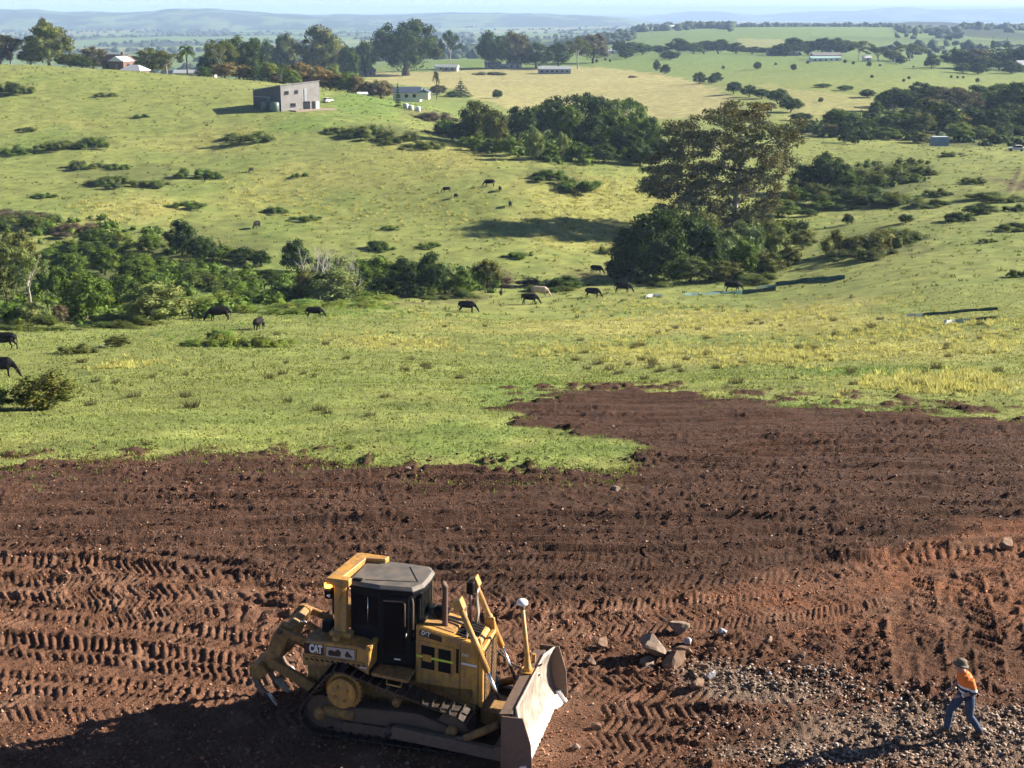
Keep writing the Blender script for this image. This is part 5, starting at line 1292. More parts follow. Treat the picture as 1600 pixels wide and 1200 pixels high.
ex = pipe("exhaust_stack", M_RUST, DZ, [(1.98, -0.16, 2.20), (1.98, -0.16, 2.40), (1.98, -0.16, 3.12), (1.975, -0.16, 3.16)], [0.07, 0.06, 0.06, 0.065], 14)
pipe("rain_cap", M_RUST, ex, [(1.94, -0.16, 3.165), (1.98, -0.16, 3.20)], [0.08, 0.075], 12)
pipe("air_precleaner", M_BLK, DZ, [(1.80, 0.16, 2.28), (1.80, 0.16, 2.42), (1.80, 0.16, 2.50), (1.80, 0.16, 2.56)], [0.07, 0.18, 0.19, 0.10], 16)
pipe("hood_pipe", M_MUDST, DZ, [(1.55, 0.05, 2.44), (2.2, 0.05, 2.30), (2.45, 0.0, 2.28)], 0.03, 8)

# lift cylinders on the nose
for sd in (-1, 1):
    y = sd * 0.60
    T = np.array((2.42, y, 2.98)); Bt = np.array((3.42, y, 0.86)); ax = (Bt - T) / np.linalg.norm(Bt - T)
    cy = pipe("lift_cylinder", M_YEL, DZ, [T + ax * 0.08, T + ax * 0.75, T + ax * 0.76, T + ax * 1.0, T + ax * 1.01, T + ax * 1.50], [0.062, 0.062, 0.078, 0.078, 0.068, 0.068], 12)
    pipe("cylinder_rod", M_STEEL, cy, [T + ax * 1.49, T + ax * 2.30], 0.036, 10)
    pipe("rod_eye", M_MUDST, cy, [Bt + np.array((0, -0.07, 0)), Bt + np.array((0, 0.07, 0))], 0.08, 10)
    hd = prism("cylinder_head", M_YEL, cy, [(-0.12, -0.10), (0.10, -0.10), (0.10, 0.10), (-0.12, 0.10)], -0.11, 0.11, bevel=0.012)
    hd.location = T; hd.rotation_euler = (0, math.atan2(-ax[2], ax[0]) , 0)
    yk = T + ax * 0.88
    prism("trunnion_yoke", M_YEL, DZ, [(yk[0] - 0.16, yk[2] - 0.22), (yk[0] + 0.14, yk[2] - 0.22), (yk[0] + 0.10, yk[2] + 0.10), (yk[0] - 0.10, yk[2] + 0.10)], *sorted((sd * 0.49, sd * 0.575)), bevel=0.015)
    for k, dy in enumerate((-0.03, 0.045)):
        hp = [T + ax * 0.12 + np.array((0.06, dy - sd * 0.08, 0.02)), T + ax * 0.35 + np.array((-0.06, dy - sd * 0.16, 0.06)), T + ax * 0.62 + np.array((-0.12, dy - sd * 0.2, -0.02)), T + ax * 0.78 + np.array((-0.22, dy - sd * 0.22, -0.10))]
        pipe("hose", M_HOSE, cy, hp, 0.022, 7)
box("valve_block", M_BLK, DZ, 2.30, 2.46, 0.34, 0.50, 2.80, 3.06, 0.02)
pipe("valve_post", M_MUDST, DZ, [(2.38, 0.42, 2.2), (2.38, 0.42, 2.82)], 0.03, 8)
bm = bm_new(); _hl = []
for k in range(9):
    t = k / 8; _hl.append((2.70 + 1.25 * t, 0.66 + 0.1 * math.sin(3 * t), 1.75 - 0.95 * math.sin(math.pi * t * 0.55) + 0.5 * t * t))
bm_tube(bm, _hl, [0.02] * 9, 7); bm_done(bm, "hose", M_RUB, DZ, 0, True)

# push frame and blade (turned a touch about the nose)
for sd in (-1, 1):
    pa = prism("push_arm", M_MUDST, DZ, [(0.95, 0.36), (1.25, 0.52), (3.60, 0.34), (3.62, 0.10), (1.25, 0.26)], *sorted((sd * 1.20, sd * 1.36)), bevel=0.015)
    pipe("arm_pivot", M_TRK, pa, [(1.12, sd * 1.10, 0.39), (1.12, sd * 1.40, 0.39)], 0.09, 12)
    tc_ = pipe("tilt_brace", M_YEL2, DZ, [(2.75, sd * 1.22, 0.42), (3.10, sd * 1.16, 0.58), (3.45, sd * 1.08, 0.75)], [0.075, 0.085, 0.085], 10)
    pipe("brace_rod", M_STEEL, tc_, [(3.42, sd * 1.085, 0.74), (3.82, sd * 1.0, 0.92)], 0.045, 10)
    pipe("brace_end", M_MUDST, tc_, [(2.35, sd * 1.24, 0.34), (2.78, sd * 1.22, 0.44)], [0.05, 0.06], 8)
prism("nose_frame", M_YEL2, DZ, [(2.85, 0.35), (3.7, 0.25), (3.7, 0.55), (2.85, 0.70)], -0.40, 0.40, bevel=0.03)
BW = 1.66
prof = [(4.235, 0.03), (4.12, 0.22), (4.01, 0.45), (3.955, 0.68), (3.945, 0.90), (3.975, 1.10), (4.03, 1.27)]
def wing_dx(y):
    a = abs(y)
    return 0.0 if a < 1.25 else (a - 1.25) * 0.35
bm = bm_new()
ysb = [-BW, -1.45, -1.25, -0.8, -0.4, 0.0, 0.4, 0.8, 1.25, 1.45, BW]
rowsf = [[bm.verts.new((x + wing_dx(y), y, z)) for x, z in prof] for y in ysb]
rowsb = [[bm.verts.new((x + wing_dx(y) - (0.05 if i not in (0,) else 0.03), y, z)) for i, (x, z) in enumerate(prof)] for y in ysb]
m_ = len(prof)
for j in range(len(ysb) - 1):
    for i in range(m_ - 1):
        bm.faces.new((rowsf[j][i], rowsf[j + 1][i], rowsf[j + 1][i + 1], rowsf[j][i + 1]))
        bm.faces.new((rowsb[j][i + 1], rowsb[j + 1][i + 1], rowsb[j + 1][i], rowsb[j][i]))
    bm.faces.new((rowsf[j][m_ - 1], rowsf[j + 1][m_ - 1], rowsb[j + 1][m_ - 1], rowsb[j][m_ - 1]))
    bm.faces.new((rowsf[j][0], rowsb[j][0], rowsb[j + 1][0], rowsf[j + 1][0]))
for j in (0, len(ysb) - 1):
    for i in range(m_ - 1): bm.faces.new((rowsf[j][i], rowsf[j][i + 1], rowsb[j][i + 1], rowsb[j][i]))
blade = bm_done(bm, "blade", M_BLADE, DZ, 0, True)
blade["label"] = "wide curved steel blade, dusty and worn pale"
ce = None
bm = bm_new()
for a, b in zip(ysb[:-1], ysb[1:]):
    fa, fb = wing_dx(a), wing_dx(b); e0 = 0.0
    pts = []
    for y, wd in ((a, fa), (b, fb)):
        e = 0.03 if abs(y) > 1.3 else 0.0
        pts.append([(4.300 + wd + e, y, -0.02), (4.150 + wd + e * 0.3, y, 0.225), (4.122 + wd, y, 0.225), (4.265 + wd + e, y, -0.02)])
    va = [bm.verts.new(p) for p in pts[0]]; vb = [bm.verts.new(p) for p in pts[1]]
    for i in range(4): bm.faces.new((va[i], vb[i], vb[(i + 1) % 4], va[(i + 1) % 4]))
    bm.faces.new(va); bm.faces.new(vb[::-1])
bmesh.ops.remove_doubles(bm, verts=bm.verts, dist=0.0005)
ce = bm_done(bm, "cutting_edge", M_EDGE, blade); ce["label"] = "bright polished cutting edge"
for sd in (-1, 1):     # end plates and back ribs
    yb = sd * (BW + 0.004); wd = wing_dx(BW)
    pr2 = [(4.25 + wd, 0.03), (4.34 + wd, 0.16), (4.29 + wd, 0.75), (4.11 + wd, 1.28)]
    prism("end_plate", M_MUDST, blade, pr2 + [(3.66 + wd, 1.27), (3.66 + wd, 0.10), (3.9 + wd, 0.03)], *sorted((yb, yb + sd * 0.035)), bevel=0.004)
    prism("corner_bit", M_EDGE, blade, [(4.06 + wd, 0.26), (4.24 + wd, 0.0), (4.36 + wd, -0.02), (4.20 + wd, 0.30)], *sorted((sd * (BW - 0.06), sd * (BW + 0.06))), bevel=0.006)
for y in (-1.1, -0.55, 0.0, 0.55, 1.1):
    prism("back_rib", M_MUDST, blade, [(4.08, 0.10), (3.90, 0.62), (3.90, 0.95), (3.98, 1.22), (3.74, 1.18), (3.66, 0.3), (3.8, 0.10)], y - 0.03, y + 0.03, bevel=0.004)
box("back_beam", M_MUDST, blade, 3.62, 3.86, -1.55, 1.55, 0.22, 0.52, 0.02)
prism("top_shelf", M_MUDST, blade, [(3.70, 1.16), (3.985, 1.20), (3.985, 1.25), (3.70, 1.21)], -1.5, 1.5, bevel=0.006)
box("walk_plate", M_YEL2, blade, 3.45, 3.75, -1.30, -0.95, 1.18, 1.21, 0.006)
pipe("top_bracket", M_YEL, blade, [(3.86, 0.88, 1.24), (3.86, 0.88, 1.42)], 0.05, 8, False)

# satellite receiver mast on the blade
mb = (3.84, 0.42)
mast = pipe("receiver_mast", M_YEL, DZ, [(mb[0], mb[1], 1.20), (mb[0] - 0.01, mb[1], 1.32), (mb[0] - 0.03, mb[1], 1.60), (mb[0] - 0.16, mb[1], 2.62)], [0.13, 0.085, 0.055, 0.048], 12)
box("mast_foot", M_YEL, mast, mb[0] - 0.16, mb[0] + 0.12, mb[1] - 0.16, mb[1] + 0.16, 1.22, 1.26, 0.008)
pipe("receiver_bracket", M_MUDST, mast, [(mb[0] - 0.16, mb[1], 2.60), (mb[0] - 0.165, mb[1], 2.70)], 0.065, 10)
pipe("satellite_receiver", M_WHITE, mast, [(mb[0] - 0.165, mb[1], 2.69), (mb[0] - 0.165, mb[1], 2.71), (mb[0] - 0.165, mb[1], 2.76), (mb[0] - 0.165, mb[1], 2.80), (mb[0] - 0.165, mb[1], 2.81)], [0.09, 0.125, 0.125, 0.08, 0.03], 18)

# ripper
for sd in (-1, 1):
    y0, y1 = sorted((sd * 0.42, sd * 0.56))
    prism("ripper_frame", M_YEL2, DZ, [(-1.36, 2.06), (-1.22, 1.98), (-1.40, 1.62), (-1.55, 1.30), (-1.72, 1.00), (-1.98, 0.80), (-2.22, 0.82), (-2.26, 0.98), (-2.02, 1.12), (-1.85, 1.45), (-1.72, 1.80), (-1.52, 2.06)], y0, y1, bevel=0.02)
    ul = prism("upper_link", M_YEL2, DZ, [(-0.80, 1.66), (-0.78, 1.82), (-1.52, 2.02), (-1.54, 1.88)], *sorted((sd * 0.58, sd * 0.68)), bevel=0.015)
    pipe("pivot_pin", M_TRK, ul, [(-1.48, sd * 0.38, 1.94), (-1.48, sd * 0.72, 1.94)], 0.06, 10)
    prism("lower_link", M_YEL2, DZ, [(-0.70, 0.62), (-0.62, 0.84), (-1.66, 1.30), (-1.76, 1.12)], *sorted((sd * 0.58, sd * 0.70)), bevel=0.015)
    rc = pipe("ripper_cylinder", M_YEL2, DZ, [(-0.9, sd * 0.30, 1.55), (-1.25, sd * 0.30, 1.72)], 0.07, 10)
    pipe("rod", M_STEEL, rc, [(-1.24, sd * 0.30, 1.715), (-1.45, sd * 0.30, 1.80)], 0.04, 8)
prism("ripper_beam", M_YEL2, DZ, [(-1.78, 0.98), (-1.95, 0.80), (-2.22, 0.84), (-2.22, 1.06), (-1.98, 1.18)], -0.72, 0.72, bevel=0.02)
prism("ripper_top_bar", M_YEL2, DZ, [(-1.34, 1.86), (-1.24, 1.96), (-1.36, 2.06), (-1.48, 1.98)], -0.42, 0.42, bevel=0.015)
for y in (-0.64, 0.0, 0.64):
    sk = prism("ripper_shank", M_MUDST, DZ, [(-2.24, 1.04), (-2.08, 1.08), (-2.04, 0.80), (-1.94, 0.60), (-1.80, 0.46), (-1.88, 0.38), (-2.06, 0.54), (-2.18, 0.78)], y - 0.045, y + 0.045, bevel=0.01)
    prism("ripper_tooth", M_STEEL if y < 0 else M_BLADE, sk, [(-1.90, 0.52), (-1.80, 0.50), (-1.60, 0.24), (-1.66, 0.24), (-1.93, 0.42)], y - 0.052, y + 0.052, bevel=0.008)
for o in list(DZ.children):      # the ripper hangs a little further back
    if o.name.split('.')[0] in ("ripper_frame", "upper_link", "lower_link", "ripper_cylinder", "ripper_beam", "ripper_top_bar", "ripper_shank"):
        o.location.x -= 0.12
    if o.name.split('.')[0] in ("blade", "receiver_mast"):
        o.location.x -= 0.14

# ------------------------------------------------------------------ bodies: lofted limbs fused into one continuous surface
def loft(bm, pts, sides=14):
    """pts: (x, y, z, half width across, half depth)"""
    P = np.array([q[:3] for q in pts], float); n = len(P); rings = []
    for i in range(n):
        t = P[min(i + 1, n - 1)] - P[max(i - 1, 0)]; t = t / (np.linalg.norm(t) + 1e-9)
        lat = np.array((0, 1.0, 0)) - t * t[1]
        if np.linalg.norm(lat) < 0.2: lat = np.array((1.0, 0, 0)) - t * t[0]
        lat /= np.linalg.norm(lat); up = np.cross(t, lat)
        ra = pts[i][3]; rb = pts[i][4] if len(pts[i]) > 4 else ra
        rings.append([bm.verts.new(P[i] + math.cos(k * 2 * math.pi / sides) * lat * ra + math.sin(k * 2 * math.pi / sides) * up * rb) for k in range(sides)])
    for A, B in zip(rings[:-1], rings[1:]):
        for k in range(sides): bm.faces.new((A[k], A[(k + 1) % sides], B[(k + 1) % sides], B[k]))
    bm.faces.new(rings[0][::-1]); bm.faces.new(rings[-1])
def ball(bm, c, r):
    bmesh.ops.create_icosphere(bm, subdivisions=2, radius=1, matrix=Matrix.Translation(c) @ Matrix.Diagonal((*r, 1)))
def fuse(name, bm, voxel, mat=None, it=4):
    bmesh.ops.recalc_face_normals(bm, faces=bm.faces)
    me = bpy.data.meshes.new(name + "_cage"); bm.to_mesh(me); bm.free()
    o = bpy.data.objects.new(name + "_cage", me); col.objects.link(o)
    r = o.modifiers.new("remesh", 'REMESH'); r.mode = 'VOXEL'; r.voxel_size = voxel
    sm = o.modifiers.new("smooth", 'SMOOTH'); sm.factor = 0.5; sm.iterations = it
    dg = bpy.context.evaluated_depsgraph_get(); dg.update()
    out = bpy.data.meshes.new_from_object(o.evaluated_get(dg), depsgraph=dg); out.name = name
    bpy.data.objects.remove(o)
    for p in out.polygons: p.use_smooth = True
    out.materials.clear()
    if mat: out.materials.append(mat)
    return out

# cows (x forward), 1.35 m at the withers
def cow_mesh(name, pose, mat):
    bm = bm_new()
    spine = [(-1.04, 0, 1.14, .10, .12), (-0.97, 0, 1.06, .23, .27), (-0.65, 0, 0.99, .29, .37), (-0.15, 0, 0.94, .34, .42), (0.30, 0, 0.94, .31, .42), (0.58, 0, 0.99, .25, .36), (0.74, 0, 1.0, .15, .24)]
    if pose == 'graze':
        neck = [(0.58, 0, 1.02, .14, .26), (0.80, 0, 0.86, .11, .19), (0.98, 0, 0.66, .085, .13), (1.08, 0, 0.50, .085, .11)]
        head = [(1.04, 0, 0.56, .08, .08), (1.10, 0, 0.48, .115, .115), (1.17, 0, 0.34, .095, .10), (1.24, 0, 0.18, .065, .07), (1.28, 0, 0.10, .07, .06), (1.29, 0, 0.06, .04, .04)]
        hx, hz = 1.05, 0.55
    else:
        neck = [(0.60, 0, 1.08, .14, .24), (0.86, 0, 1.20, .11, .17), (1.05, 0, 1.32, .09, .13)]
        head = [(1.02, 0, 1.36, .08, .08), (1.10, 0, 1.34, .115, .115), (1.24, 0, 1.27, .095, .10), (1.40, 0, 1.18, .065, .07), (1.47, 0, 1.14, .07, .06)]
        hx, hz = 1.06, 1.42
    loft(bm, neck); loft(bm, head)
    loft(bm, spine)
    for s in (-1, 1):
        loft(bm, [(hx, s * 0.06, hz, .04), (hx - 0.03, s * 0.18, hz + 0.01, .065, .035), (hx - 0.05, s * 0.29, hz - 0.02, .025)], 8)
    st = 0.12 if pose == 'walk' else 0.06
    for s, k in ((-1, st), (1, -st)):
        loft(bm, [(0.48, s * 0.17, 0.86, .13), (0.48 + k * 0.5, s * 0.17, 0.66, .10), (0.48 + k, s * 0.17, 0.42, .062), (0.47 + k * 1.4, s * 0.17, 0.20, .048), (0.49 + k * 1.5, s * 0.17, 0.06, .058), (0.51 + k * 1.5, s * 0.17, 0.0, .06)], 10)
        loft(bm, [(-0.76, s * 0.17, 0.92, .20, .16), (-0.72 - k * .5, s * 0.18, 0.66, .14, .11), (-0.78 - k, s * 0.18, 0.48, .075), (-0.90 - k, s * 0.18, 0.36, .062), (-0.87 - k * 1.4, s * 0.18, 0.16, .046), (-0.84 - k * 1.5, s * 0.18, 0.05, .056), (-0.82 - k * 1.5, s * 0.18, 0.0, .06)], 10)
    loft(bm, [(-1.0, 0, 1.2, .05), (-1.10, 0, 1.08, .036), (-1.12, 0, 0.80, .032), (-1.10, 0, 0.55, .045), (-1.09, 0, 0.42, .03)], 8)
    ball(bm, (-0.45, 0, 0.64), (0.14, 0.11, 0.08))
    return fuse(name, bm, 0.034, mat, 2)
M_COWB = paint("black_hide", (0.008, 0.007, 0.007), 0.7, var=0.3, scale=4.0, spec=0.12)
M_COWW = paint("cream_hide", (0.62, 0.47, 0.36), 0.7, var=0.2, scale=3.0, dirt=(0.32, 0.17, 0.10), dirt_amt=0.5)
COW = {('graze', 'b'): cow_mesh("cow_grazing", 'graze', M_COWB), ('walk', 'b'): cow_mesh("cow_standing", 'walk', M_COWB), ('graze', 'w'): cow_mesh("cream_cow", 'graze', M_COWW)}
# (px, py of the feet, pose, colour, heading in degrees from picture right (towards camera negative), scale, label)
for (px, py, pose, c, hd, sc, lab) in [
  (2, 589, 'graze', 'b', 0, 1.0, "large black cow grazing above the rounded bush at left edge"),
  (4, 546, 'walk', 'b', 184, 1.0, "black cow half out of the picture at left edge"),
  (341, 501, 'graze', 'b', 195, 1.08, "black cow grazing beside the bright bush, facing left"),
  (405, 515, 'graze', 'b', 75, 0.85, "black calf seen from behind above the leafy weeds"),
  (493, 496, 'graze', 'b', 10, 0.85, "small black cow grazing right of the weed bushes"),
  (731, 488, 'graze', 'b', -6, 1.0, "black cow grazing at centre, nearest of the herd"),
  (829, 475, 'graze', 'b', -4, 1.0, "black cow grazing in front of the cream cow"),
  (845, 464, 'graze', 'w', -10, 1.05, "cream coloured cow grazing behind a black cow"),
  (927, 465, 'graze', 'b', -12, 0.95, "black cow grazing left of the dark bushes"),
  (974, 457, 'graze', 'b', -4, 1.05, "black cow grazing at the foot of the dark bushes"),
  (1146, 456, 'graze', 'b', 5, 1.05, "black cow standing behind the fallen silt fence"),
  (933, 428, 'graze', 'b', -30, 1.0, "black cow among scrub above the creek"),
  (783, 462, 'walk', 'b', 85, 0.6, "tiny black calf by the creek line"),
  (401, 357, 'graze', 'b', 250, 1.0, "black cow alone low on the facing hillside"),
  (392, 269, 'graze', 'b', 250, 0.75, "small black calf high on the facing hillside"),
  (764, 291, 'graze', 'b', 185, 1.0, "black cow on the facing hillside, uppermost of the scattered five"),
  (697, 300, 'graze', 'b', 180, 0.75, "small black cow on the facing hillside, leftmost of the scattered five"),
  (712, 309, 'graze', 'b', 120, 0.6, "dark calf lying low just right of the leftmost hillside cow"),
  (781, 299, 'graze', 'b', 100, 0.75, "small black cow just right of the uppermost hillside cow"),
  (797, 323, 'graze', 'b', 95, 0.8, "small black cow on the facing hillside, lowest of the scattered five")]:
    p = at(px, py)
    o = link("cow", COW[(pose, c)]); o.location = (p.x, p.y, p.z - 0.03); o.rotation_euler.z = math.radians(hd); o.scale = (sc, sc, sc)
    tag(o, lab, "cow", "cows in the valley")

# ------------------------------------------------------------------ the walking worker (x forward, y left, z up)
M_SKIN = paint("skin", (0.42, 0.24, 0.17), 0.55, var=0.12, scale=12)
M_HAT = paint("bush_hat_felt", (0.14, 0.11, 0.075), 0.9, var=0.3, scale=14)
M_JEAN = paint("blue_denim", (0.040, 0.068, 0.130), 0.85, var=0.5, scale=11, bmp=0.8)
M_BOOT = paint("brown_boot", (0.10, 0.06, 0.035), 0.7, var=0.3, scale=10)
M_ORG = paint("hivis_orange", (0.85, 0.19, 0.02), 0.75, var=0.3, scale=12, bmp=0.8)
M_NAVY = paint("navy_cloth", (0.012, 0.016, 0.045), 0.8, var=0.2, scale=9)
M_TAPE = paint("reflective_tape", (0.72, 0.74, 0.76), 0.35, var=0.1, scale=9)

pw = at(1504, 1157); pw.z = float(surf_z(pw.x, pw.y)[0]) + 0.05
W = empty("person", pw, math.radians(186))
W.scale = (0.98, 1.04, 0.91)
tag(W, "person in orange and navy work shirt, jeans and brown hat walking left, looking down", "person")
LEGS = {1: [(-0.02, 0.09, 0.92), (-0.05, 0.10, 0.49), (-0.30, 0.11, 0.10)], -1: [(0.02, -0.09, 0.92), (0.27, -0.10, 0.53), (0.31, -0.10, 0.10)]}
ARM = {1: [(0.06, 0.20, 1.41), (-0.02, 0.26, 1.14), (0.19, 0.18, 1.01), (0.27, 0.14, 0.985)], -1: [(0.06, -0.20, 1.41), (0.01, -0.26, 1.14), (0.25, -0.15, 1.03), (0.33, -0.10, 1.01)]}
def limb(bm, pts, f, r):
    loft(bm, [(*(np.array(a)), rr + f) for a, rr in zip(pts, r)], 12)
def mid(a, b, t): return tuple(np.array(a) * (1 - t) + np.array(b) * t)
def torso(bm, f, top=True):
    loft(bm, [(-0.01, 0, 0.86, .14 + f, .10 + f), (0.0, 0, 0.95, .165 + f, .115 + f), (0.02, 0, 1.08, .155 + f, .105 + f), (0.05, 0, 1.24, .175 + f, .115 + f), (0.07, 0, 1.38, .18 + f, .10 + f), (0.08, 0, 1.45, .10 + f, .07 + f)] if top else
             [(-0.01, 0, 0.84, .14 + f, .105 + f), (0.0, 0, 0.92, .165 + f, .118 + f), (0.01, 0, 1.0, .16 + f, .112 + f)], 18)
bm = bm_new(); torso(bm, 0)
loft(bm, [(0.08, 0, 1.42, .06), (0.115, 0, 1.49, .055), (0.15, 0, 1.535, .055, .065), (0.18, 0, 1.575, .066, .085), (0.185, 0, 1.63, .074, .096), (0.175, 0, 1.68, .072, .094), (0.165, 0, 1.72, .055, .07), (0.16, 0, 1.74, .02)], 16)
ball(bm, (0.272, 0, 1.595), (0.026, 0.017, 0.024)); ball(bm, (0.175, 0.078, 1.62), (0.018, 0.014, 0.03)); ball(bm, (0.175, -0.078, 1.62), (0.018, 0.014, 0.03)); ball(bm, (0.235, 0, 1.53), (0.03, 0.035, 0.025))
for s in (1, -1):
    a = ARM[s]; l = LEGS[s]
    limb(bm, [a[0], mid(a[0], a[1], .5), a[1], mid(a[1], a[2], .4), a[2]], 0, (.06, .052, .044, .042, .030))
    ball(bm, mid(a[2], a[3], .75), (0.05, 0.04, 0.022))
    limb(bm, [l[0], mid(l[0], l[1], .5), l[1], mid(l[1], l[2], .4), l[2], (l[2][0] + .02, l[2][1], 0.05)], 0, (.09, .078, .055, .055, .038, .04))
    loft(bm, [(l[2][0] - 0.04, l[2][1], 0.05, .035), (l[2][0] + 0.08, l[2][1], 0.045, .042, .035), (l[2][0] + 0.17, l[2][1], 0.03, .035, .022)], 10)
bmsh = fuse("person_body", bm, 0.012, M_SKIN, 3)
bm = bmesh.new(); bm.from_mesh(bmsh)
for s in (1, -1):      # five fingers, rooted inside the palm, curled
    hx, hy, hz_ = ARM[s][3]
    for k in range(4):
        L = (0.072, 0.082, 0.077, 0.06)[k]; y = hy + s * (-0.03 + k * 0.02)
        bm_tube(bm, [(hx, y, hz_), (hx + 0.01 + L * 0.5, y, hz_ - 0.006), (hx + L * 0.9, y - s * 0.004, hz_ - 0.035)], [0.010, 0.009, 0.007], 6)
    bm_tube(bm, [(hx - 0.04, hy - s * 0.025, hz_ + 0.005), (hx - 0.005, hy - s * 0.055, hz_ + 0.012), (hx + 0.03, hy - s * 0.062, hz_ + 0.0)], [0.012, 0.011, 0.008], 6)
bm.to_mesh(bmsh); bm.free()
for p_ in bmsh.polygons: p_.use_smooth = True
bd = link("body", bmsh, None, W)
for y in (-0.034, 0.034): pipe("eye", M_BLK, bd, [(0.262, y, 1.632), (0.272, y, 1.631)], 0.009, 8)
pipe("mouth", M_DECAL, bd, [(0.262, -0.018, 1.556), (0.262, 0.018, 1.556)], 0.005, 5)
bm = bm_new(); torso(bm, 0.018, False)
for s in (1, -1):
    l = LEGS[s]; limb(bm, [(l[0][0], l[0][1], 0.94), mid(l[0], l[1], .5), l[1], mid(l[1], l[2], .4), l[2]], 0.022, (.085, .078, .058, .056, .046))
link("jeans", fuse("jeans", bm, 0.013, M_JEAN, 3), None, W)
bm = bm_new(); torso(bm, 0.036)
for s in (1, -1):
    a = ARM[s]; limb(bm, [a[0], mid(a[0], a[1], .5), a[1], mid(a[1], a[2], .35)], 0.026, (.062, .054, .048, .046))
loft(bm, [(0.085, 0, 1.43, .09), (0.10, 0, 1.475, .078), (0.105, 0, 1.49, .074)], 14)
shm = fuse("work_shirt", bm, 0.013, None, 3)
for m in (M_ORG, M_TAPE, M_NAVY): shm.materials.append(m)
for p_ in shm.polygons:
    z = p_.center.z; y = abs(p_.center.y)
    if y > 0.215 or (p_.center.x > 0.14 and y > 0.12 and z < 1.14): p_.material_index = 0 if z > 1.215 else (1 if z > 1.165 else 2)
    else: p_.material_index = 0 if z > 1.20 else (1 if 1.145 < z else (2 if z > 1.075 else (1 if z > 1.02 else 2)))
shm2 = link("work_shirt", shm, None, W)
for s in (1, -1):
    l = LEGS[s][2]; bm = bm_new()
    loft(bm, [(l[0] - 0.055, l[1], 0.05, .045, .045), (l[0] + 0.06, l[1], 0.05, .052, .048), (l[0] + 0.15, l[1], 0.04, .048, .038), (l[0] + 0.19, l[1], 0.03, .03, .025)], 12); loft(bm, [(l[0], l[1], 0.03, .052), (l[0] - 0.01, l[1], 0.17, .056)], 12)
    link("boot", fuse("boot", bm, 0.014, M_BOOT, 2), None, W)
bm = bm_new(); bm_tube(bm, [(0.165, 0, 1.665), (0.163, 0, 1.69), (0.155, 0, 1.765), (0.15, 0, 1.785)], [0.112, 0.112, 0.095, 0.055], 18)
hat = bm_done(bm, "hat", M_HAT, W, 0, True)
bm = bm_new(); bm_tube(bm, [(0.175, 0, 1.640), (0.17, 0, 1.665), (0.165, 0, 1.685)], [0.158, 0.15, 0.112], 22); bm_done(bm, "brim", M_HAT, hat, 0, True)
pipe("wrist_band", M_WHITE, W, [mid(ARM[1][1], ARM[1][2], .86), mid(ARM[1][1], ARM[1][2], .97)], 0.040, 12)

# ------------------------------------------------------------------ buildings
M_SHED = paint("grey_corrugated_wall", (0.30, 0.29, 0.29), 0.6, var=0.3, scale=0.6, dirt=(0.20, 0.18, 0.165), dirt_amt=0.4)
M_SHEDD = paint("charcoal_cladding", (0.055, 0.055, 0.06), 0.6, var=0.2, scale=0.8)
M_ROOFW = paint("white_sheet_roof", (0.72, 0.72, 0.72), 0.4, var=0.1, scale=0.7)
M_ROOFR = paint("dark_red_roof", (0.10, 0.05, 0.045), 0.6, var=0.2, scale=0.9)
M_ROOFB = paint("blue_grey_roof", (0.085, 0.115, 0.175), 0.5, var=0.15, scale=0.8)
M_BRICK = paint("brown_brick", (0.19, 0.11, 0.08), 0.85, var=0.25, scale=4)
M_WWALL = paint("white_wall", (0.66, 0.64, 0.60), 0.7, var=0.12, scale=1.5)
M_TANK = paint("green_tank", (0.10, 0.16, 0.125), 0.5, var=0.15, scale=2)
M_TANKW = paint("pale_tank", (0.50, 0.55, 0.56), 0.5, var=0.12, scale=2)
M_DECK = paint("timber_deck", (0.30, 0.235, 0.18), 0.85, var=0.3, scale=3)
M_ZINC = paint("zinc_roof", (0.42, 0.45, 0.48), 0.4, metal=0.2, var=0.12, scale=0.4)
M_ZINCW = paint("zinc_wall", (0.20, 0.235, 0.255), 0.55, var=0.15, scale=0.5)
M_SILT = paint("silt_cloth_dark", (0.025, 0.085, 0.085), 0.7, var=0.3, scale=2)
M_SILTP = paint("silt_cloth_pale", (0.34, 0.52, 0.49), 0.7, var=0.2, scale=2)
M_WIN = glass_mat("window_glass", (0.03, 0.035, 0.04))
M_BLUEC = paint("container_blue", (0.16, 0.25, 0.36), 0.5, var=0.15, scale=2)
M_GRASSF = M_TURF

# grey two storey shed on the hillside: local x along the lit front, y into the hill
p = at(455, 174); D = depth(p); u_ = D / F           # metres per picture pixel here
SH = empty("farm_shed", (p.x, p.y, p.z - 0.3), 0)
tag(SH, "tall grey metal shed with sloping roof and charcoal side wall on the hillside", "shed")
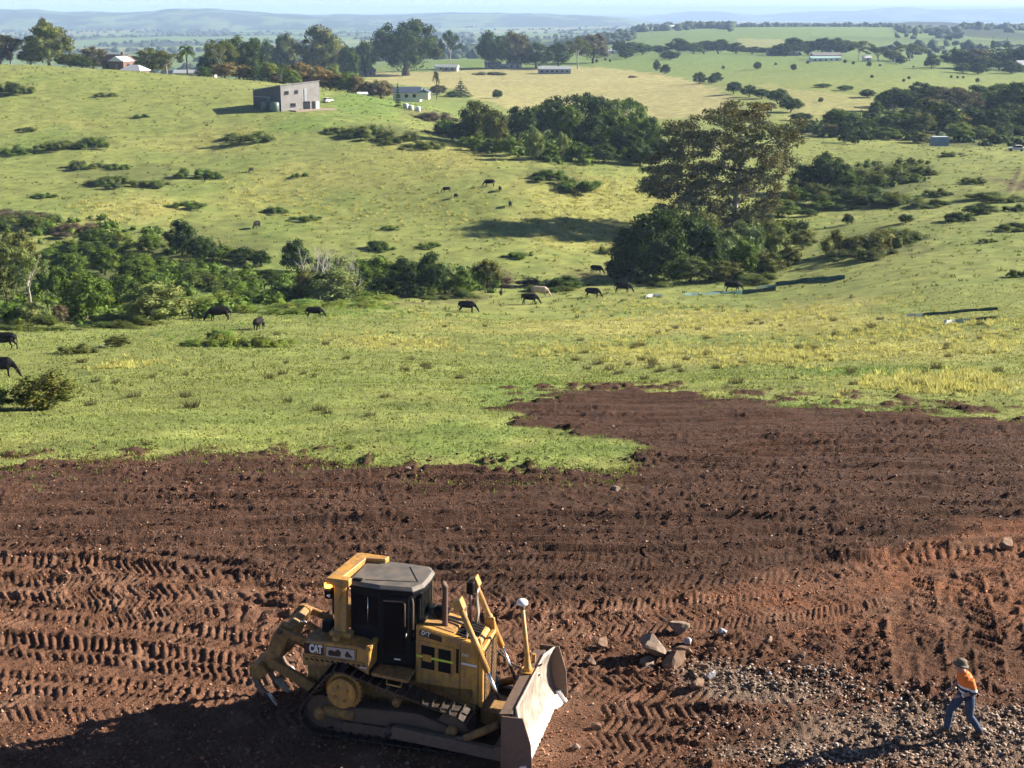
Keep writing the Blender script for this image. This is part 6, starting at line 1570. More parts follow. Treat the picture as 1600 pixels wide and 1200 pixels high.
# corners on the ground: C = front left (meeting edge), A = back left, B = front right
Cc = np.array((-2.5, 0.0)); Bc = np.array((6.4, 7.2)); Ac = np.array((-10.9, 7.6))
Dc = Ac + (Bc - Cc)
def zt(px_h): return px_h * u_
hC, hB, hA = zt(41), zt(46), zt(31); hD = hA + hB - hC
def wall_mesh(name, a, b, ha, hb, mat, parent, ribs=0, thick=0.12):
    d = (b - a) / np.linalg.norm(b - a); nrm = np.array((d[1], -d[0])); L = np.linalg.norm(b - a)
    bm = bm_new(); n = max(1, ribs)
    for i in range(n):
        t0, t1 = i / n, (i + 1) / n
        o0 = 0.0 if i % 2 == 0 else 0.012
        pa = a + (b - a) * t0 + nrm * o0; pb = a + (b - a) * t1 + nrm * o0
        z0 = ha + (hb - ha) * t0; z1 = ha + (hb - ha) * t1
        qa = pa - nrm * thick; qb = pb - nrm * thick
        v = [bm.verts.new(q) for q in ((*pa, -0.5), (*pb, -0.5), (*pb, z1), (*pa, z0), (*qa, -0.5), (*qb, -0.5), (*qb, z1), (*qa, z0))]
        for f in ((0, 1, 2, 3), (7, 6, 5, 4), (0, 4, 5, 1), (1, 5, 6, 2), (2, 6, 7, 3), (3, 7, 4, 0)): bm.faces.new([v[k] for k in f])
    return bm_done(bm, name, mat, parent)
fw = wall_mesh("front_wall", Cc, Bc, hC, hB, M_SHED, SH, 36); sw_ = wall_mesh("side_wall", Ac, Cc, hA, hC, M_SHEDD, SH, 1)
wall_mesh("back_wall", Dc, Ac, hD, hA, M_SHEDD, SH, 1); wall_mesh("side_wall", Bc, Dc, hB, hD, M_SHED, SH, 1)
bm = bm_new()
rc = [(Ac, hA), (Cc, hC), (Bc, hB), (Dc, hD)]; cen = (Ac + Bc + Cc + Dc) / 4
vv = [bm.verts.new((*(cen + (c - cen) * 1.03), h + 0.02)) for c, h in rc] + [bm.verts.new((*(cen + (c - cen) * 1.03), h + 0.22)) for c, h in rc]
for f in ((0, 1, 2, 3), (7, 6, 5, 4), (0, 4, 5, 1), (1, 5, 6, 2), (2, 6, 7, 3), (3, 7, 4, 0)): bm.faces.new([vv[k] for k in f])
bm_done(bm, "roof", M_SHED, SH)
def on_wall(name, a, b, t0, t1, z0, z1, mat, parent, out=0.08, th=0.06):
    d = (b - a); nrm = np.array((d[1], -d[0])) / np.linalg.norm(d)
    pa = a + d * t0 + nrm * out; pb = a + d * t1 + nrm * out
    bm = bm_new()
    v = [bm.verts.new(q) for q in ((*pa, z0), (*pb, z0), (*pb, z1), (*pa, z1))] + [bm.verts.new((q[0] - nrm[0] * th, q[1] - nrm[1] * th, q[2])) for q in ((*pa, z0), (*pb, z0), (*pb, z1), (*pa, z1))]
    for f in ((0, 1, 2, 3), (7, 6, 5, 4), (0, 4, 5, 1), (1, 5, 6, 2), (2, 6, 7, 3), (3, 7, 4, 0)): bm.faces.new([v[k] for k in f])
    return bm_done(bm, name, mat, parent)
for (t0, t1, z0, z1) in ((0.10, 0.20, 4.6, 5.3), (0.36, 0.44, 4.7, 5.4), (0.24, 0.37, 1.4, 2.2)):
    f_ = on_wall("window", Cc, Bc, t0, t1, z0, z1, M_WIN, SH)
    on_wall("sill", Cc, Bc, t0 - 0.01, t1 + 0.01, z0 - 0.15, z0 - 0.03, M_SHEDD, f_, 0.14)
for (t0, t1) in ((0.57, 0.74), (0.80, 0.87)):
    f_ = on_wall("glass_door", Cc, Bc, t0, t1, 0.2, 2.5, M_WIN, SH)
on_wall("bright_panel", Cc, Bc, 0.60, 0.66, 2.6, 5.8, M_ZINC, SH, 0.09)
on_wall("white_door", Cc, Bc, 0.90, 0.98, 0.2, 2.4, M_WWALL, SH)
on_wall("awning_rail", Ac, Cc, 0.02, 0.66, 3.55, 3.75, M_ZINCW, SH, 0.5, 0.4)
on_wall("awning_post", Ac, Cc, 0.64, 0.66, 0.0, 3.6, M_ZINCW, SH, 0.5, 0.12); on_wall("awning_post", Ac, Cc, 0.58, 0.60, 0.9, 3.6, M_ZINCW, SH, 0.5, 0.12)
dkd = (Bc - Cc) / np.linalg.norm(Bc - Cc); dn_ = np.array((dkd[1], -dkd[0]))
bm = bm_new(); dk = [Cc + dkd * 2.0 + dn_ * 0.1, Cc + dkd * 2.4 + dn_ * 3.2, Bc + dkd * 3.4 + dn_ * 2.6, Bc + dkd * 3.4 + dn_ * 0.1]
bm_prism(bm, [tuple(q) for q in dk], -1.5, 0.55, 'z'); dko = bm_done(bm, "deck", M_DECK, SH, 0.03)
def tank(name, px, dep, r, h, mat, label, group=None):
    q = at_d(px, dep) if dep > 0 else Vector((p.x + px, p.y - dep, gz(p.x + px, p.y - dep))); bm = bm_new()
    bm_tube(bm, [(0, 0, -0.3), (0, 0, h * 0.9), (0, 0, h)], [r, r, r * 0.75], 20)
    for k in range(4): bm_tube(bm, [(0, 0, h * (0.15 + 0.2 * k)), (0, 0, h * (0.17 + 0.2 * k))], [r * 1.02, r * 1.02], 20)
    o = bm_done(bm, name, mat, None, 0, True); o.location = q; tag(o, label, "tank", group); return o
tank("water_tank", -6.8, -2.5, 1.25, 2.3, M_TANK, "green water tank beside the shed's dark wall, left one", "green water tanks")
tank("water_tank", -4.2, -0.2001, 1.25, 2.4, M_TANK, "green water tank beside the shed's dark wall, right one", "green water tanks")

# a car body on four wheels
def car(px, py, rz, mat, label, name="parked_car", sc=1.0):
    q = at(px, py); r = empty(name, (q.x, q.y, q.z), rz); r.scale = (sc, sc, sc)
    b = prism("body", mat, r, [(-2.1, 0.35), (2.1, 0.35), (2.15, 0.85), (1.2, 0.98), (0.6, 1.0), (-1.9, 1.02), (-2.1, 0.9)], -0.85, 0.85, bevel=0.08)
    prism("cabin", M_WIN, r, [(-1.6, 1.01), (1.0, 1.0), (0.35, 1.5), (-1.3, 1.52)], -0.74, 0.74, bevel=0.06)
    box("roof", mat, r, -1.25, 0.35, -0.68, 0.68, 1.50, 1.56, 0.02)
    for x in (-1.3, 1.35):
        for y in (-0.86, 0.66):
            w = pipe("wheel", M_RUB, r, [(x, y, 0.33), (x, y + 0.2, 0.33)], 0.33, 14, False)
    tag(r, label, "car"); return r
car(512, 160, math.radians(60), M_WWALL, "white car parked beside the grey shed", sc=0.8)

def house(name, p, rz, L, Wd, h, pitch, wall, roofm, label, cat="house", wins=3, eave=0.4, hip=0.0, chim=False, gable=None):
    """gabled house: x along the ridge"""
    r = empty(name, (p[0], p[1], p[2] - 0.3), rz)
    rh = pitch * Wd / 2
    bm = bm_new(); bm_box(bm, -L / 2, L / 2, -Wd / 2, Wd / 2, -0.5, h)
    bm_prism(bm, [(-Wd / 2, h), (Wd / 2, h), (0, h + rh)], -L / 2, L / 2, 'x') if hip == 0 else None
    bm_done(bm, "wall", wall, r)
    Wo = Wd / 2 + eave; Lo = L / 2 + eave; z0 = h - eave * pitch
    bm = bm_new()
    rl = Lo - hip
    top = [bm.verts.new((-rl, 0, h + rh + 0.12)), bm.verts.new((rl, 0, h + rh + 0.12))]
    ev = [bm.verts.new(q) for q in ((-Lo, -Wo, z0 + 0.12), (Lo, -Wo, z0 + 0.12), (Lo, Wo, z0 + 0.12), (-Lo, Wo, z0 + 0.12))]
    lo = [bm.verts.new(q) for q in ((-Lo, -Wo, z0), (Lo, -Wo, z0), (Lo, Wo, z0), (-Lo, Wo, z0))]
    bm.faces.new((ev[0], ev[1], top[1], top[0])); bm.faces.new((ev[2], ev[3], top[0], top[1]))
    bm.faces.new((ev[1], ev[2], top[1])); bm.faces.new((ev[3], ev[0], top[0]))
    for i in range(4): bm.faces.new((lo[i], lo[(i + 1) % 4], ev[(i + 1) % 4], ev[i]))
    bm.faces.new(lo[::-1])
    rf = bm_done(bm, "roof", roofm, r)
    if chim: box("chimney", M_BRICK, rf, L * 0.2, L * 0.2 + 0.8, -0.4, 0.4, h + rh * 0.5, h + rh + 1.0, 0.02)
    for s in (-1, 1):
        for k in range(wins):
            x = -L / 2 + L * (k + 0.7) / (wins + 0.4)
            wv = box("window", M_WIN, r, x - 0.6, x + 0.6, *sorted((s * (Wd / 2 + 0.01), s * (Wd / 2 + 0.06))), h * 0.35, h * 0.75, 0)
            box("sill", M_WWALL, wv, x - 0.7, x + 0.7, *sorted((s * (Wd / 2 + 0.012), s * (Wd / 2 + 0.14))), h * 0.35 - 0.12, h * 0.35 - 0.01, 0)
    dv = box("door", M_DECK, r, L / 2 + 0.01, L / 2 + 0.06, -0.5, 0.5, 0.0, h * 0.72, 0)
    tag(r, label, cat); return r
P1 = at_d(186, 478)
house("brick_house", P1, math.radians(-28), 8.5, 6.5, 4.2, 0.55, M_BRICK, M_ROOFR, "brown brick house with dark red roof and white gable on the left hill crest", wins=2, chim=True)
_g = at_d(196, 474)
house("house_wing", (_g.x - 0.8, _g.y - 1.5, _g.z + 0.8), math.radians(-118), 4.5, 6.0, 3.6, 0.45, M_BRICK, M_ROOFW, "white roofed upper wing of the brick house", wins=1)
_g = at_d(211, 468)
house("annex", (_g.x, _g.y, _g.z - 1.2), math.radians(-20), 7.5, 5.5, 2.6, 0.55, M_BRICK, M_ROOFW, "low annex with white hipped roof in front of the brick house", wins=2, hip=2.6)
_g = at_d(306, 500); house("long_building", _g, math.radians(4), 14, 6, 2.4, 0.3, M_WWALL, M_ZINC, "long low pale roofed building behind the date palm", wins=4)
_g = at_d(637, 500); house("house", (_g.x, _g.y, _g.z + height_to(_g, 135) - 4.3), math.radians(-4), 9.5, 6.0, 2.7, 0.55, M_WWALL, M_ROOFB, "white house with blue grey roof below the hay field", wins=3)
_g = at_d(664, 480); house("porch", (_g.x, _g.y, _g.z + height_to(_g, 136) - 3.2), math.radians(84), 4, 3, 2.0, 0.5, M_WWALL, M_ROOFB, "small blue roofed porch beside the blue roofed house", wins=1)
for i, (px, py) in enumerate(((634, 402), (642, 400), (653, 401))):
    tank("rounded_tank", px, py, 0.8, 1.3, M_TANKW, ["first", "second", "third"][i] + " pale rounded tank in front of the blue roofed house, from left", "pale tanks by the blue roofed house")
_g = at_d(566, 425); house("white_hut", (_g.x, _g.y, _g.z - 0.3), 0.3, 2.4, 1.8, 1.1, 0.4, M_WWALL, M_ROOFW, "small white hut behind the hillside edge", cat="hut", wins=1)
_g = at(866, 115); house("long_shed", _g, math.radians(2), 50 * depth(_g) / F, 8, 3.0, 0.35, M_ZINCW, M_ZINC, "long grey metal shed with bright zinc roof on the hay field", cat="shed", wins=6, eave=0.2)
_g = at_d(704, 850); house("cottage", _g, math.radians(-10), 9, 7, 2.8, 0.4, M_SHED, M_ZINC, "grey roofed cottage right of the huge fig tree", wins=2)
_g = at_d(688, 860); house("outbuilding", _g, math.radians(10), 6, 5, 2.6, 0.4, M_TANKW, M_ZINC, "pale outbuilding at the huge fig tree's edge", cat="shed", wins=1)
_g = at_d(574, 790); house("old_shed", _g, math.radians(5), 9, 6, 3.0, 0.4, M_SHED, M_ZINCW, "dull grey shed in the fig tree's shade", cat="shed", wins=2)
_g = at_d(770, 890); house("farm_house", _g, math.radians(0), 10, 7, 3.0, 0.4, M_WWALL, M_ZINC, "white house half hidden among dark trees, left one", wins=2)
_g = at_d(803, 892); house("farm_house", _g, math.radians(8), 9, 7, 3.0, 0.5, M_WWALL, M_ROOFW, "white house half hidden among dark trees, right one", wins=2)
_g = at_d(787, 882); house("green_shed", _g, math.radians(20), 5, 4, 2.6, 0.4, M_TANK, M_TANKW, "small green shed between the two hidden white houses", cat="shed", wins=1)
_g = at_d(960, 1150); house("far_house", _g, 0.1, 22, 10, 3.0, 0.3, M_WWALL, M_ZINC, "long pale roof behind the trees beyond the hay field", wins=4)
for i, (px, w, c, lab) in enumerate(((1041, 8, M_WWALL, "far pink white house on the green hill top, left one"), (1051, 9, M_WWALL, "far white house on the green hill top, right one"), (1021, 5, M_WWALL, "tiny far house left of the hill top pair"))):
    _g = at_d(px, 2250); house("far_house", _g, 0.2, w * 1.0, 8, 5.5 if i < 2 else 3, 0.5, c, M_ROOFR if i == 0 else M_ROOFW, lab, wins=2)
_g = at_d(1280, 980); house("green_roof_house", _g, 0.05, 13, 7, 2.6, 0.35, M_WWALL, M_SILTP, "far house with pale turquoise roof, left one", wins=3)
_g = at_d(1302, 985); house("green_roof_house", _g, 0.0, 9, 6, 2.6, 0.35, M_WWALL, M_SILTP, "far house with pale turquoise roof, right one", wins=2)
_g = at_d(1290, 1010); house("large_roof_house", _g, 0.02, 20, 9, 3.6, 0.4, M_BRICK, M_SHED, "brown roofed house behind the turquoise roofs", wins=4)
_g = at_d(1222, 1100); house("long_shed", _g, 0.0, 24, 8, 3.0, 0.2, M_ZINCW, M_ZINC, "far long grey shed left of the turquoise roofs", cat="shed", wins=4)
_g = at_d(1354, 985); house("far_house", _g, 0.1, 5, 5, 2.8, 0.5, M_WWALL, M_ROOFW, "tiny white gable between far gum trees", wins=1)
_g = at_d(1405, 960); house("far_house", _g, 0.1, 5, 5, 2.4, 0.5, M_WWALL, M_ZINC, "tiny pale hut under the far gum trees", wins=1)
_g = at_d(1598, 860); house("homestead", _g, 0.3, 10, 8, 5.0, 0.6, M_ZINCW, M_ZINC, "tall grey homestead among dark trees at right edge", wins=2)

# blue container and things at the right
_g = at(1467, 228); r = empty("shipping_container", (_g.x, _g.y, _g.z - 0.1), math.radians(8)); tag(r, "pale blue shipping container at the tree line on the right", "container")
bm = bm_new(); n = 24
for i in range(n):
    x0 = -2.1 + 4.2 * i / n; bm_box(bm, x0, x0 + 4.2 / n, -1.2 + (0.05 if i % 2 else 0), 1.2, 0.05, 2.5)
bm_done(bm, "body", M_BLUEC, r); box("roof", M_TANKW, r, -2.15, 2.15, -1.25, 1.25, 2.505, 2.6, 0.02)
for s in (-1, 1): box("corner_post", M_BLUEC, r, s * 2.1 - 0.08, s * 2.1 + 0.08, -1.27, -1.13, 0.0, 2.6, 0.01)
car(1588, 236, math.radians(160), M_WWALL, "white vehicle parked at the right edge tree line", sc=0.9)

# silt fence: sagging cloth strips on stakes
def silt(label, pts, mat, h=0.7, group="silt fence pieces", lie=0.0):
    """pts: picture points of the bottom edge"""
    W3 = [at(*q) for q in pts]
    r = empty("silt_fence", W3[0]); o0 = W3[0]; tag(r, label, "fence", group)
    bm = bm_new(); prev = None; n = 0
    rr = random.Random(len(label))
    L = []
    for a, b in zip(W3[:-1], W3[1:]):
        k = max(2, int((b - a).length / 0.8))
        L += [a.lerp(b, i / k) for i in range(k)]
    L.append(W3[-1])
    for i, q in enumerate(L):
        z = gz(q.x, q.y); hh = h * (1 - 0.75 * lie * rr.random()) * (0.9 + 0.1 * math.sin(i * 1.9)); dx = rr.uniform(-.04, .04); dy = (rr.uniform(0.2, 0.9) * lie) + 0.04
        c = [bm.verts.new((q.x - o0.x + dx * j, q.y - o0.y + dy * t, z - o0.z - 0.05 + hh * t + (0.0 if t < 1 else 0.0))) for j, t in ((0, 0.0), (1, 0.5), (2, 1.0))]
        if prev:
            for j in range(2): bm.faces.new((prev[j], c[j], c[j + 1], prev[j + 1]))
        prev = c
    bmesh.ops.solidify(bm, geom=list(bm.faces), thickness=0.015)
    bm_done(bm, "cloth", mat, r)
    for i in range(0, len(L), 3):
        q = L[i]; z = gz(q.x, q.y)
        pipe("stake", M_DECK, r, [(q.x - o0.x, q.y - o0.y - 0.04, z - o0.z - 0.1), (q.x - o0.x, q.y - o0.y, z - o0.z + h * (1.15 if lie == 0 else 0.5))], 0.025, 6)
    return r
silt("upright dark green silt fence climbing the right slope", [(1212, 447), (1262, 440), (1320, 436)], M_SILT, 0.62)
silt("dark sagging silt fence right of the standing black cow", [(1160, 459), (1180, 458), (1212, 454)], M_SILT, 0.6)
silt("collapsed pale green silt cloth behind the grazing cows", [(1070, 462), (1100, 461), (1128, 459), (1160, 459)], M_SILTP, 0.45, lie=0.8)
silt("pale piece of silt cloth lying alone beside the cows", [(1009, 465), (1022, 463), (1036, 464)], M_TANKW, 0.5, lie=0.7)
silt("pale slack joint of silt fence below the upright length", [(1182, 452), (1200, 449), (1214, 447)], M_SILTP, 0.4, lie=0.3)
silt("upper dark silt fence strip at right edge of the slope", [(1442, 494), (1500, 489), (1558, 485)], M_SILT, 0.36)
silt("lower dark silt fence strip at right edge of the slope", [(1492, 505), (1525, 502), (1557, 500)], M_SILT, 0.42)
silt("pale end of the upper right silt fence", [(1418, 495), (1432, 494), (1443, 494)], M_TANKW, 0.3, lie=0.6)
silt("pale end of the lower right silt fence", [(1476, 507), (1484, 506), (1493, 505)], M_TANKW, 0.42, lie=0.5)

# ------------------------------------------------------------------ rocks
def rock_mesh(name, seed, mat, sub=3):
    rg = np.random.default_rng(seed); bm = bm_new()
    bmesh.ops.create_icosphere(bm, subdivisions=sub, radius=0.5)
    cuts = [rg.normal(size=3) for _ in range(15)]; cuts = [c / np.linalg.norm(c) for c in cuts]; ds = rg.uniform(0.22, 0.40, 15)
    for v in bm.verts:
        q = np.array(v.co)
        for c, d in zip(cuts, ds):
            t = q @ c
            if t > d: q = q - c * (t - d)
        q = q * (1 + 0.13 * (float(fbm(np.array([q[0] * 5 + seed]), np.array([q[1] * 5 + q[2] * 4.3]), seed, 3)[0]) - 0.5) * 2 + 0.015 * rg.normal())
        v.co = q
    me = bpy.data.meshes.new(name); bmesh.ops.recalc_face_normals(bm, faces=bm.faces); bm.to_mesh(me); bm.free(); me.materials.append(mat)
    return me
M_ROCK = paint("pale_boulder", (0.25, 0.195, 0.15), 0.9, var=0.4, scale=4.0, dirt=(0.15, 0.08, 0.05), dirt_amt=0.95, bmp=0.6)
M_ROCKB = paint("brown_boulder", (0.20, 0.122, 0.078), 0.9, var=0.4, scale=4.0, dirt=(0.14, 0.075, 0.045), dirt_amt=0.7, bmp=0.5)
M_ROCKG = paint("blue_grey_stone", (0.36, 0.36, 0.38), 0.85, var=0.3, scale=5.0, bmp=0.4)
ROCKS = [rock_mesh("boulder", 40 + i, None) for i in range(5)]
for m in ROCKS: m.materials.clear(); m.materials.append(M_ROCK)
for k, (px, py, wpx, m, lab) in enumerate([
  (1060, 986, 30, M_ROCK, "large pale boulder standing alone behind the rock heap"), (1020, 1026, 44, M_ROCK, "wide pale boulder in the rock heap, left back"), (1052, 1040, 42, M_ROCKB, "brown angular boulder at the front of the rock heap"),
  (1066, 1022, 30, M_ROCKB, "orange brown boulder at the back right of the rock heap"), (1008, 1034, 24, M_ROCK, "small pale boulder at the left of the rock heap"), (941, 1007, 24, M_ROCKB, "brown rock left of the rock heap, upper one"), (923, 1033, 18, M_ROCKB, "brown rock left of the rock heap, lower one"),
  (1088, 1076, 26, M_ROCKB, "square brown rock below the rock heap"), (1109, 1060, 18, M_ROCKG, "bluish white stone right of the square brown rock"), (1075, 1006, 14, M_ROCKG, "purplish stone just behind the rock heap"), (1099, 1046, 16, M_ROCKB, "small brown rock right of the rock heap"), (1128, 991, 16, M_ROCKG, "grey stone right of the lone pale boulder"),
  (1200, 1002, 18, M_ROCKB, "flat brown stone at the foot of the dark bank"), (1250, 1030, 20, M_ROCKB, "flat tan stone above the gravel"), (933, 1130, 16, M_ROCKB, "tan stone on the track prints right of the blade"), (1112, 1022, 12, M_ROCKB, "small rock right of the boulder heap"), (900, 1162, 14, M_ROCK, "small pale stone below the blade corner"),
  (1275, 1190, 22, M_ROCK, "pale stone at the lower picture edge"), (1240, 1178, 14, M_ROCK, "small white stone at the worker's shadow end"), (962, 768, 14, M_ROCK, "small pale stone lying in dark topsoil"), (1572, 856, 26, M_ROCKB, "clod like rock at the right edge of topsoil"), (638, 744, 10, M_ROCK, "tiny pale stone near the grass edge")]):
    p = at(px, py + 4); rr = random.Random(k); w = 1.22 * wpx * depth(p) / F
    o = link("boulder" if wpx > 20 else "rock", ROCKS[k % 5]); set_mat(o, m)
    p.z = float(surf_z(p.x, p.y)[0])
    o.location = (p.x, p.y, p.z + 0.22 * w); o.scale = (w * 1.08, w * 1.0, w * rr.uniform(0.75, 0.95)); o.rotation_euler = (rr.uniform(-.3, .3), rr.uniform(-.3, .3), rr.uniform(0, 6.28))
    tag(o, lab, "rock", "loose rocks on the bare earth")
# low spoil bump under the heap is part of the earth; loose stones and clods by the thousand:
OCT_V = np.array([(1, 0, 0), (-1, 0, 0), (0, 1, 0), (0, -1, 0), (0, 0, 1), (0, 0, -1)], float)
OCT_F = np.array([(0, 2, 4), (2, 1, 4), (1, 3, 4), (3, 0, 4), (2, 0, 5), (1, 2, 5), (3, 1, 5), (0, 3, 5)])
def scatter_mesh(name, X, Y, Z, S, C, mat, rg, flat=0.75, BV=ICO_V, BF=ICO_F):
    n = len(X); k = len(BV)
    A = rg.normal(size=(n, 3, 3)); Q, _ = np.linalg.qr(A)
    jit = 1 + 0.34 * rg.normal(size=(n, k, 1)).clip(-1.5, 1.6)
    sh = np.stack([np.ones(n), rg.uniform(0.65, 1, n), rg.uniform(0.5, 0.85, n)], 1)
    V = np.einsum('nij,nkj->nki', Q, BV[None] * jit * sh[:, None, :]) * S[:, None, None]
    V[:, :, 2] *= flat
    V += np.stack([X, Y, Z + S * 0.35], 1)[:, None, :]
    Fc = (BF[None] + (np.arange(n) * k)[:, None, None]).reshape(-1, 3)
    return np_mesh(name, V.reshape(-1, 3), Fc, mat, False, np.repeat(C, k, 0))
def tint_mat(name, rough=0.95):
    m, n, b, out = new_mat(name)
    a = n.nodes.new("ShaderNodeAttribute"); a.attribute_name = "tint"
    t = noise_node(n, 20, 3); r = ramp(n, t.outputs[0], [(0.3, 0.75), (0.7, 1.15)])
    n.links.new(mix(n, 'MULTIPLY', 1.0, a.outputs[0], r.outputs[0]), b.inputs['Base Color'])
    b.inputs['Roughness'].default_value = rough; b.inputs['Specular IOR Level'].default_value = 0.15
    return m
M_CLOD = tint_mat("soil_clod"); M_GRAV = tint_mat("gravel_stone", 0.85)
rg = np.random.default_rng(77)
# soil clods
n = 60000
Yc = np.exp(rg.uniform(math.log(19), math.log(52), n)); Xc = Yc * rg.uniform(-0.44, 0.44, n)
keep = dirt_mask(Xc, Yc) & (fbm(Xc / 1.7, Yc / 1.7, 91, 3) + 0.35 * rg.random(n) > 0.50)
Xc, Yc = Xc[keep], Yc[keep]
hh, tt = soil_relief(Xc, Yc)
k2 = rg.random(len(Xc)) > 0.85 * np.clip(tt, 0, 1); Xc, Yc, hh, tt = Xc[k2], Yc[k2], hh[k2], tt[k2]
Sc = 0.016 + 0.042 * rg.random(len(Xc)) ** 2.5
Cc_ = soil_tint(Xc, Yc, hh, tt) * (0.9 + 1.5 * rg.random(len(Xc)) ** 1.5)[:, None]
pale = rg.random(len(Xc)) < 0.05; Cc_[pale] = np.array((0.30, 0.22, 0.16))
o = link("soil_clods", scatter_mesh("soil_clods", Xc, Yc, ground_z(Xc, Yc) + hh, Sc, Cc_, M_CLOD, rg, BV=OCT_V, BF=OCT_F)); tag(o, "loose crumbled soil clods over the bare earth", kind="stuff")
# gravel
GX, GY = [], []
for (px, py, sx, sy, n) in [(1490, 1155, 110, 36, 1150), (1320, 1188, 120, 20, 800), (1190, 1075, 60, 12, 260), (1120, 1050, 50, 14, 130), (1270, 1060, 60, 12, 240), (1590, 1130, 60, 36, 330), (1060, 1035, 40, 14, 70), (1380, 1110, 90, 26, 210), (1330, 1085, 90, 14, 200), (1150, 1130, 60, 26, 120)]:
    c = at(px, py); a = at(px, py - sy); b_ = at(px, min(py + sy, 1300))
    GX.append(rg.normal(c.x, sx * depth(c) / F * 0.75, n)); GY.append(rg.normal(c.y, (a.y - b_.y) / 2 * 0.75, n))
GX = np.concatenate(GX); GY = np.concatenate(GY)
kk = (GY > 17) & (GY < 40); GX, GY = GX[kk], GY[kk]
hh, tt = soil_relief(GX, GY)
GS = 0.016 + 0.044 * rg.random(len(GX)) ** 2.2
tone = rg.random(len(GX))[:, None]; GC = (np.array((0.17, 0.12, 0.088))[None] * (1 - tone) + np.array((0.36, 0.295, 0.24))[None] * tone) * (0.7 + 0.5 * rg.random(len(GX)))[:, None]
gb = rg.random(len(GX)) < 0.04; GC[gb] = np.array((0.36, 0.35, 0.35))
big = np.argsort(-GS)[:90]; small = np.setdiff1d(np.arange(len(GX)), big)
o = link("gravel", scatter_mesh("gravel", GX[small], GY[small], ground_z(GX[small], GY[small]) + hh[small], GS[small], GC[small], M_GRAV, rg, flat=0.55)); tag(o, "grey tan gravel strewn around the worker", kind="stuff")
for j, i in enumerate(big):
    s = GS[i] * 1.7; o = link("stone", ROCKS[j % 5]); set_mat(o, (M_ROCK, M_ROCKB, M_ROCKG)[j % 3] if j % 3 != 2 or j % 2 else M_ROCK)
    o.location = (GX[i], GY[i], ground_z(GX[i:i + 1], GY[i:i + 1])[0] + hh[i] + s * 0.25); o.scale = (s * 1.2, s, s * 0.9); o.rotation_euler = (0, 0, j * 1.7)
    tag(o, "fist sized loose stone among the gravel around the worker", "stone", "larger stones among the gravel")

# ------------------------------------------------------------------ grass: blades, tussocks
M_BLADE_G = None
def grass_mat(name):
    m, n, b, out = new_mat(name)
    a = n.nodes.new("ShaderNodeAttribute"); a.attribute_name = "tint"
    n.links.new(a.outputs[0], b.inputs['Base Color']); b.inputs['Roughness'].default_value = 0.8; b.inputs['Specular IOR Level'].default_value = 0.1
    tr = n.nodes.new("ShaderNodeBsdfTranslucent"); n.links.new(a.outputs[0], tr.inputs[0])
    ms = n.nodes.new("ShaderNodeMixShader"); ms.inputs[0].default_value = 0.35
    n.links.new(b.outputs[0], ms.inputs[1]); n.links.new(tr.outputs[0], ms.inputs[2]); n.links.new(ms.outputs[0], out.inputs[0])
    return m
M_GRASS = grass_mat("grass_blades")
def tufts(name, X, Y, Z, H, C, nb, spread, rg, width=0.25):
    """nb triangular blades per tuft"""
    n = len(X); th = rg.uniform(0, 6.283, (n, nb)); r0 = spread * rg.random((n, nb)) * H[:, None]
    bx = X[:, None] + r0 * np.cos(th); by = Y[:, None] + r0 * np.sin(th)
    hl = H[:, None] * rg.uniform(0.55, 1.1, (n, nb)); ln = rg.uniform(0.2, 0.8, (n, nb)) * hl
    w = width * H[:, None] * np.ones((n, nb)); ph = rg.uniform(0, 6.283, (n, nb))
    v0 = np.stack([bx - w * np.cos(ph), by - w * np.sin(ph), np.broadcast_to(Z[:, None], bx.shape) - 0.02], -1)
    v1 = np.stack([bx + w * np.cos(ph), by + w * np.sin(ph), np.broadcast_to(Z[:, None], bx.shape) - 0.02], -1)
    v2 = np.stack([bx + ln * np.cos(th), by + ln * np.sin(th), Z[:, None] + hl], -1)
    V = np.stack([v0, v1, v2], 2).reshape(-1, 3)
    Fc = np.arange(len(V)).reshape(-1, 3)
    Cb = np.repeat(C[:, None, :], nb, 1) * rg.uniform(0.75, 1.25, (n, nb, 1))
    return np_mesh(name, V, Fc, M_GRASS, False, np.repeat(Cb.reshape(-1, 3), 3, 0))
# short turf near the earthworks
n = 75000
Yg = np.exp(rg.uniform(math.log(42), math.log(150), n)); Xg = Yg * rg.uniform(-0.43, 0.43, n)
kk = ~dirt_mask(Xg, Yg); Xg, Yg = Xg[kk], Yg[kk]
Cg = turf_tint(Xg, Yg) * (0.8 + 0.5 * rg.random(len(Xg)))[:, None]
Hg = (0.03 + 0.05 * rg.random(len(Xg)) ** 1.5) * (1 + Yg / 100)
o = link("turf_blades", tufts("turf_blades", Xg, Yg, ground_z(Xg, Yg) + 0.02, Hg, Cg, 2, 1.0, rg, 0.45)); tag(o, "short cropped grass on the near slope", kind="stuff")
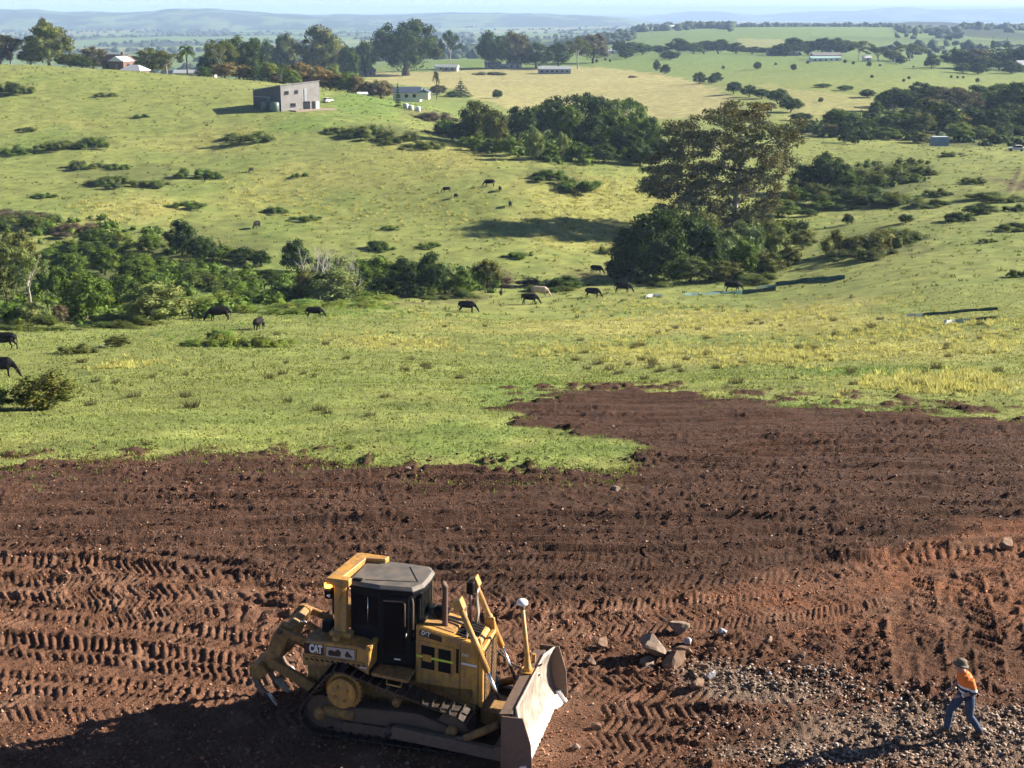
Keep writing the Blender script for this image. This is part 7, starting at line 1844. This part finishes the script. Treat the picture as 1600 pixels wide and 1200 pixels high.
# torn edge: stray grass on the soil, crumbs of soil on the grass
n = 60000
Ye = np.exp(rg.uniform(math.log(40), math.log(72), n)); Xe = Ye * rg.uniform(-0.43, 0.43, n)
de = dirt_mask(Xe, Ye); off = rg.exponential(0.7, n)
gr = de & ~dirt_mask(Xe, Ye + off); so = ~de & dirt_mask(Xe, Ye - off)
Xs, Ys = Xe[gr], Ye[gr]; hs2, _ = soil_relief(Xs, Ys)
o = link("stray_grass", tufts("stray_grass", Xs, Ys, ground_z(Xs, Ys) + hs2 * 0.6, 0.07 + 0.08 * rg.random(len(Xs)), turf_tint(Xs, Ys) * 0.9, 5, 0.9, rg, 0.3)); tag(o, "stray torn grass along the edge of the bare earth", kind="stuff")
Xs, Ys = Xe[so], Ye[so]; Cs = soil_tint(Xs, Ys, np.zeros(len(Xs)), np.zeros(len(Xs)))
o = link("edge_crumbs", scatter_mesh("edge_crumbs", Xs, Ys, ground_z(Xs, Ys) + 0.02, 0.02 + 0.06 * rg.random(len(Xs)) ** 2, Cs, M_CLOD, rg, BV=OCT_V, BF=OCT_F)); tag(o, "crumbs of dark soil strewn on the grass edge", kind="stuff")
# straw tussocks in swathes on the near slope and facing hill
TX, TY, TH, TC = [], [], [], []
def swathe(px, py, hw, hh_, n, H, key='dry'):
    c = at(px, py); ya = at(px, py - hh_).y - c.y; yb = c.y - at(px, py + hh_).y; w = hw * depth(c) / F
    e = rg.normal(size=n); Y = c.y + np.where(e > 0, e * ya, e * yb) * 0.6
    X = (c.x / c.y) * Y + rg.normal(size=n) * w * 0.55
    ok = (Y > 47) & (Y < 480) & ~dirt_mask(X, Y); X, Y = X[ok], Y[ok]; k = len(X)
    TX.append(X); TY.append(Y); TH.append(0.78 * H * rg.uniform(0.6, 1.3, k)); TC.append(np.array(PC[key])[None] * rg.uniform(1.05, 1.8, k)[:, None])
for a in [(1180, 497, 190, 14, 330, .42), (1010, 480, 120, 12, 130, .40), (1420, 515, 190, 14, 260, .42), (950, 548, 200, 12, 170, .40), (1250, 555, 180, 14, 220, .42), (1480, 600, 130, 14, 220, .42), (620, 535, 110, 12, 90, .4), (200, 570, 50, 6, 50, .4), (650, 490, 160, 12, 70, .4), (1560, 535, 70, 16, 90, .4),
          (500, 482, 110, 10, 160, .5, 'lush'), (340, 525, 110, 12, 60, .35, 'lush'),
          (900, 345, 110, 50, 420, .55), (960, 300, 120, 26, 260, .55), (620, 262, 120, 35, 200, .5), (430, 300, 100, 40, 260, .55), (720, 240, 100, 20, 160, .5), (200, 325, 80, 18, 170, .55), (330, 220, 110, 18, 120, .5), (560, 330, 130, 30, 160, .5), (80, 190, 90, 30, 90, .5), (700, 330, 90, 30, 120, .5), (1060, 520, 250, 30, 160, .36)]:
    swathe(*a)
TX, TY, TH = map(np.concatenate, (TX, TY, TH)); TC = np.vstack(TC)
o = link("straw_tussocks", tufts("straw_tussocks", TX, TY, ground_z(TX, TY), TH, TC, 20, 0.8, rg, 0.11)); tag(o, "swathes of pale straw coloured tussock grass on both slopes", kind="stuff")
# fine unevenness of the facing hillside: small dull tufts
n = 9000
py_ = rg.uniform(125, 470, n); px_ = rg.uniform(-60, 1660, n)
Yh = rg.uniform(150, 470, n); Xh = Yh * rg.uniform(-0.42, 0.42, n)
Ch = turf_tint(Xh, Yh) * rg.uniform(0.62, 1.2, n)[:, None]
o = link("hill_tufts", tufts("hill_tufts", Xh, Yh, ground_z(Xh, Yh), 0.16 + 0.30 * rg.random(n) ** 2, Ch, 7, 0.9, rg, 0.3)); tag(o, "small rough tufts over the facing hillside", kind="stuff")
# single dark tussocks on the near slope
TUS = []
for s in range(3):
    r2 = np.random.default_rng(700 + s); z1 = np.zeros(1)
    me = tufts("tussock", z1, z1, z1, np.array([1.0]), np.array([(0.12, 0.115, 0.045)]), 110, 0.75, r2, 0.045); TUS.append(me)
for j in range(110):
    if j < 60: px, py = rg.uniform(880, 1600), rg.uniform(498, 605)
    elif j < 90: px, py = rg.uniform(420, 1100), rg.uniform(488, 600)
    else: px, py = rg.uniform(60, 700), rg.uniform(520, 660)
    p = at(px, py)
    if bool(dirt_mask(np.array([p.x]), np.array([p.y]))[0]): continue
    o = link("grass_tussock", TUS[j % 3]); s = rg.uniform(0.24, 0.45); o.location = p; o.scale = (s * 1.0, s * 1.0, s); o.rotation_euler.z = rg.uniform(0, 6.28)
    tag(o, "small single dark tussock of grass on the near slope", "grass tussock", "single tussocks on the near slope")
# tangled undergrowth that fills gully floors and wood edges
def undergrowth(label, pts, n, hgt, tone, seed, leaf=0.22, per=40):
    rg2 = np.random.default_rng(seed); P = poly_world(pts)
    x0, y0 = P.min(0); x1, y1 = P.max(0); X = rg2.uniform(x0, x1, n * 6); Y = rg2.uniform(y0, y1, n * 6)
    m = inside(P, X, Y) & (fbm(X / 9, Y / 9, seed, 3) > 0.40); X, Y = X[m][:n], Y[m][:n]
    Z = ground_z(X, Y); hh2 = hgt * rg2.uniform(0.35, 1.2, len(X)) ; r = hh2 * rg2.uniform(0.7, 1.3, len(X))
    bl = np.stack([X, Y, Z + hh2 * 0.35, r, r, hh2 * 0.75], 1)
    V, Fc, C = leaves(bl, len(bl) * per, leaf, rg2, core=0.7, up=0.4)
    o = link("undergrowth", np_mesh("undergrowth", V, Fc, LEAF[tone], False, C)); tag(o, label, kind="stuff")
undergrowth("tangled green undergrowth filling the left gully", [(-60, 345), (150, 340), (330, 385), (430, 415), (470, 455), (440, 480), (300, 500), (150, 508), (-60, 510)], 330, 1.25, 'mid', 811)
undergrowth("low undergrowth along the creek at centre left", [(440, 420), (560, 410), (720, 425), (800, 440), (760, 462), (600, 470), (460, 470)], 150, 1.1, 'mid', 812)
undergrowth("dense undergrowth at the foot of the rainforest clump", [(690, 195), (760, 200), (1000, 215), (1040, 250), (900, 262), (780, 248), (700, 225)], 170, 2.0, 'mid', 813, 0.3)
undergrowth("brushy undergrowth around the big gum tree", [(960, 400), (1060, 350), (1180, 340), (1260, 350), (1250, 410), (1150, 440), (1000, 445)], 200, 1.3, 'scrub', 814)
undergrowth("rough scrub cover on the right hand slope", [(1240, 270), (1330, 255), (1460, 255), (1450, 285), (1400, 320), (1270, 330)], 190, 1.0, 'scrub', 815, 0.2)
undergrowth("undergrowth along the right hand tree line", [(1230, 205), (1330, 190), (1420, 170), (1600, 180), (1600, 230), (1480, 222), (1300, 218)], 230, 2.4, 'dark', 816, 0.4)
# far woods: low clumps of canopy over the distant country
n = 7000
Yw = np.exp(rg.uniform(math.log(1500), math.log(7500), n)); Xw = Yw * rg.uniform(-0.42, 0.42, n)
m_ = fbm(Xw / 260 + 7, Yw / 420, 231, 4) > (0.49 + 0.05 * rg.random(n)); m_ &= ~((Xw / Yw > 0.02) & (Yw < 3000)); Xw, Yw = Xw[m_], Yw[m_]
Sw = rg.uniform(4, 9, len(Xw)); Cw = np.array((0.030, 0.046, 0.022))[None] * rg.uniform(0.7, 1.5, len(Xw))[:, None]
EX, EY, ES = [], [], []
def band(pts, dep, n, size, spread=60):
    for _ in range(n):
        t = rg.random() * (len(pts) - 1); i = int(t); f = t - i
        px = pts[i] + (pts[i + 1] - pts[i]) * f; q = at_d(px, dep + rg.normal() * spread); EX.append(q.x); EY.append(q.y); ES.append(size * rg.uniform(0.6, 1.3))
band([870, 950, 990], 1950, 260, 6, 100); band([990, 1060, 1100, 1145], 2500, 700, 7.5, 130); band([1150, 1250, 1400], 2700, 380, 6, 60); band([1400, 1440, 1500], 2100, 60, 7, 160); band([1500, 1640], 2700, 130, 9, 120); band([1380, 1500, 1620], 1500, 40, 6, 120); band([1240, 1420, 1500], 1350, 25, 4, 100)
Xw = np.concatenate([Xw, EX]); Yw = np.concatenate([Yw, EY]); Sw = np.concatenate([Sw, ES]); Cw = np.vstack([Cw, np.array((0.034, 0.052, 0.024))[None] * rg.uniform(0.7, 1.5, len(EX))[:, None]])
o = link("far_woods", scatter_mesh("far_woods", Xw, Yw, ground_z(Xw, Yw), Sw, Cw, M_CLOD, rg, flat=0.8)); tag(o, "far off woods as dark bands over the hazy country", kind="stuff")
# scattered small bushes over the middle right fields
for j, (px, py, w) in enumerate(sorted([(1212, 102, 5), (1262, 100, 6), (1320, 99, 7), (1333, 101, 6), (1362, 122, 6), (1427, 106, 4), (1412, 128, 6), (1420, 124, 6), (1486, 122, 5), (1496, 123, 5), (1505, 123, 5), (1527, 129, 8), (1226, 89, 6), (1358, 104, 9), (1240, 110, 12), (1183, 109, 14), (1335, 226, 16), (1320, 224, 22), (932, 98, 6), (953, 97, 5), (946, 95, 5), (1130, 108, 6), (1282, 160, 9), (1300, 88, 5), (1375, 104, 5)])):
    p = at(px, py); d = depth(p)
    plant('bush', 'bush', p, w * d / F, w * 0.9 * d / F, 'dark', ordw(j) + " tiny dark bush from left dotted over the fields right of the hay field", "bush", "tiny bushes on the right hand fields")
# field fences of the far side: posts and rail between tan field and hedge

# ------------------------------------------------------------------ haze over the far country
hv = [(-45000, -2000), (45000, -2000), (45000, 90000), (-45000, 90000)]
hz = np.array([(x, y, z) for z in (-120.0, 46.0) for x, y in hv])
hf = np.array([(3, 2, 1, 0), (4, 5, 6, 7), (0, 1, 5, 4), (1, 2, 6, 5), (2, 3, 7, 6), (3, 0, 4, 7)])
mh = bpy.data.materials.new("haze_air"); mh.use_nodes = True
nh = mh.node_tree; nh.nodes.clear()
oh = nh.nodes.new("ShaderNodeOutputMaterial"); vh = nh.nodes.new("ShaderNodeVolumePrincipled")
vh.inputs['Color'].default_value = (0.42, 0.59, 0.92, 1)
vh.inputs['Density'].default_value = 0.000115
vh.inputs['Anisotropy'].default_value = 0.0
nh.links.new(vh.outputs[0], oh.inputs['Volume'])
haze = link("haze", np_mesh("haze", hz, hf, mh))
tag(haze, "pale blue haze over the far country", kind="stuff")
